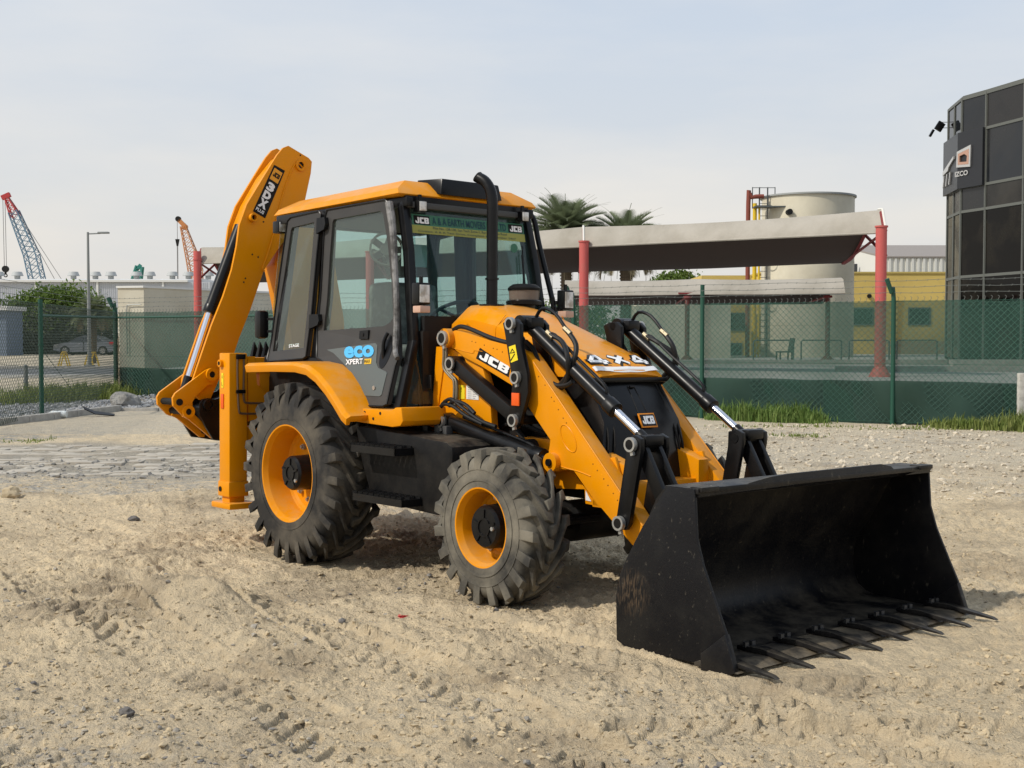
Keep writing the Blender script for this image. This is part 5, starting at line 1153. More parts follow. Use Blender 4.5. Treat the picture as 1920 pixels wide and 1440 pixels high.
def fline(s): return (-11.4+s*.8611, 35.9-s*.5084)    # s metres along the netted fence from its corner
def wires(b, L, z0, z1, P, r, pitch=.11, yo=0.0):
    """diagonal wires on a plane: P(s,z) -> point"""
    H_ = z1-z0; n = int((L+H_)/pitch)
    for sgn in (1, -1):
        for k in range(n+1):
            s0 = -H_+k*pitch
            a0, a1 = max(s0, 0), min(s0+H_, L)
            if a1-a0 < .05: continue
            za, zb = z0+(a0-s0), z0+(a1-s0)
            if sgn < 0: za, zb = z1-(a0-s0), z1-(a1-s0)
            p, q = Vector(P(a0, za)), Vector(P(a1, zb)); d_ = (q-p).normalized(); n1 = Vector((0, 1, 0)); n2 = d_.cross(n1).normalized()
            off = n1*(r*.8*sgn)
            b += [p+off+n2*r, p+off-n2*r*.5+n1*r, p+off-n2*r*.5-n1*r, q+off+n2*r, q+off-n2*r*.5+n1*r, q+off-n2*r*.5-n1*r]
def wire_obj(name, vs, m, parent):
    n = len(vs)//6; F = np.array([[0, 1, 4, 3], [1, 2, 5, 4], [2, 0, 3, 5]]); fs = (F[None]+np.arange(n)[:, None, None]*6).reshape(-1, 4)
    me = bpy.data.meshes.new(name); me.from_pydata([tuple(v) for v in vs], [], fs.tolist()); me.materials.append(m); o = col_add(bpy.data.objects.new(name, me), parent); o['kind'] = 'stuff'; return o
FL = 30.0; fx0, fy0 = fline(0); fang = math.atan2(-.5084, .8611)
FN = thing('netted_fence', 'long chain link fence covered with green shade netting behind the machine', 'fence', S(fx0, fy0, 0), SROT+fang)
# net with slack folds
def netmesh(name, z0, z1, m, yo, top_wave, ns=240, nz_=10, bulge=.05):
    vs = []; rr = random.Random(9)
    for i in range(ns+1):
        s = FL*i/ns
        for k in range(nz_+1):
            z = z0+(z1-z0)*k/nz_; z += top_wave*(k == nz_)*(math.sin(s*4.9)*.4+math.sin(s*1.7+1)*.6) + (.05*math.sin(s*2.3)+.03*math.sin(s*5.1) if k == 0 else 0)
            d_ = bulge*(math.sin(s*1.57+z*1.4)+.6*math.sin(s*3.7-z*2.2)+.4*math.sin(s*9+z*5))*.5
            vs.append((s, yo+d_, z))
    fs = [(i*(nz_+1)+k, (i+1)*(nz_+1)+k, (i+1)*(nz_+1)+k+1, i*(nz_+1)+k+1) for i in range(ns) for k in range(nz_)]
    me = bpy.data.meshes.new(name); me.from_pydata(vs, [], fs); me.materials.append(m); me.polygons.foreach_set('use_smooth', [True]*len(me.polygons)); return col_add(bpy.data.objects.new(name, me), FN)
netmesh('shade_net', .0, 2.44, NET, .06, .02)
netmesh('lower_net', -.06, .86, NETL, .02, .012, bulge=.16)
vs = []; wires(vs, FL, .05, 2.46, lambda s, z: (s, -.03, z), .0042, .125); wire_obj('chain_link_mesh', vs, WIRE, FN)
b = MB()
for z in (2.44, 1.2, .05): b.tube([(0, -.035, z), (FL, -.035, z)], .004, seg=4, smooth=1)
b.tube([(0, -.05, 2.30), (8, -.05, 2.32)], .028, seg=8, smooth=1)
b.build('fence_rail', GRN, FN)
ps = [0.0, 4.05, 8.1, 12.2, 14.9, 18.02, 22.05, 26.1, 29.9]
for s in ps:
    b = MB()
    r_ = .065 if s == 0 else .045
    if abs(s-18.02) < .1: b.tube([(s, -.07, -.1), (s, -.07, 2.85)], r_, seg=12, smooth=1)
    else: b.tube([(s, -.07, -.1), (s, -.07, 2.50), (s-.03, -.14, 2.62), (s-.10, -.22, 2.88)], r_, seg=12, smooth=2)
    b.build('fence_post', GRN, FN)
b = MB()
for k in range(3):
    z = 2.60+k*.12
    P_ = [(FL*i/60, -.12-.03*k, z+.012*math.sin(i*1.9+k)) for i in range(61)]; b.tube(P_, .0045, seg=4, smooth=1)
    for i in range(150): x = i*.2+k*.06; b.bar((x-.012, -.12-.03*k, z-.018), (x+.012, -.12-.03*k, z+.018), .006, .006)
b.build('barbed_wire', BARB, FN, smooth=False)
b = MB()
for i in range(int(FL/.125)): x = i*.125; b.bar((x, -.03, 2.45), (x+.02, -.03, 2.51), .007, .007); b.bar((x+.02, -.03, 2.51), (x-.01, -.03, 2.53), .007, .007)
b.build('wire_barb_edge', BARB, FN, smooth=False).__setitem__('kind', 'stuff')
# climbing dead vine on the corner post
b = MB(); rv = random.Random(8)
for k in range(60):
    z = rv.uniform(.1, 1.7); b.tube([(.08, -.05, z), (.12+rv.random()*.08, -.1, z+rv.uniform(-.1, .1)), (.10+rv.random()*.1, -.08, z+rv.uniform(.0, .25))], .006, seg=4, smooth=2)
tag(b.build('dead_vine', mat('dry_vine', (.20, .17, .12), .9), None), 'dry climbing twigs tangled on the fence corner post', 'vine').matrix_world = FN.matrix_basis
# left, open chain link fence coming towards the camera
LL = 16.0; lang = math.atan2(-.9912, .1325)
F2 = thing('open_fence', 'open green chain link fence without netting, left of the corner post', 'fence', S(fx0, fy0, 0), SROT+lang)
vs = []; wires(vs, LL, .05, 2.46, lambda s, z: (s, 0, z), .0045, .125); wire_obj('chain_link_mesh', vs, WIRG, F2)
for s in (9.08,):
    b = MB(); b.tube([(s, 0, -.1), (s, 0, 2.55)], .05, seg=12, smooth=1); b.ring((s, 0, 1.55), (0, 0, 1), .04, .062, .03, 12); b.build('fence_post', GRN, F2)
b = MB(); b.tube([(0, 0, 2.30), (9.0, 0, 2.20)], .03, seg=8, smooth=1); b.tube([(9.08, 0, 1.5), (5.0, 0, .1)], .006, seg=5, smooth=1); b.tube([(0, 0, .6), (16, 0, 1.4)], .004, seg=4, smooth=1); b.tube([(0, 0, 2.46), (16, 0, 2.46)], .005, seg=4, smooth=1); b.build('fence_rail', GRN, F2)
b = MB()
for k in range(3): b.tube([(0, -.1, 2.6+.13*k), (16, -.1, 2.6+.13*k)], .0045, seg=4, smooth=1)
b.build('barbed_wire', BARB, F2)
# raised yard behind the netting, with its retaining wall
CONC = mat('yard_concrete', (.46, .445, .41), .85, noise=(.6, (.36, .35, .32), .35, .7))
WALLM = mat('plain_wall', (.38, .37, .33), .9, noise=(1.2, (.28, .27, .24), .35, .7))
RW = thing('retaining_wall', 'low grey retaining wall directly behind the green netting', 'wall', S(fx0, fy0, 0), SROT+fang)
b = MB(); b.box(0.4, 34, .22, .36, -.2, .80); b.build('wall', WALLM, RW)
b = MB(); p0, p1 = fline(.4), fline(70); n_ = (.5084*.3, .8611*.3)
b.prism([(p0[0]+n_[0], p0[1]+n_[1]), (p1[0]+n_[0], p1[1]+n_[1]), (120, 30), (120, 160), (-9, 160), (-9.5, 60)], 'z', .3, .78)
Y_ = b.build('yard', CONC, None, kind='structure', smooth=False); Y_.matrix_world = Matrix.Translation(Vector((CX, CYP, 0))) @ Matrix.Rotation(SROT, 4, 'Z')
b = MB()
for (v0, v1, z_) in ((35.5, 38.2, .784), (40.5, 43.5, .784)): b.raw([(-5, v0+4, z_), (30, v0-6, z_), (30, v1-6, z_), (-5, v1+4, z_)], [(0,1,2,3)])
Y2 = b.build('yard_path', mat('path_grey', (.28, .275, .26), .85, noise=(2, (.36, .35, .33), .4, .6)), None, kind='structure', smooth=False); Y2.matrix_world = Y_.matrix_world
b = MB(); b.box(13.5, 26, 38.0, 38.4, .78, 1.05); b.box(9, 30, 34.5, 34.65, .78, .93); b.box(1, 16, 43.8, 44.0, .78, .95); Y3_ = b.build('yard_kerb', KERB, None, kind='structure'); Y3_.matrix_world = Y_.matrix_world
# far white post at the right edge
o = thing('concrete_post', 'weathered pale concrete post at the right end of the fence', 'post', S(9.62, 23.45, 0), SROT); b = MB(); b.box(-.06, .06, -.06, .06, -.1, 1.05, .01); b.build('post_shaft', mat('white_post', (.55, .53, .48), .8, noise=(6, (.35, .33, .29), .45, .7)), o)
# ================================================================== GRASS
def grass(name, label, spots, n, h0, h1, m, seed, lean=.5):
    rg = random.Random(seed); vs, fs = [], []
    for i in range(n):
        u, v, su, sv, hk = spots[rg.randrange(len(spots))]
        u += rg.gauss(0, su); v += rg.gauss(0, sv); p = S(u, v, gh0(u, v)-.02); h = rg.uniform(h0, h1)*hk*math.exp(-abs(rg.gauss(0, .55)))*(.75+.5*math.sin(u*3.1+v*2.3)**2)
        a = rg.random()*6.283; l_ = lean*h*rg.random()*1.3; d_ = Vector((math.cos(a), math.sin(a), 0)); w_ = Vector((-d_.y, d_.x, 0))*rg.uniform(.006, .016)
        q1 = p+d_*l_*.3+Vector((0, 0, h*.6)); q2 = p+d_*l_+Vector((0, 0, h*(.75+.25*rg.random()))); k = len(vs)
        vs += [p-w_, p+w_, q1+w_*.8, q1-w_*.8, q2]; fs += [(k, k+1, k+2, k+3), (k+3, k+2, k+4)]
    me = bpy.data.meshes.new(name); me.from_pydata([tuple(v) for v in vs], [], fs); me.materials.append(m); o = col_add(bpy.data.objects.new(name, me)); return tag(o, label, 'grass', None, 'stuff')
def gh0(u, v): return 0.0 if v < 60 else .2
def leaf_mat(name, col, col2, sc=3.0):
    m = mat(name, col, .65, noise=(sc, col2, .35, .7)); t = m.node_tree; b = t.nodes['Principled BSDF']; o = [n for n in t.nodes if n.type == 'OUTPUT_MATERIAL'][0]
    tl = N(t, 'ShaderNodeBsdfTranslucent'); tl.inputs[0].default_value = (*[min(1, c*1.6) for c in col], 1); mx = N(t, 'ShaderNodeMixShader'); mx.inputs[0].default_value = .25
    t.links.new(b.outputs[0], mx.inputs[1]); t.links.new(tl.outputs[0], mx.inputs[2]); t.links.new(mx.outputs[0], o.inputs[0]); return m
GRS = leaf_mat('grass_green', (.10, .18, .035), (.20, .25, .075), 4); GRS2 = leaf_mat('grass_olive', (.14, .19, .04), (.26, .27, .09), 3)
def al(s, d): a = fline(s); return (a[0]-.5084*d, a[1]-.8611*d)
sp1 = [(*al(18.55+k*.22, .35+.1*math.sin(k*2.3)), .16, .16, (.6+.5*math.sin(k*.30+.2))) for k in range(10)]
grass('grass', 'broad green grass clump at the foot of the netting, right of the loader arms', sp1, 5200, .16, .52, GRS, 11)
grass('grass', 'grass clump at the netting beside the right edge of the photo', [(*al(23.1+k*.25, .45), .20, .2, .5+.09*k) for k in range(9)], 4600, .14, .50, GRS2, 12)
grass('grass', 'small grass tuft at the netting seen between the grille and the far loader arm', [(*al(17.2-k*.2, .35), .14, .14, .7) for k in range(4)], 1300, .2, .5, GRS, 13)
grass('grass', 'sparse weeds growing in the gravel between the clump and the bucket', [(5.0, 21.6, .25, .2, .3), (-7.9, 20.4, .25, .12, .35), (7.5, 23.3, .4, .15, .3), (5.6, 23.9, .8, .12, .35)], 900, .15, .4, GRS2, 14)
grass('grass', 'wide patch of olive grass behind the open chain link fence', [(-12.9+k*.22, 32.2+k*.30+j*.8, .25, .5, .75) for k in range(9) for j in range(3)], 15000, .35, .80, GRS2, 15)
# ================================================================== LITTER
o = thing('scrap', 'small crumpled red plastic scrap on the foreground sand', 'litter', S(-.664, 7.489, gh(-.664, 7.489)+.012), .6)
b = MB(); rg = random.Random(2)
vs = [(rg.uniform(-.035, .035), rg.uniform(-.02, .02), rg.uniform(0, .03)) for _ in range(9)]; b.raw(vs, [(0,1,2),(2,3,4),(4,5,6),(6,7,8),(1,4,7)]); b.build('crumpled_film', mat('red_film', (.42, .03, .03), .5), o, smooth=False)
o = thing('plastic_bottle', 'clear plastic bottle lying on the gravel by the kerb', 'bottle', S(-9.75, 26.6, .08), SROT)
b = MB(); b.lathe([(-.20, .001), (-.20, .07), (-.15, .078), (0, .075), (.1, .078), (.17, .05), (.21, .022), (.235, .022), (.236, .001)], (0, 0, 0), 20, 'y'); x = b.build('bottle_shell', mat('pale_plastic', (.60, .63, .62), .25), o); x.rotation_euler = (0, 0, math.pi/2)
o = thing('rubber_offcut', 'torn black rubber strip leaning on the kerb stones', 'debris', S(-9.05, 27.2, .02), SROT+.5)
b = MB(); b.raw([(-.35, 0, .22), (-.1, .05, .10), (.35, .1, .02), (.3, -.1, .0), (-.1, -.12, .04), (-.33, -.08, .16)]+[(-.35, 0, .20), (-.1, .05, .08), (.35, .1, 0), (.3, -.1, -.02), (-.1, -.12, .02), (-.33, -.08, .14)], [(0,1,4,5),(1,2,3,4),(6,7,10,11),(7,8,9,10),(0,6,7,1),(1,7,8,2),(2,8,9,3),(3,9,10,4),(4,10,11,5),(5,11,6,0)]); b.build('torn_strip', RUB, o)
o = thing('bollard', 'short grey steel bollard behind the open fence', 'bollard', S(-13.0, 33.2, 0), SROT); b = MB(); b.cyl((0, 0, -.1), (0, 0, .98), .055); b.cyl((0, 0, .98), (0, 0, 1.0), .055, .03); b.build('bollard_post', mat('bollard_grey', (.16, .17, .17), .6), o)
# ================================================================== ROAD SIDE, LEFT
ROADM = mat('asphalt', (.12, .125, .13), .9, noise=(1.2, (.17, .17, .17), .35, .7))
def sheet(name, poly, z, m, kind='structure'):
    b = MB(); b.raw([(p[0], p[1], z) for p in poly], [tuple(range(len(poly)))]); o = b.build(name, m, None, kind=kind, smooth=False); o.matrix_world = Matrix.Translation(Vector((CX, CYP, 0))) @ Matrix.Rotation(SROT, 4, 'Z'); return o
sheet('road', [(-60, 44), (-11.5, 56), (-9.4, 57), (-12, 70), (-70, 66)], .012, ROADM)
sheet('parking_lot', [(-70, 66.3), (-12, 70.3), (-9.6, 76), (-72, 76)], .010, mat('lot_surface', (.36, .32, .27), .9, noise=(.8, (.30, .27, .23), .35, .7)))
b = MB(); b.prism([(-60, 43.3), (-9.5, 55.9), (-9.5, 56.3), (-60, 43.9)], 'z', -.1, .14, .01); o = b.build('road_kerb', mat('white_kerb', (.62, .61, .58), .8, noise=(3, (.42, .41, .38), .45, .7)), None, kind='structure'); o.matrix_world = Matrix.Translation(Vector((CX, CYP, 0))) @ Matrix.Rotation(SROT, 4, 'Z')
b = MB(); b.prism([(-70, 66.0), (-10.5, 70.0), (-10.5, 70.3), (-70, 66.3)], 'z', -.1, .13); o = b.build('road_kerb', KERB, None, kind='structure'); o.matrix_world = Matrix.Translation(Vector((CX, CYP, 0))) @ Matrix.Rotation(SROT, 4, 'Z')
# street lamp
POLE = mat('galvanised_pole', (.25, .26, .25), .5, metal=.3)
L_ = sthing('street_lamp', 'tall thin street lamp with a single flat arm beyond the open fence', 'street lamp', -25.0, 73.5, 0)
b = MB(); b.cyl((0, 0, 0), (0, 0, 7.95), .12, .065); b.box(-.25, .25, -.25, .25, 0, .12); b.build('lamp_pole', POLE, L_)
b = MB(); b.cyl((0, 0, 7.85), (.75, 0, 7.88), .04); b.build('lamp_arm', POLE, L_); b = MB(); b.box(.6, 1.25, -.16, .16, 7.86, 7.97, .04); b.build('lamp_head', POLE, L_)
# yellow A barriers round the lamp foot
YB = mat('barrier_yellow', (.62, .42, .05), .6); B0 = None
for i, (u, v, lab) in enumerate(((-27.4, 76, 'leftmost of the yellow trestle barriers round the lamp foot'), (-25.3, 74.8, 'middle yellow trestle barrier right at the lamp foot'), (-23.9, 76, 'rightmost of the yellow trestle barriers near the lamp'))):
    if B0 is None:
        B0 = sthing('trestle_barrier', lab, 'barrier', u, v, 0, 'yellow barriers around the lamp')
        b = MB(); 
        for s in (-1, 1): b.bar((s*.28, -.5, 0), (s*.04, -.5, .85), .09, .05); b.bar((s*.28, .5, 0), (s*.04, .5, .85), .09, .05)
        b.build('trestle_leg', YB, B0); b = MB(); b.bar((0, -.6, .85), (0, .6, .85), .08, .1, up=(0, 0, 1)); b.build('top_rail', YB, B0)
    else:
        o = dup_tree(B0); o.location = S(u, v, 0); o['label'] = lab
B0.rotation_euler.z = SROT+.2
# the parked saloon car, side-on
SIL = mat('silver_car_paint', (.20, .21, .23), .28, metal=.6, coat=.6)
CG = mat('car_window', (.02, .022, .025), .06, spec=.8)
C_ = sthing('parked_car', 'silver four-door saloon parked side-on by the dark hedge', 'car', -31.6, 92.6, .45)
prof = [(-2.25, .38), (-2.27, .62), (-2.18, .78), (-1.45, .93), (-1.15, .97), (-.55, 1.33), (-.1, 1.45), (.55, 1.46), (1.05, 1.36), (1.62, 1.07), (2.12, 1.02), (2.27, .90), (2.30, .60), (2.24, .32), (1.85, .25), (-1.85, .25)]
vs, fs = [], []
for (y, sc_, dz) in ((-.86, .96, 0), (-.90, 1, 0), (.90, 1, 0), (.86, .96, 0)):
    for (x, z) in prof:
        yy = y; 
        if z > 1.0: yy = y*(1-.28*(z-1.0)/.46)
        vs.append((x*sc_, yy, .25+(z-.25)*(.985 if sc_ < 1 else 1)))
n = len(prof); fs = [tuple(range(n)), tuple(range(3*n, 4*n))]+[(k*n+i, k*n+(i+1) % n, (k+1)*n+(i+1) % n, (k+1)*n+i) for k in range(3) for i in range(n)]
MB().raw(vs, fs).build('car_body', SIL, C_, 38)
def onside(x, z, off=.012): y = -.865; 
def gq(pl, name, m):
    b = MB(); f_ = lambda x, z, o: (x, -(.90*(1-.28*max(0, z-1.0)/.46))-o, z)
    nn_ = len(pl); b.raw([f_(x, z, .012) for x, z in pl]+[f_(x, z, -.02) for x, z in pl], [tuple(range(nn_)), tuple(range(nn_, 2*nn_))]+[(i, (i+1) % nn_, nn_+(i+1) % nn_, nn_+i) for i in range(nn_)]); return b.build(name, m, C_, smooth=False)
gq([(-1.02, 1.0), (-.50, 1.30), (-.08, 1.39), (-.05, 1.0)], 'side_window', CG); gq([(.02, 1.0), (0, 1.395), (.55, 1.39), (.72, 1.34), (.75, 1.0)], 'side_window', CG); gq([(.80, 1.02), (.78, 1.33), (1.0, 1.27), (1.33, 1.05)], 'side_window', CG)
gq([(-.05, .3), (-.03, .3), (-.02, .98), (-.04, .98)], 'door_seam', DRK); gq([(.80, .3), (.82, .3), (.82, .98), (.80, .98)], 'door_seam', DRK); gq([(-2.2, .66), (-1.9, .70), (-1.95, .82), (-2.15, .76)], 'headlight', GLW)
gq([(1.85, .80), (2.24, .78), (2.22, .98), (1.9, .97)], 'tail_light', mat('tail_red', (.5, .02, .03), .2)); gq([(-.45, .80), (-.25, .80), (-.25, .83), (-.45, .83)], 'door_handle', CHR)
wm = None
for (x, y) in ((-1.40, -.80), (1.38, -.80), (-1.40, .80), (1.38, .80)):
    if wm is None:
        b = MB(); b.lathe([(-.10, .20), (-.11, .32), (-.08, .345), (.08, .345), (.11, .32), (.10, .20)], (0, 0, 0), 28); wt = b.build('car_wheel', RUB, C_)
        b = MB(); b.lathe([(-.112, .215), (-.095, .19), (-.05, .18), (-.05, .001)], (0, 0, 0), 28)
        for k in range(6): a = k*math.pi/3; b.bar((.03*math.cos(a), -.09, .03*math.sin(a)), (.19*math.cos(a), -.095, .19*math.sin(a)), .06, .03)
        hb_ = b.build('wheel_rim', STL, wt); wm = (wt.data, hb_.data)
    else:
        wt = col_add(bpy.data.objects.new('car_wheel', wm[0]), C_); hb_ = col_add(bpy.data.objects.new('wheel_rim', wm[1]), wt)
    wt.location = (x, y, .34); wt.rotation_euler = (0, 0, math.pi if y > 0 else 0)
# big tree with grey-green foliage
LF1 = leaf_mat('tree_leaves', (.075, .125, .022), (.15, .21, .045), .6); LF2 = leaf_mat('dull_leaves', (.10, .115, .07), (.17, .185, .12), .9); BARK = mat('bark', (.12, .09, .06), .95, bump=(12, .6, .03))
def leafcloud(name, m, parent, blobs, n, size, seed, flat=0):
    rg = np.random.default_rng(seed); B_ = np.array([b_[:6] for b_ in blobs], float); wts = B_[:, 3]*B_[:, 4]*B_[:, 5]; k = rg.choice(len(B_), n, p=wts/wts.sum())
    d_ = rg.standard_normal((n, 3)); d_ /= np.linalg.norm(d_, axis=1)[:, None]; r = rg.random(n)**.42; r *= 1+.18*rg.standard_normal(n)
    c = B_[k, :3]+d_*r[:, None]*B_[k, 3:6]
    a1 = rg.standard_normal((n, 3)); a1 /= np.linalg.norm(a1, axis=1)[:, None]; a2 = np.cross(a1, rg.standard_normal((n, 3))); a2 /= np.linalg.norm(a2, axis=1)[:, None]
    s_ = size*rg.uniform(.6, 1.5, n)[:, None]
    vs = np.stack([c-a1*s_, c+a2*s_*.45, c+a1*s_, c-a2*s_*.45], 1).reshape(-1, 3); fs = np.arange(4*n).reshape(-1, 4)
    me = bpy.data.meshes.new(name); me.from_pydata(vs.tolist(), [], fs.tolist()); me.materials.append(m); return col_add(bpy.data.objects.new(name, me), parent)
T_ = sthing('broadleaf_tree', 'large spreading bushy tree behind the open fence, above the silver car', 'tree', -36.6, 100, .45); T_.scale = (1.22, 1.22, 1.22)
b = MB(); b.tube([(0, 0, -.2), (.1, 0, 1.0), (.3, 0, 2.2)], .13, seg=10)
for q in ((-2, .4, 3.2), (1.8, -.3, 3.4), (.4, .8, 3.8), (-3.1, -.5, 2.2), (3, .2, 2.6)): b.tube([(.1, 0, 1.0), (q[0]*.5, q[1]*.5, q[2]*.65), q], .09, seg=7)
b.build('trunk', BARK, T_)
bl = [(-2.4, 0, 2.6, 1.8, 1.4, 1.3), (-1.0, .3, 3.4, 1.7, 1.4, 1.1), (.6, 0, 3.7, 1.6, 1.3, .95), (2.0, 0, 3.1, 1.5, 1.3, 1.1), (-3.2, 0, 1.4, 1.3, 1.2, 1.2), (-.6, -.4, 2.0, 2.6, 1.4, 1.3), (1.6, -.2, 1.5, 2.0, 1.3, 1.3), (3.2, 0, 2.1, 1.1, 1.1, .9)]
leafcloud('crown', LF1, T_, bl, 13000, .13, 21); leafcloud('crown', LF2, T_, [(-1.6, -.7, 1.3, 2.4, 1.2, 1.3), (1.9, -.5, 1.6, 2.0, 1.2, 1.1), (.2, -.6, 2.4, 1.8, 1.1, .9)], 8000, .12, 22)
H_ = sthing('hedge', 'dark clipped hedge running behind the silver car', 'hedge', -36, 96, .45)
leafcloud('foliage', mat('hedge_dark', (.02, .028, .018), .8), H_, [(x, 0, .9, 2.2, .8, .85) for x in range(-22, 14, 2)], 16000, .13, 23)
b = MB(); b.box(-23, 13.5, -.3, .3, 0, 1.1); b.build('hedge_core', mat('hedge_core', (.012, .015, .012), .9), H_)
# palms
PLM = leaf_mat('palm_leaves', (.13, .16, .085), (.19, .21, .12), .8); DRY = mat('dry_fronds', (.24, .20, .12), .9)
def palm(lab, u, v, z, hgt, R, nf, seed, trunk_r=.22):
    o = sthing('palm_tree', lab, 'palm', u, v, z, None); rg = random.Random(seed)
    b = MB(); b.tube([(0, 0, -.2), (.05, 0, hgt*.5), (0, 0, hgt)], trunk_r, seg=12)
    for k in range(int(hgt/.16)):
        zz = k*.16+.1; b.ring((.03, 0, zz), (0, 0, 1), trunk_r*.8, trunk_r*1.12, .07, 10)
    b.build('trunk', BARK, o)
    vs, fs = [], []; dv, df = [], []
    for i in range(nf):
        a = i*2.39996+rg.uniform(-.2, .2); t0 = (i+.5)/nf; el = math.radians(82-100*t0**.9); L = R*rg.uniform(.85, 1.1); dead = t0 > .88
        V_, F_ = (dv, df) if dead else (vs, fs)
        P_ = []; p = Vector((0, 0, hgt)); e_ = el; m_ = 16
        for k in range(m_+1):
            P_.append(p.copy()); p = p+Vector((math.cos(a)*math.cos(e_), math.sin(a)*math.cos(e_), math.sin(e_)))*L/m_; e_ -= (.055+.035*math.cos(el))*(1 if not dead else 1.2)
        side_ = Vector((-math.sin(a), math.cos(a), 0))
        for k in range(1, m_):
            for q in range(3):
                pt = P_[k].lerp(P_[k+1], q/3); d_ = (P_[k+1]-P_[k]).normalized(); t_ = (k+q/3)/m_; ll = L*.26*math.sin(min(1, t_*1.15+.12)*math.pi)**.6+.03
                for s in (-1, 1):
                    up_ = side_.cross(d_)*(-1 if side_.cross(d_).z < 0 else 1); dirv = (side_*s*.62+d_*.65+up_*.33+Vector((0, 0, -.10))).normalized(); tip = pt+dirv*ll; w_ = d_*.042; j = len(V_)
                    V_ += [tuple(pt-w_), tuple(pt+w_), tuple(tip)]; F_.append((j, j+1, j+2))
        for k in range(m_):
            j = len(V_); w_ = side_*.022*(1-k/m_); V_ += [tuple(P_[k]-w_), tuple(P_[k]+w_), tuple(P_[k+1]+w_*.8), tuple(P_[k+1]-w_*.8)]; F_.append((j, j+1, j+2, j+3))
    for nm, V_, F_, mm in (('crown', vs, fs, PLM), ('dry_skirt', dv, df, DRY)):
        me = bpy.data.meshes.new(nm); me.from_pydata(V_, [], F_); me.materials.append(mm); col_add(bpy.data.objects.new(nm, me), o)
    return o
palm('date palm with full feathery crown above the carport canopy, left of the other', 2.62, 61, .8, 5.8, 3.0, 110, 31, .26)
palm('smaller date palm whose crown just clears the carport canopy, right of the full one', 5.55, 61, .8, 5.35, 2.6, 80, 32, .28)
palm('distant small palm seen between the dipper arm and the cab', -15.2, 80, .3, 3.3, 1.6, 34, 33, .2)
palm('low palm at the right-hand side of the big bushy tree', -26.8, 79.5, .2, 3.0, 1.9, 44, 34, .2)
BU = sthing('round_bush', 'small dark round tree top showing over the rear canopy', 'tree', 9.9, 75, .8); leafcloud('crown', LF1, BU, [(-.6, 0, 4.3, 1.0, .8, .5), (.3, 0, 4.5, 1.1, .8, .55)], 1800, .11, 24); b = MB(); b.cyl((0, 0, 0), (0, 0, 4.2), .12); b.build('trunk', BARK, BU)
BU = sthing('round_bush', 'green garden trees glimpsed through the netting under the rear canopy', 'tree', 3.0, 66, .8); leafcloud('crown', LF1, BU, [(-1.5, 0, 1.6, 1.6, .8, 1.3), (1.0, 0, 1.8, 1.5, .8, 1.4)], 3500, .12, 25); b = MB(); b.cyl((0, 0, 0), (0, 0, 1.2), .12); b.build('trunk', BARK, BU)
# warehouse at the left
CORR = mat('pale_cladding', (.44, .46, .49), .6); TRIM = mat('trim_white', (.62, .62, .60), .6)
W_ = sthing('warehouse', 'long low pale grey metal warehouse with round roof vents on the left skyline', 'warehouse', -75, 150, .45)
b = MB(); b.box(-60, 38.6, 0, 30, 0, 8.0); b.build('wall', CORR, W_)
b = MB()
for i in range(410): x = -60+i*.24; b.box(x, x+.10, -.05, 0, .0, 7.95)
o = b.build('cladding_rib', CORR, W_, smooth=False); o['kind'] = 'stuff'
b = MB(); b.prism([(-.4, 8.0), (-.4, 8.25), (8, 8.75), (30, 8.75), (30, 8.0)], 'x', -61, 36); b.build('roof', TRIM, W_)
b = MB(); 
for x in (-50, -35, -20, -5, 2.6, 10.1, 17.7, 25.1, 33): b.box(x-.12, x+.12, -.25, -.06, 0, 8.0)
b.build('wall_post', TRIM, W_)
vm = None
for px_ in (0, 35, 140, 181, 210, 258, 283, 325, 355, 392):
    x = (px_-960)/2329*156+75
    if vm is None:
        b = MB(); b.cyl((0, 0, 0), (0, 0, .45), .35); b.cyl((0, 0, .45), (0, 0, .95), .75, .55, seg=14); o = b.build('roof_vent', mat('vent_grey', (.40, .41, .40), .6), W_); vm = o.data
    else: o = col_add(bpy.data.objects.new('roof_vent', vm), W_)
    o.location = (x, 6, 8.6)
o = sthing('site_office', 'grey-blue site cabin with a pale roof edge at the left edge of the photo', 'cabin', -39.5, 90, .4); b = MB(); b.box(-6, 3.3, -1, 2, 0, 3.3); b.build('wall', mat('blue_grey', (.16, .20, .27), .7), o); b = MB(); b.box(-6.2, 3.5, -1.3, 2.3, 3.3, 3.6); b.build('roof', TRIM, o)
b = MB(); b.box(-1.5, -.4, -1.03, -.99, 1.6, 2.6); b.build('window', CG, o); b = MB(); b.box(.4, 1.5, -1.03, -.99, 1.6, 2.6); b.build('window', CG, o)
o = sthing('blue_trim_shed', 'low white shed with a blue fascia between the tree and the corner post', 'shed', -25.5, 101, .45); b = MB(); b.box(-3.2, 3.5, 0, 4, 0, 4.0); b.build('wall', CORR, o); b = MB(); b.box(-3.3, 3.6, -.1, 0, 2.7, 3.5); b.build('fascia', mat('fascia_blue', (.03, .06, .16), .6), o)
# cream container building behind the netting
CRM = mat('cream_cladding', (.52, .49, .40), .7, noise=(.7, (.46, .42, .33), .4, .7)); TAN = CRM
o = sthing('portable_cabin', 'flat-roofed cream portable cabin behind the netting left of the dipper arm', 'cabin', -14.2, 48, .6)
b = MB(); b.prism([(-1.1, .30), (0, 0), (5.8, 9.6), (4.2, 10.0)], 'z', -.2, 3.05); b.build('wall', CRM, o)
b = MB(); b.prism([(-1.15, .26), (0, -.07), (5.9, 9.6), (4.2, 10.1)], 'z', 3.05, 3.13); b.build('roof', TRIM, o)
b = MB(); b.tube([(-.7, .12, .5), (-.7, .12, 2.2), (-.6, .10, 2.38), (-.1, -.04, 2.40)], .02, seg=6); b.build('drain_pipe', POLE, o)
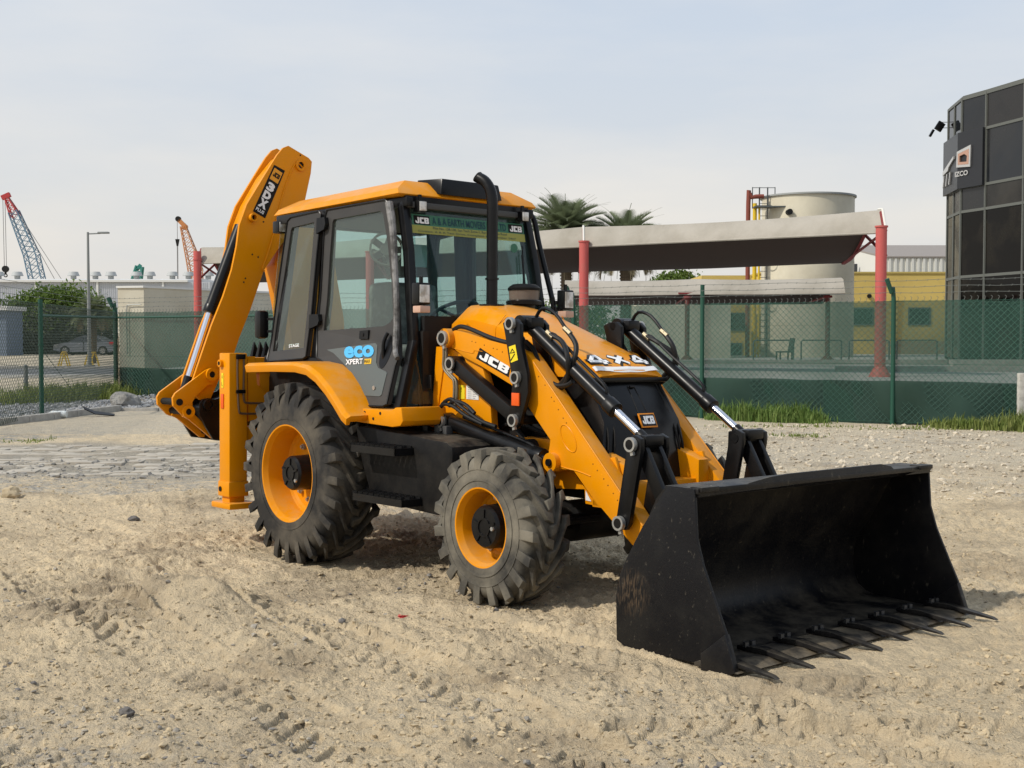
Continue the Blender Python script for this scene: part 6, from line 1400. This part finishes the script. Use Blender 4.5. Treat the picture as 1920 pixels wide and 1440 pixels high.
# cranes
def lattice(b, p0, p1, w0, w1, n, r):
    p0, p1 = Vector(p0), Vector(p1); d_ = (p1-p0).normalized(); s1 = Vector((0, 1, 0)); s2 = d_.cross(s1).normalized()
    def C_(t, i): w_ = (w0+(w1-w0)*t)/2; return p0.lerp(p1, t)+s1*w_*(1 if i in (0, 1) else -1)+s2*w_*(1 if i in (1, 2) else -1)
    for i in range(4):
        b.bar(C_(0, i), C_(1, i), r*2, r*2)
        for k in range(n): b.bar(C_(k/n, i), C_((k+1)/n, (i+1) % 4), r, r); b.bar(C_(k/n, (i+1) % 4), C_((k+1)/n, i), r, r)
BLC = mat('crane_blue', (.10, .19, .27), .6); REDC = mat('crane_red', (.40, .04, .04), .6); ORC = mat('crane_orange', (.48, .20, .07), .6); CBL = mat('cable_grey', (.20, .20, .20), .6); GRC = mat('crane_green', (.04, .22, .18), .6)
K = sthing('lattice_crane', 'tall blue lattice crane with a red top on the far left skyline', 'crane', -95, 250, .45)
def px2(x, y, v=250): return ((x-960)/2329*v*1.0, 1.71+(634-y)/2329*v)
def Kp(x, y, uo, v=250, dy=0): a = px2(x, y, v); return (a[0]-uo, dy, a[1]-.45)
b = MB(); lattice(b, Kp(88, 600, -95), Kp(62, 478, -95), 2.6, 2.4, 9, .09); lattice(b, Kp(62, 478, -95), Kp(30, 398, -95), 2.4, 1.7, 8, .09); b.build('boom_lattice', BLC, K)
b = MB(); lattice(b, Kp(34, 408, -95), Kp(18, 374, -95), 1.7, .7, 4, .10); q = Vector(Kp(16, 371, -95)); b.bar(q+Vector((-.8, 0, -.2)), q+Vector((.8, 0, .5)), .9, .8); b.build('boom_head', REDC, K)
b = MB()
for (a_, c_) in (((20, 372), (118, 525)), ((22, 372), (108, 530)), ((10, 376), (11, 502)), ((14, 376), (15, 502))): b.bar(Kp(*a_, -95), Kp(*c_, -95), .09, .09)
b.build('crane_cable', CBL, K)
b = MB(); q = Vector(Kp(13, 505, -95)); b.cyl(q+Vector((0, -.3, 0)), q+Vector((0, .3, 0)), .65); b.bar(q, q+Vector((0, 0, -1.1)), .35, .35); b.ring(q+Vector((0, 0, -1.3)), (0, 1, 0), .2, .38, .15, 12); b.build('hook_block', DRK, K)
b = MB(); b.box(-2, 6, -2, 2, 0, 3.0, .2); b.build('crane_cab', BLC, K)
K = sthing('lattice_crane', 'orange lattice crane with a hanging hook, behind the left red carport column', 'crane', -62, 250, .45)
b = MB(); lattice(b, Kp(374, 560, -62), Kp(366, 495, -62), 2.0, 2.4, 6, .08); lattice(b, Kp(366, 495, -62), Kp(346, 425, -62), 2.4, 1.0, 8, .08); b.build('boom_lattice', ORC, K)
b = MB(); q = Vector(Kp(348, 424, -62)); b.bar(q, Vector(Kp(338, 414, -62)), .8, .6); b.cyl(q+Vector((.1, -.4, -.3)), q+Vector((.1, .4, -.3)), .6); b.build('boom_head', ORC, K); b = MB(); q = Vector(Kp(337, 412, -62)); b.cyl(q-Vector((0, .3, 0)), q+Vector((0, .3, 0)), .55); b.build('head_sheave', DRK, K)
b = MB(); b.bar(Kp(335, 414, -62), Kp(335, 450, -62), .09, .09); b.bar(Kp(350, 420, -62), Kp(388, 520, -62), .08, .08); b.bar(Kp(335, 460, -62), Kp(335, 530, -62), .20, .20); b.build('crane_cable', CBL, K)
b = MB(); q = Vector(Kp(335, 455, -62)); b.raw([tuple(q+Vector(v)) for v in ((-.4, -.2, .6), (.4, -.2, .6), (.4, .2, .6), (-.4, .2, .6), (-.15, -.1, -.8), (.15, -.1, -.8), (.15, .1, -.8), (-.15, .1, -.8))], [(0,1,2,3),(4,5,6,7),(0,1,5,4),(1,2,6,5),(2,3,7,6),(3,0,4,7)]); b.build('hook_block', DRK, K)
b = MB(); b.box(-2, 5, -2, 2, 0, 3.0, .2); b.build('crane_cab', ORC, K)
K = sthing('lattice_crane', 'short green crane tip just showing over the warehouse roof', 'crane', -75, 250, .45)
b = MB(); lattice(b, Kp(256, 535, -75), Kp(264, 500, -75), 1.8, 1.2, 5, .14); q = Vector(Kp(266, 497, -75)); b.bar(q, q+Vector((-.8, 0, -1)), .6, .5); b.build('boom_lattice', GRC, K)
b = MB(); b.box(-2, 5, -2, 2, 0, 3.0, .2); b.build('crane_cab', GRC, K)
# ================================================================== CARPORTS
RED = mat('column_red', (.50, .10, .09), .5, noise=(4, (.44, .12, .10), .5, .8)); DRED = mat('rafter_red', (.20, .03, .03), .6); CNV = mat('canopy_fabric', (.38, .35, .30), .85, noise=(.7, (.27, .245, .20), .42, .75, 9), bump=(1.2, .5, .12)); CSHD = mat('canopy_shade_brown', (.055, .040, .034), .9); RED_SH = mat('column_shaded_red', (.12, .035, .03), .6)  # canopy underside brown and rear column red hold shade in their colour
def fabric(name, stations, P, prof, o, sag=.08, back=1.0):
    """stations: list of (u,v) along the near edge; prof: (d, z) across"""
    vs, fs = [], []; m_ = 8; cols = []
    for k in range(len(stations)-1):
        for i in range(m_ + (k == len(stations)-2)):
            t = i/m_; a, c = stations[k], stations[k+1]; cols.append((a[0]+(c[0]-a[0])*t, a[1]+(c[1]-a[1])*t, math.sin(t*math.pi)))
    n = len(prof)
    for (u, v, s_) in cols:
        for (d_, z) in prof: vs.append((u+P[0]*d_, v+P[1]*d_, z-sag*s_*(1 if 0 < d_ < prof[-1][0] else .3)))
    N0 = len(vs); vs += [(x, y, z-.03) for x, y, z in vs]
    for i in range(len(cols)-1):
        for q in range(n-1): a = i*n+q; fs.append((a, a+1, a+n+1, a+n)); fs.append((N0+a, N0+a+n, N0+a+n+1, N0+a+1))
        for q in (0, n-1): a = i*n+q; fs.append((a, a+n, N0+a+n, N0+a))
    for i in (0, len(cols)-1): fs += [(i*n+q, i*n+q+1, N0+i*n+q+1, N0+i*n+q) for q in range(n-1)]
    MB().raw(vs, fs).build(name, CNV, o, 60)
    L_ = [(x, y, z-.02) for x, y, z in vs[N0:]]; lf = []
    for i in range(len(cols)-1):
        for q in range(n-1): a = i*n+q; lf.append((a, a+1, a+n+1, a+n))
    return MB().raw(L_, lf).build('canopy_shade_sheet', CSHD, o, 60)  # added dark sheet below the fabric; canopy shade is put into its colour
def arcp(w_, z0, zc, z1, n=12): 
    out = []
    for k in range(n+1):
        t = k/n; z = z0*(1-t)**2.2+z1*t**1.6 + (zc-(z0*(1-.36)**2.2+z1*.36**1.6))*math.sin(math.pi*t**.72)**.9 if 0 < t < 1 else (z0 if t == 0 else z1)
        out.append((w_*t, z))
    return out
CP = sthing('carport', 'front carport with grey fabric canopy on tall red columns', 'carport', 0, 0, 0); CP.location = S(0, 0, 0)
ST = [(9.0, 30.0), (1.99, 34.6), (-4.4, 38.7), (-10.7, 42.5)]; Pd = (.04, 1.0); PRF = arcp(4.3, 4.28, 4.62, 3.83)
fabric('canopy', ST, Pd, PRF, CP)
for i, (u, v) in enumerate(ST):
    b = MB(); zb = .78; uu_ = u-.15 if i == 0 else u
    b.cyl((uu_, v-.12, zb), (uu_, v-.12, 4.38 if i != 3 else 4.66), .132, seg=24); b.cyl((uu_, v-.12, zb), (uu_, v-.12, zb+.24), .27, .14, seg=20); b.cyl((uu_, v-.12, 4.36), (uu_, v-.12, 4.40), .155, seg=20); b.build('column', RED, CP)
    b = MB(); rr_ = [(u+Pd[0]*d_+(-.03 if i == 0 else 0), v+Pd[1]*d_, z-.06) for d_, z in PRF]; b.tube(rr_, .045, seg=8, smooth=1); b.tube([(u, v, 3.7), (u+Pd[0]*2.2, v+2.2, 4.4)], .04, seg=6, smooth=1); b.tube([(u, v, 4.3), (u+.1, v+4.3, 3.76)], .035, seg=6, smooth=1); b.build('rafter', DRED, CP)
    if i in (0, 1):
        b = MB(); b.tube([(u+Pd[0]*d_-.0, v+Pd[1]*d_, z+.025) for d_, z in PRF[:6]], .03, seg=6, smooth=1); b.build('canopy_seam', mat('seam_white', (.68, .67, .62), .6), CP)
b = MB(); b.tube([(s[0]+Pd[0]*4.3, s[1]+4.3, 3.80) for s in ST], .03, seg=6, smooth=1); b.build('edge_tube', CSHD, CP); b = MB(); b.tube([(s[0], s[1], 4.25) for s in ST], .03, seg=6, smooth=1); b.build('edge_tube', CNV, CP)
CP = sthing('carport', 'lower rear carport with a long pale canopy on brown-red columns darkened for shade', 'carport', 0, 0, 0); CP.location = S(0, 0, 0)
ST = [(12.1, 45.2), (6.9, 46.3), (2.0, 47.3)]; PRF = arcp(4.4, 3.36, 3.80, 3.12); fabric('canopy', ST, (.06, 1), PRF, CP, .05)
for (u, v) in ((11.65, 45.9), (6.55, 46.5), (2.2, 47.4)):
    b = MB(); b.cyl((u, v, .78), (u, v, 3.35), .09, seg=16); b.cyl((u, v, .78), (u, v, 1.05), .40, .11, seg=16); b.build('column', RED_SH, CP)  # column red is darkened to carry the shade under this canopy
    b = MB(); b.tube([(u, v, 3.25), (u+.1, v+4.3, 3.1)], .04, seg=6, smooth=1); b.bar((u-.35, v-.1, 3.38), (u+.35, v-.1, 3.38), .06, .06, up=(0, 0, 1)); b.cyl((u, v, 3.2), (u, v, 3.28), .16); b.build('rafter', DRED, CP)
# ================================================================== TANK, BUILDINGS, RIGHT
TNKM = mat('tank_cream', (.64, .59, .46), .55, noise=(.55, (.50, .45, .34), .42, .75, 9))
T2 = sthing('storage_tank', 'tall cream cylindrical storage tank behind the carport canopy', 'tank', 14.7, 62, .78)
b = MB(); b.cyl((0, 0, 0), (0, 0, 7.85), 2.25, seg=72); 
for z in (1.55, 3.1, 4.65, 6.2): b.ring((0, 0, z), (0, 0, 1), 2.2, 2.262, .03, 72)
b.build('tank_shell', TNKM, T2, 30); b = MB(); b.cyl((0, 0, 7.85), (0, 0, 7.93), 2.34, seg=72); b.cyl((0, 0, 7.93), (0, 0, 8.0), 2.2, .8, seg=48); b.build('tank_lid', mat('tank_rim', (.30, .31, .30), .6), T2, 30)
b = MB()
for x in (-2.62, -2.22): b.bar((x, -1.0, 0), (x, -1.0, 8.27), .04, .04)
for k in range(26): b.bar((-2.62, -1.0, .3*k+.3), (-2.22, -1.0, .3*k+.3), .025, .025)
b.build('ladder', mat('ladder_grey', (.10, .11, .11), .6), T2)
b = MB()
for z in (7.4, 7.85, 8.27): b.bar((-2.95, -1.0, z), (-1.85, -1.0, z), .03, .03); b.bar((-2.95, -1.7, z), (-2.95, -1.0, z), .03, .03); b.bar((-1.85, -1.7, z), (-1.85, -1.0, z), .03, .03)
for x in (-2.95, -2.6, -2.2, -1.85): b.bar((x, -1.0, 7.3), (x, -1.0, 8.3), .04, .04)
b.box(-2.95, -1.2, -1.7, -.9, 7.26, 7.32)
for z in (3.0, 5.0, 6.5, 7.3): b.ring((-2.42, -1.3, z), (0, 0, 1), .33, .36, .04, 14)
b.build('ladder_cage', MATS['ladder_grey'], T2)
b = MB(); b.tube([(-3.15, -1.0, 0), (-3.15, -1.0, 7.5), (-3.0, -1.0, 7.8), (-2.4, -1.0, 7.85)], .11, seg=10, smooth=3); b.build('red_pipe', mat('pipe_red', (.22, .06, .04), .6), T2)
b = MB(); b.cyl((-2.85, -1.1, 0), (-2.85, -1.1, 7.5), .10); b.cyl((-2.65, -1.2, 0), (-2.65, -1.2, 7.3), .05); b.build('yellow_pipe', mat('pipe_yellow', (.66, .45, .03), .5), T2)
b = MB(); b.cyl((-1.35, -2.1, 7.0), (-1.35, -1.7, 7.0), .14); b.build('vent_stub', DRK, T2)
YW = mat('yellow_wall', (.64, .47, .14), .8, noise=(.45, (.50, .36, .11), .42, .75, 9)); 
Bq = sthing('yellow_building', 'low ochre-yellow building with dark windows right of the storage tank', 'building', 21, 72, .78)
b = MB(); b.box(-6.5, 6, 0, 12, 0, 4.66); b.build('wall', YW, Bq); b = MB(); b.box(-6.6, 6.1, -.06, 12.1, 4.66, 4.76); b.build('roof', mat('parapet_cap', (.50, .38, .12), .7), Bq)
def win(x0, x1, z0, z1, par, y=0.0):
    b = MB(); b.prism([(x0-.08, z0-.08), (x1+.08, z0-.08), (x1+.08, z1+.08), (x0-.08, z1+.08)], 'y', y-.05, y-.005, hole=[[(x0, z0), (x1, z0), (x1, z1), (x0, z1)]]); w_ = b.build('window', mat('window_frame_dark', (.10, .10, .10), .6), par); b = MB(); b.box(x0, x1, y-.03, y-.008, z0, z1); b.build('pane', CG, w_)
win(-1.35, -.15, 1.75, 2.62, Bq); win(2.0, 3.15, 1.75, 2.62, Bq); win(-6.2, -4.7, 1.7, 2.7, Bq)
b = MB(); b.box(.6, 4.4, -1.2, -.2, 0, .75); b.build('step_wall', mat('brown_wall', (.30, .22, .14), .8), Bq); b = MB(); b.cyl((-.35, -.15, 4.66-1.3), (-.35, 0, 4.66-1.3), .12); b.build('wall_lamp', DRK, Bq)
Bq2 = sthing('yellow_building', 'ochre block with blue fascia strip, left of the storage tank ladder', 'building', 11.4, 66, .78)
b = MB(); b.box(-1.35, 1.3, 0, 8, 0, 4.25); b.build('wall', YW, Bq2); b = MB(); b.box(-.55, 1.2, -.06, 0, 3.62, 3.85); b.build('fascia', mat('fascia_blue2', (.03, .10, .30), .6), Bq2)
win(-.1, .95, 1.4, 2.2, Bq2); win(-.1, .75, 0.0, .6, Bq2); b = MB(); b.tube([(-.6, -.2, 0), (-.6, -.2, 1.9), (-.1, -.2, 2.05)], .14, seg=8, smooth=1); b.build('duct', mat('duct_brown', (.30, .16, .07), .7), Bq2)
Bq3 = sthing('cream_annex', 'low cream annex wall seen through the netting under the rear canopy', 'building', 8.6, 58, .78); b = MB(); b.box(-2.8, 1.6, 0, 6, 0, 2.75); b.build('wall', mat('annex_cream', (.58, .56, .44), .8), Bq3); b = MB(); b.box(-2.9, 1.7, -.1, 6.1, 2.75, 2.85); b.build('roof', TRIM, Bq3)
W2 = sthing('metal_warehouse', 'white ribbed metal warehouse with a grey-brown roof above the yellow building', 'warehouse', 30, 92, .78)
WR = mat('white_ribbed', (.60, .59, .54), .6); RFM = mat('brown_roof', (.27, .24, .215), .7)
b = MB(); b.prism([(0, 0), (0, 6.85), (7, 8.1), (14, 6.85), (14, 0)], 'x', -2.3, 20, fn=lambda v: v); b.build('wall', WR, W2)
b = MB(); b.raw([(-2.4, -.15, 6.86), (20, -.15, 6.86), (20, 7, 8.2), (-4.4, 7, 8.2), (-2.4, -.15, 6.96), (20, -.15, 6.96), (20, 7, 8.3), (-4.4, 7, 8.3)], [(0,1,2,3),(4,5,6,7),(0,1,5,4),(1,2,6,5),(2,3,7,6),(3,0,4,7)]); b.build('roof', RFM, W2, smooth=False)
b = MB(); b.raw([(-2.32, -.02, 0), (-2.32, -.02, 6.9), (-4.5, 7, 8.15), (-4.5, 7, 0)], [(0,1,2,3)]); b.build('gable', WR, W2, smooth=False)
b = MB()
for k in range(48): x = -2.2+k*.42; b.box(x, x+.17, -.10, 0, 0, 6.82)
b.build('wall_rib', WR, W2, smooth=False)
b = MB(); b.box(-3.9, -3.6, 3.2, 3.3, 5.0, 6.6); b.build('gable_slot', CG, W2)
# railings, chair
o = sthing('railing', 'thin dark pipe railing behind the netting near the tank foot', 'railing', 10.5, 52, .78)
for k in range(4):
    b = MB(); x = -.4+k*2.0; b.tube([(x, 0, 0), (x, 0, .78), (x+.06, 0, .84), (x+1.6, 0, .84), (x+1.68, 0, .78), (x+1.68, 0, 0)], .035, seg=6, smooth=1); b.build('rail_tube', MATS['ladder_grey'], o)
o = sthing('chair', 'lone dark chair standing on the yard behind the netting', 'chair', 9.9, 45.2, .785); o.rotation_euler.z = SROT+.15; CHM = mat('chair_dark', (.05, .055, .05), .7)
b = MB(); b.box(-.25, .25, -.22, .22, .40, .45); b.build('seat', CHM, o); b = MB(); b.bar((.23, 0, .42), (.32, 0, .92), .05, .42); b.build('backrest', CHM, o)
for (x, y) in ((-.22, -.19), (.22, -.19), (-.22, .19), (.22, .19)): b = MB(); b.bar((x, y, 0), (x, y, .42), .045, .045); b.build('leg', CHM, o)
# glass office building
GB = sthing('glass_building', 'dark faceted glass office building with a metal logo panel at the right edge', 'building', 0, 0, 0); GB.location = S(0, 0, 0)
def K2(px_, v): return ((px_-960)/2329*v, v)
PT = [K2(1776, 50), K2(1776, 44.1), K2(1800.5, 42.06), K2(1846, 40.9), K2(1917, 39.1), K2(2010, 37.0), K2(2110, 35.5)]
LV = [.98, 3.77, 5.95, 6.75, 8.57, 9.75]
PG = mat('tinted_panel', (.007, .006, .0055), .03, spec=.42, noise=(.35, (.018, .016, .014), .4, .6), bump=(.5, .25, .05)); PG2 = mat('tinted_panel_blind', (.030, .028, .024), .04, spec=.3, noise=(.6, (.018, .017, .015), .4, .6)); PG3 = mat('tinted_panel_blue', (.012, .014, .017), .03, spec=.4, noise=(.4, (.022, .022, .022), .4, .6), bump=(.4, .3, .05)); PGD = mat('tinted_panel_tree_reflection', (.003, .0026, .0022), .03, spec=.16, noise=(.9, (.012, .010, .007), .5, .62, 8)); MUL = mat('mullion_grey', (.13, .135, .12), .5, metal=.2); DP_ = mat('dark_panel', (.022, .023, .026), .35)
b = MB(); b.prism(PT+[(35, 36), (35, 60), (24, 60)], 'z', .78, 9.72); b.build('building_core', DRK, GB, smooth=False)
b = MB(); pb = [(p[0]-.06, p[1]-.06) for p in PT]; b.prism(pb+[(35, 35.9), (35, 60), (24, 60)], 'z', .78, .99); b.build('plinth', mat('plinth_dark', (.06, .06, .06), .6), GB)
b = MB(); b.prism([(p[0]-.05, p[1]-.08) for p in PT]+[(35, 35.9), (35, 60), (24, 60)], 'z', 9.74, 9.82); b.build('roof', MUL, GB)
for k in range(len(PT)-1):
    a, c = Vector((*PT[k], 0)), Vector((*PT[k+1], 0)); d_ = (c-a).normalized(); nn_ = Vector((d_.y, -d_.x, 0))
    cols = [0, .5, 1] if k in (1,) else [0, 1]
    for ci in range(len(cols)-1):
        p, q = a.lerp(c, cols[ci]), a.lerp(c, cols[ci+1])
        for r_ in range(len(LV)-1):
            if k in (1, 2) and r_ == 3: continue
            z0, z1 = LV[r_]+.05, LV[r_+1]-.05; tw = nn_*(.06+random.uniform(-.004, .004)); p1, q1 = p+d_*.05, q-d_*.05
            vv_ = [p1+tw, q1+tw*(1+random.uniform(-.35, .35)), q1+tw, p1+tw, p1+nn_*.02, q1+nn_*.02, q1+nn_*.02, p1+nn_*.02]; zz = [z0, z0, z1, z1]*2
            b = MB(); b.raw([(v.x, v.y, z) for v, z in zip(vv_, zz)], [(0,1,2,3),(4,5,6,7),(0,1,5,4),(1,2,6,5),(2,3,7,6),(3,0,4,7)]); b.build('glass_pane', (PGD if r_ < 2 else random.choice((PG, PG2, PG3))), GB, smooth=False)  # lower rows darker: dark tree reflections put into the pane colour
    for f_ in cols[:-1]: p = a.lerp(c, f_)+nn_*.05; b = MB(); b.box(p.x-.045, p.x+.045, p.y-.05, p.y+.03, .98, 9.75); b.build('mullion', MUL, GB)
    for z in LV[1:-1]+[9.72]: b = MB(); b.bar(a+nn_*.06+Vector((0, 0, z)), c+nn_*.06+Vector((0, 0, z)), .09, .07); b.build('transom', MUL, GB)
a, m_, c = Vector((*PT[1], 0)), Vector((*PT[2], 0)), Vector((*PT[3], 0)); ext_ = (a-m_).normalized()*.12
na = Vector(((m_-a).y, -(m_-a).x, 0)).normalized(); nb = Vector(((c-m_).y, -(c-m_).x, 0)).normalized(); nb = nb if nb.y < 0 else -nb
po = [a+ext_+na*.20, m_+(na+nb)*.10, c+nb*.20, c+nb*.04, m_+(na+nb)*.02, a+na*.04]
b = MB(); b.prism([(p.x, p.y) for p in po], 'z', 6.72, 8.60, .006); b.build('sign_panel', DP_, GB, smooth=False)
SV = mat('sign_metal', (.62, .60, .57), .25, metal=.7); CPR = mat('sign_copper', (.55, .33, .24), .35, metal=.5)
dB = (c-m_).normalized(); OB = m_+nb*.205; LB = (c-m_).length
def onB(x, z): v = OB+dB*x; return (v.x, v.y, z)
def plate(name, m, pl, hole=None, O_=None, D_=None, n_=None):
    O_, D_, n_ = O_ or OB, D_ or dB, n_ or nb
    b = MB(); b.prism(pl, 'y', 0, .05, hole=hole, fn=lambda v: ((O_+D_*v[0]+n_*v[1]).x, (O_+D_*v[0]+n_*v[1]).y, v[2])); return b.build(name, m, GB, smooth=False)
plate('sign_logo', SV, [(-.02, 7.44), (.68, 7.38), (.70, 8.10), (.0, 7.96)], [[(.06, 7.52), (.06, 7.88), (.62, 7.98), (.60, 7.48)]])
plate('sign_logo', CPR, [(.05, 7.51), (.61, 7.47), (.63, 7.99), (.05, 7.89)], [[(.14, 7.60), (.14, 7.80), (.38, 7.84), (.52, 7.76), (.50, 7.57)]])
dA = (m_-a).normalized(); OA = a+na*.205
plate('sign_logo', SV, [(.05, 7.55), (.9, 7.72), (1.75, 7.88), (1.75, 7.78), (1.0, 7.60), (.9, 7.50), (.05, 7.42)], None, OA, dA, na)
for x in (.05, .5, 1.0): plate('sign_letter', SV, [(x, 7.0), (x+.12, 7.0), (x+.28, 7.4), (x+.18, 7.4)], None, OA, dA, na)
text('sign_lettering', 'IZCO', SV, GB, OB+nb*.02+Vector((0, 0, 7.13))-dB*.12, dB, (0, 0, 1), .66, .17, .03)
o = sthing('floodlight', 'small floodlight on thin brackets at the glass building roof corner', 'floodlight', 15.15, 44.3, 0)
b = MB(); b.bar((.0, 0, 9.35), (.52, 0, 9.35), .02, .02); b.bar((.0, 0, 9.15), (.52, 0, 9.15), .02, .02); b.build('bracket', MUL, o); b = MB(); b.bar((-.12, -.1, 9.05), (.05, -.1, 9.32), .26, .10, bev=.01); b.build('lamp_body', BLK, o); b = MB(); b.bar((-.35, 0, 8.85), (-.22, 0, 9.08), .08, .10); b.build('lamp_body', BLK, o)
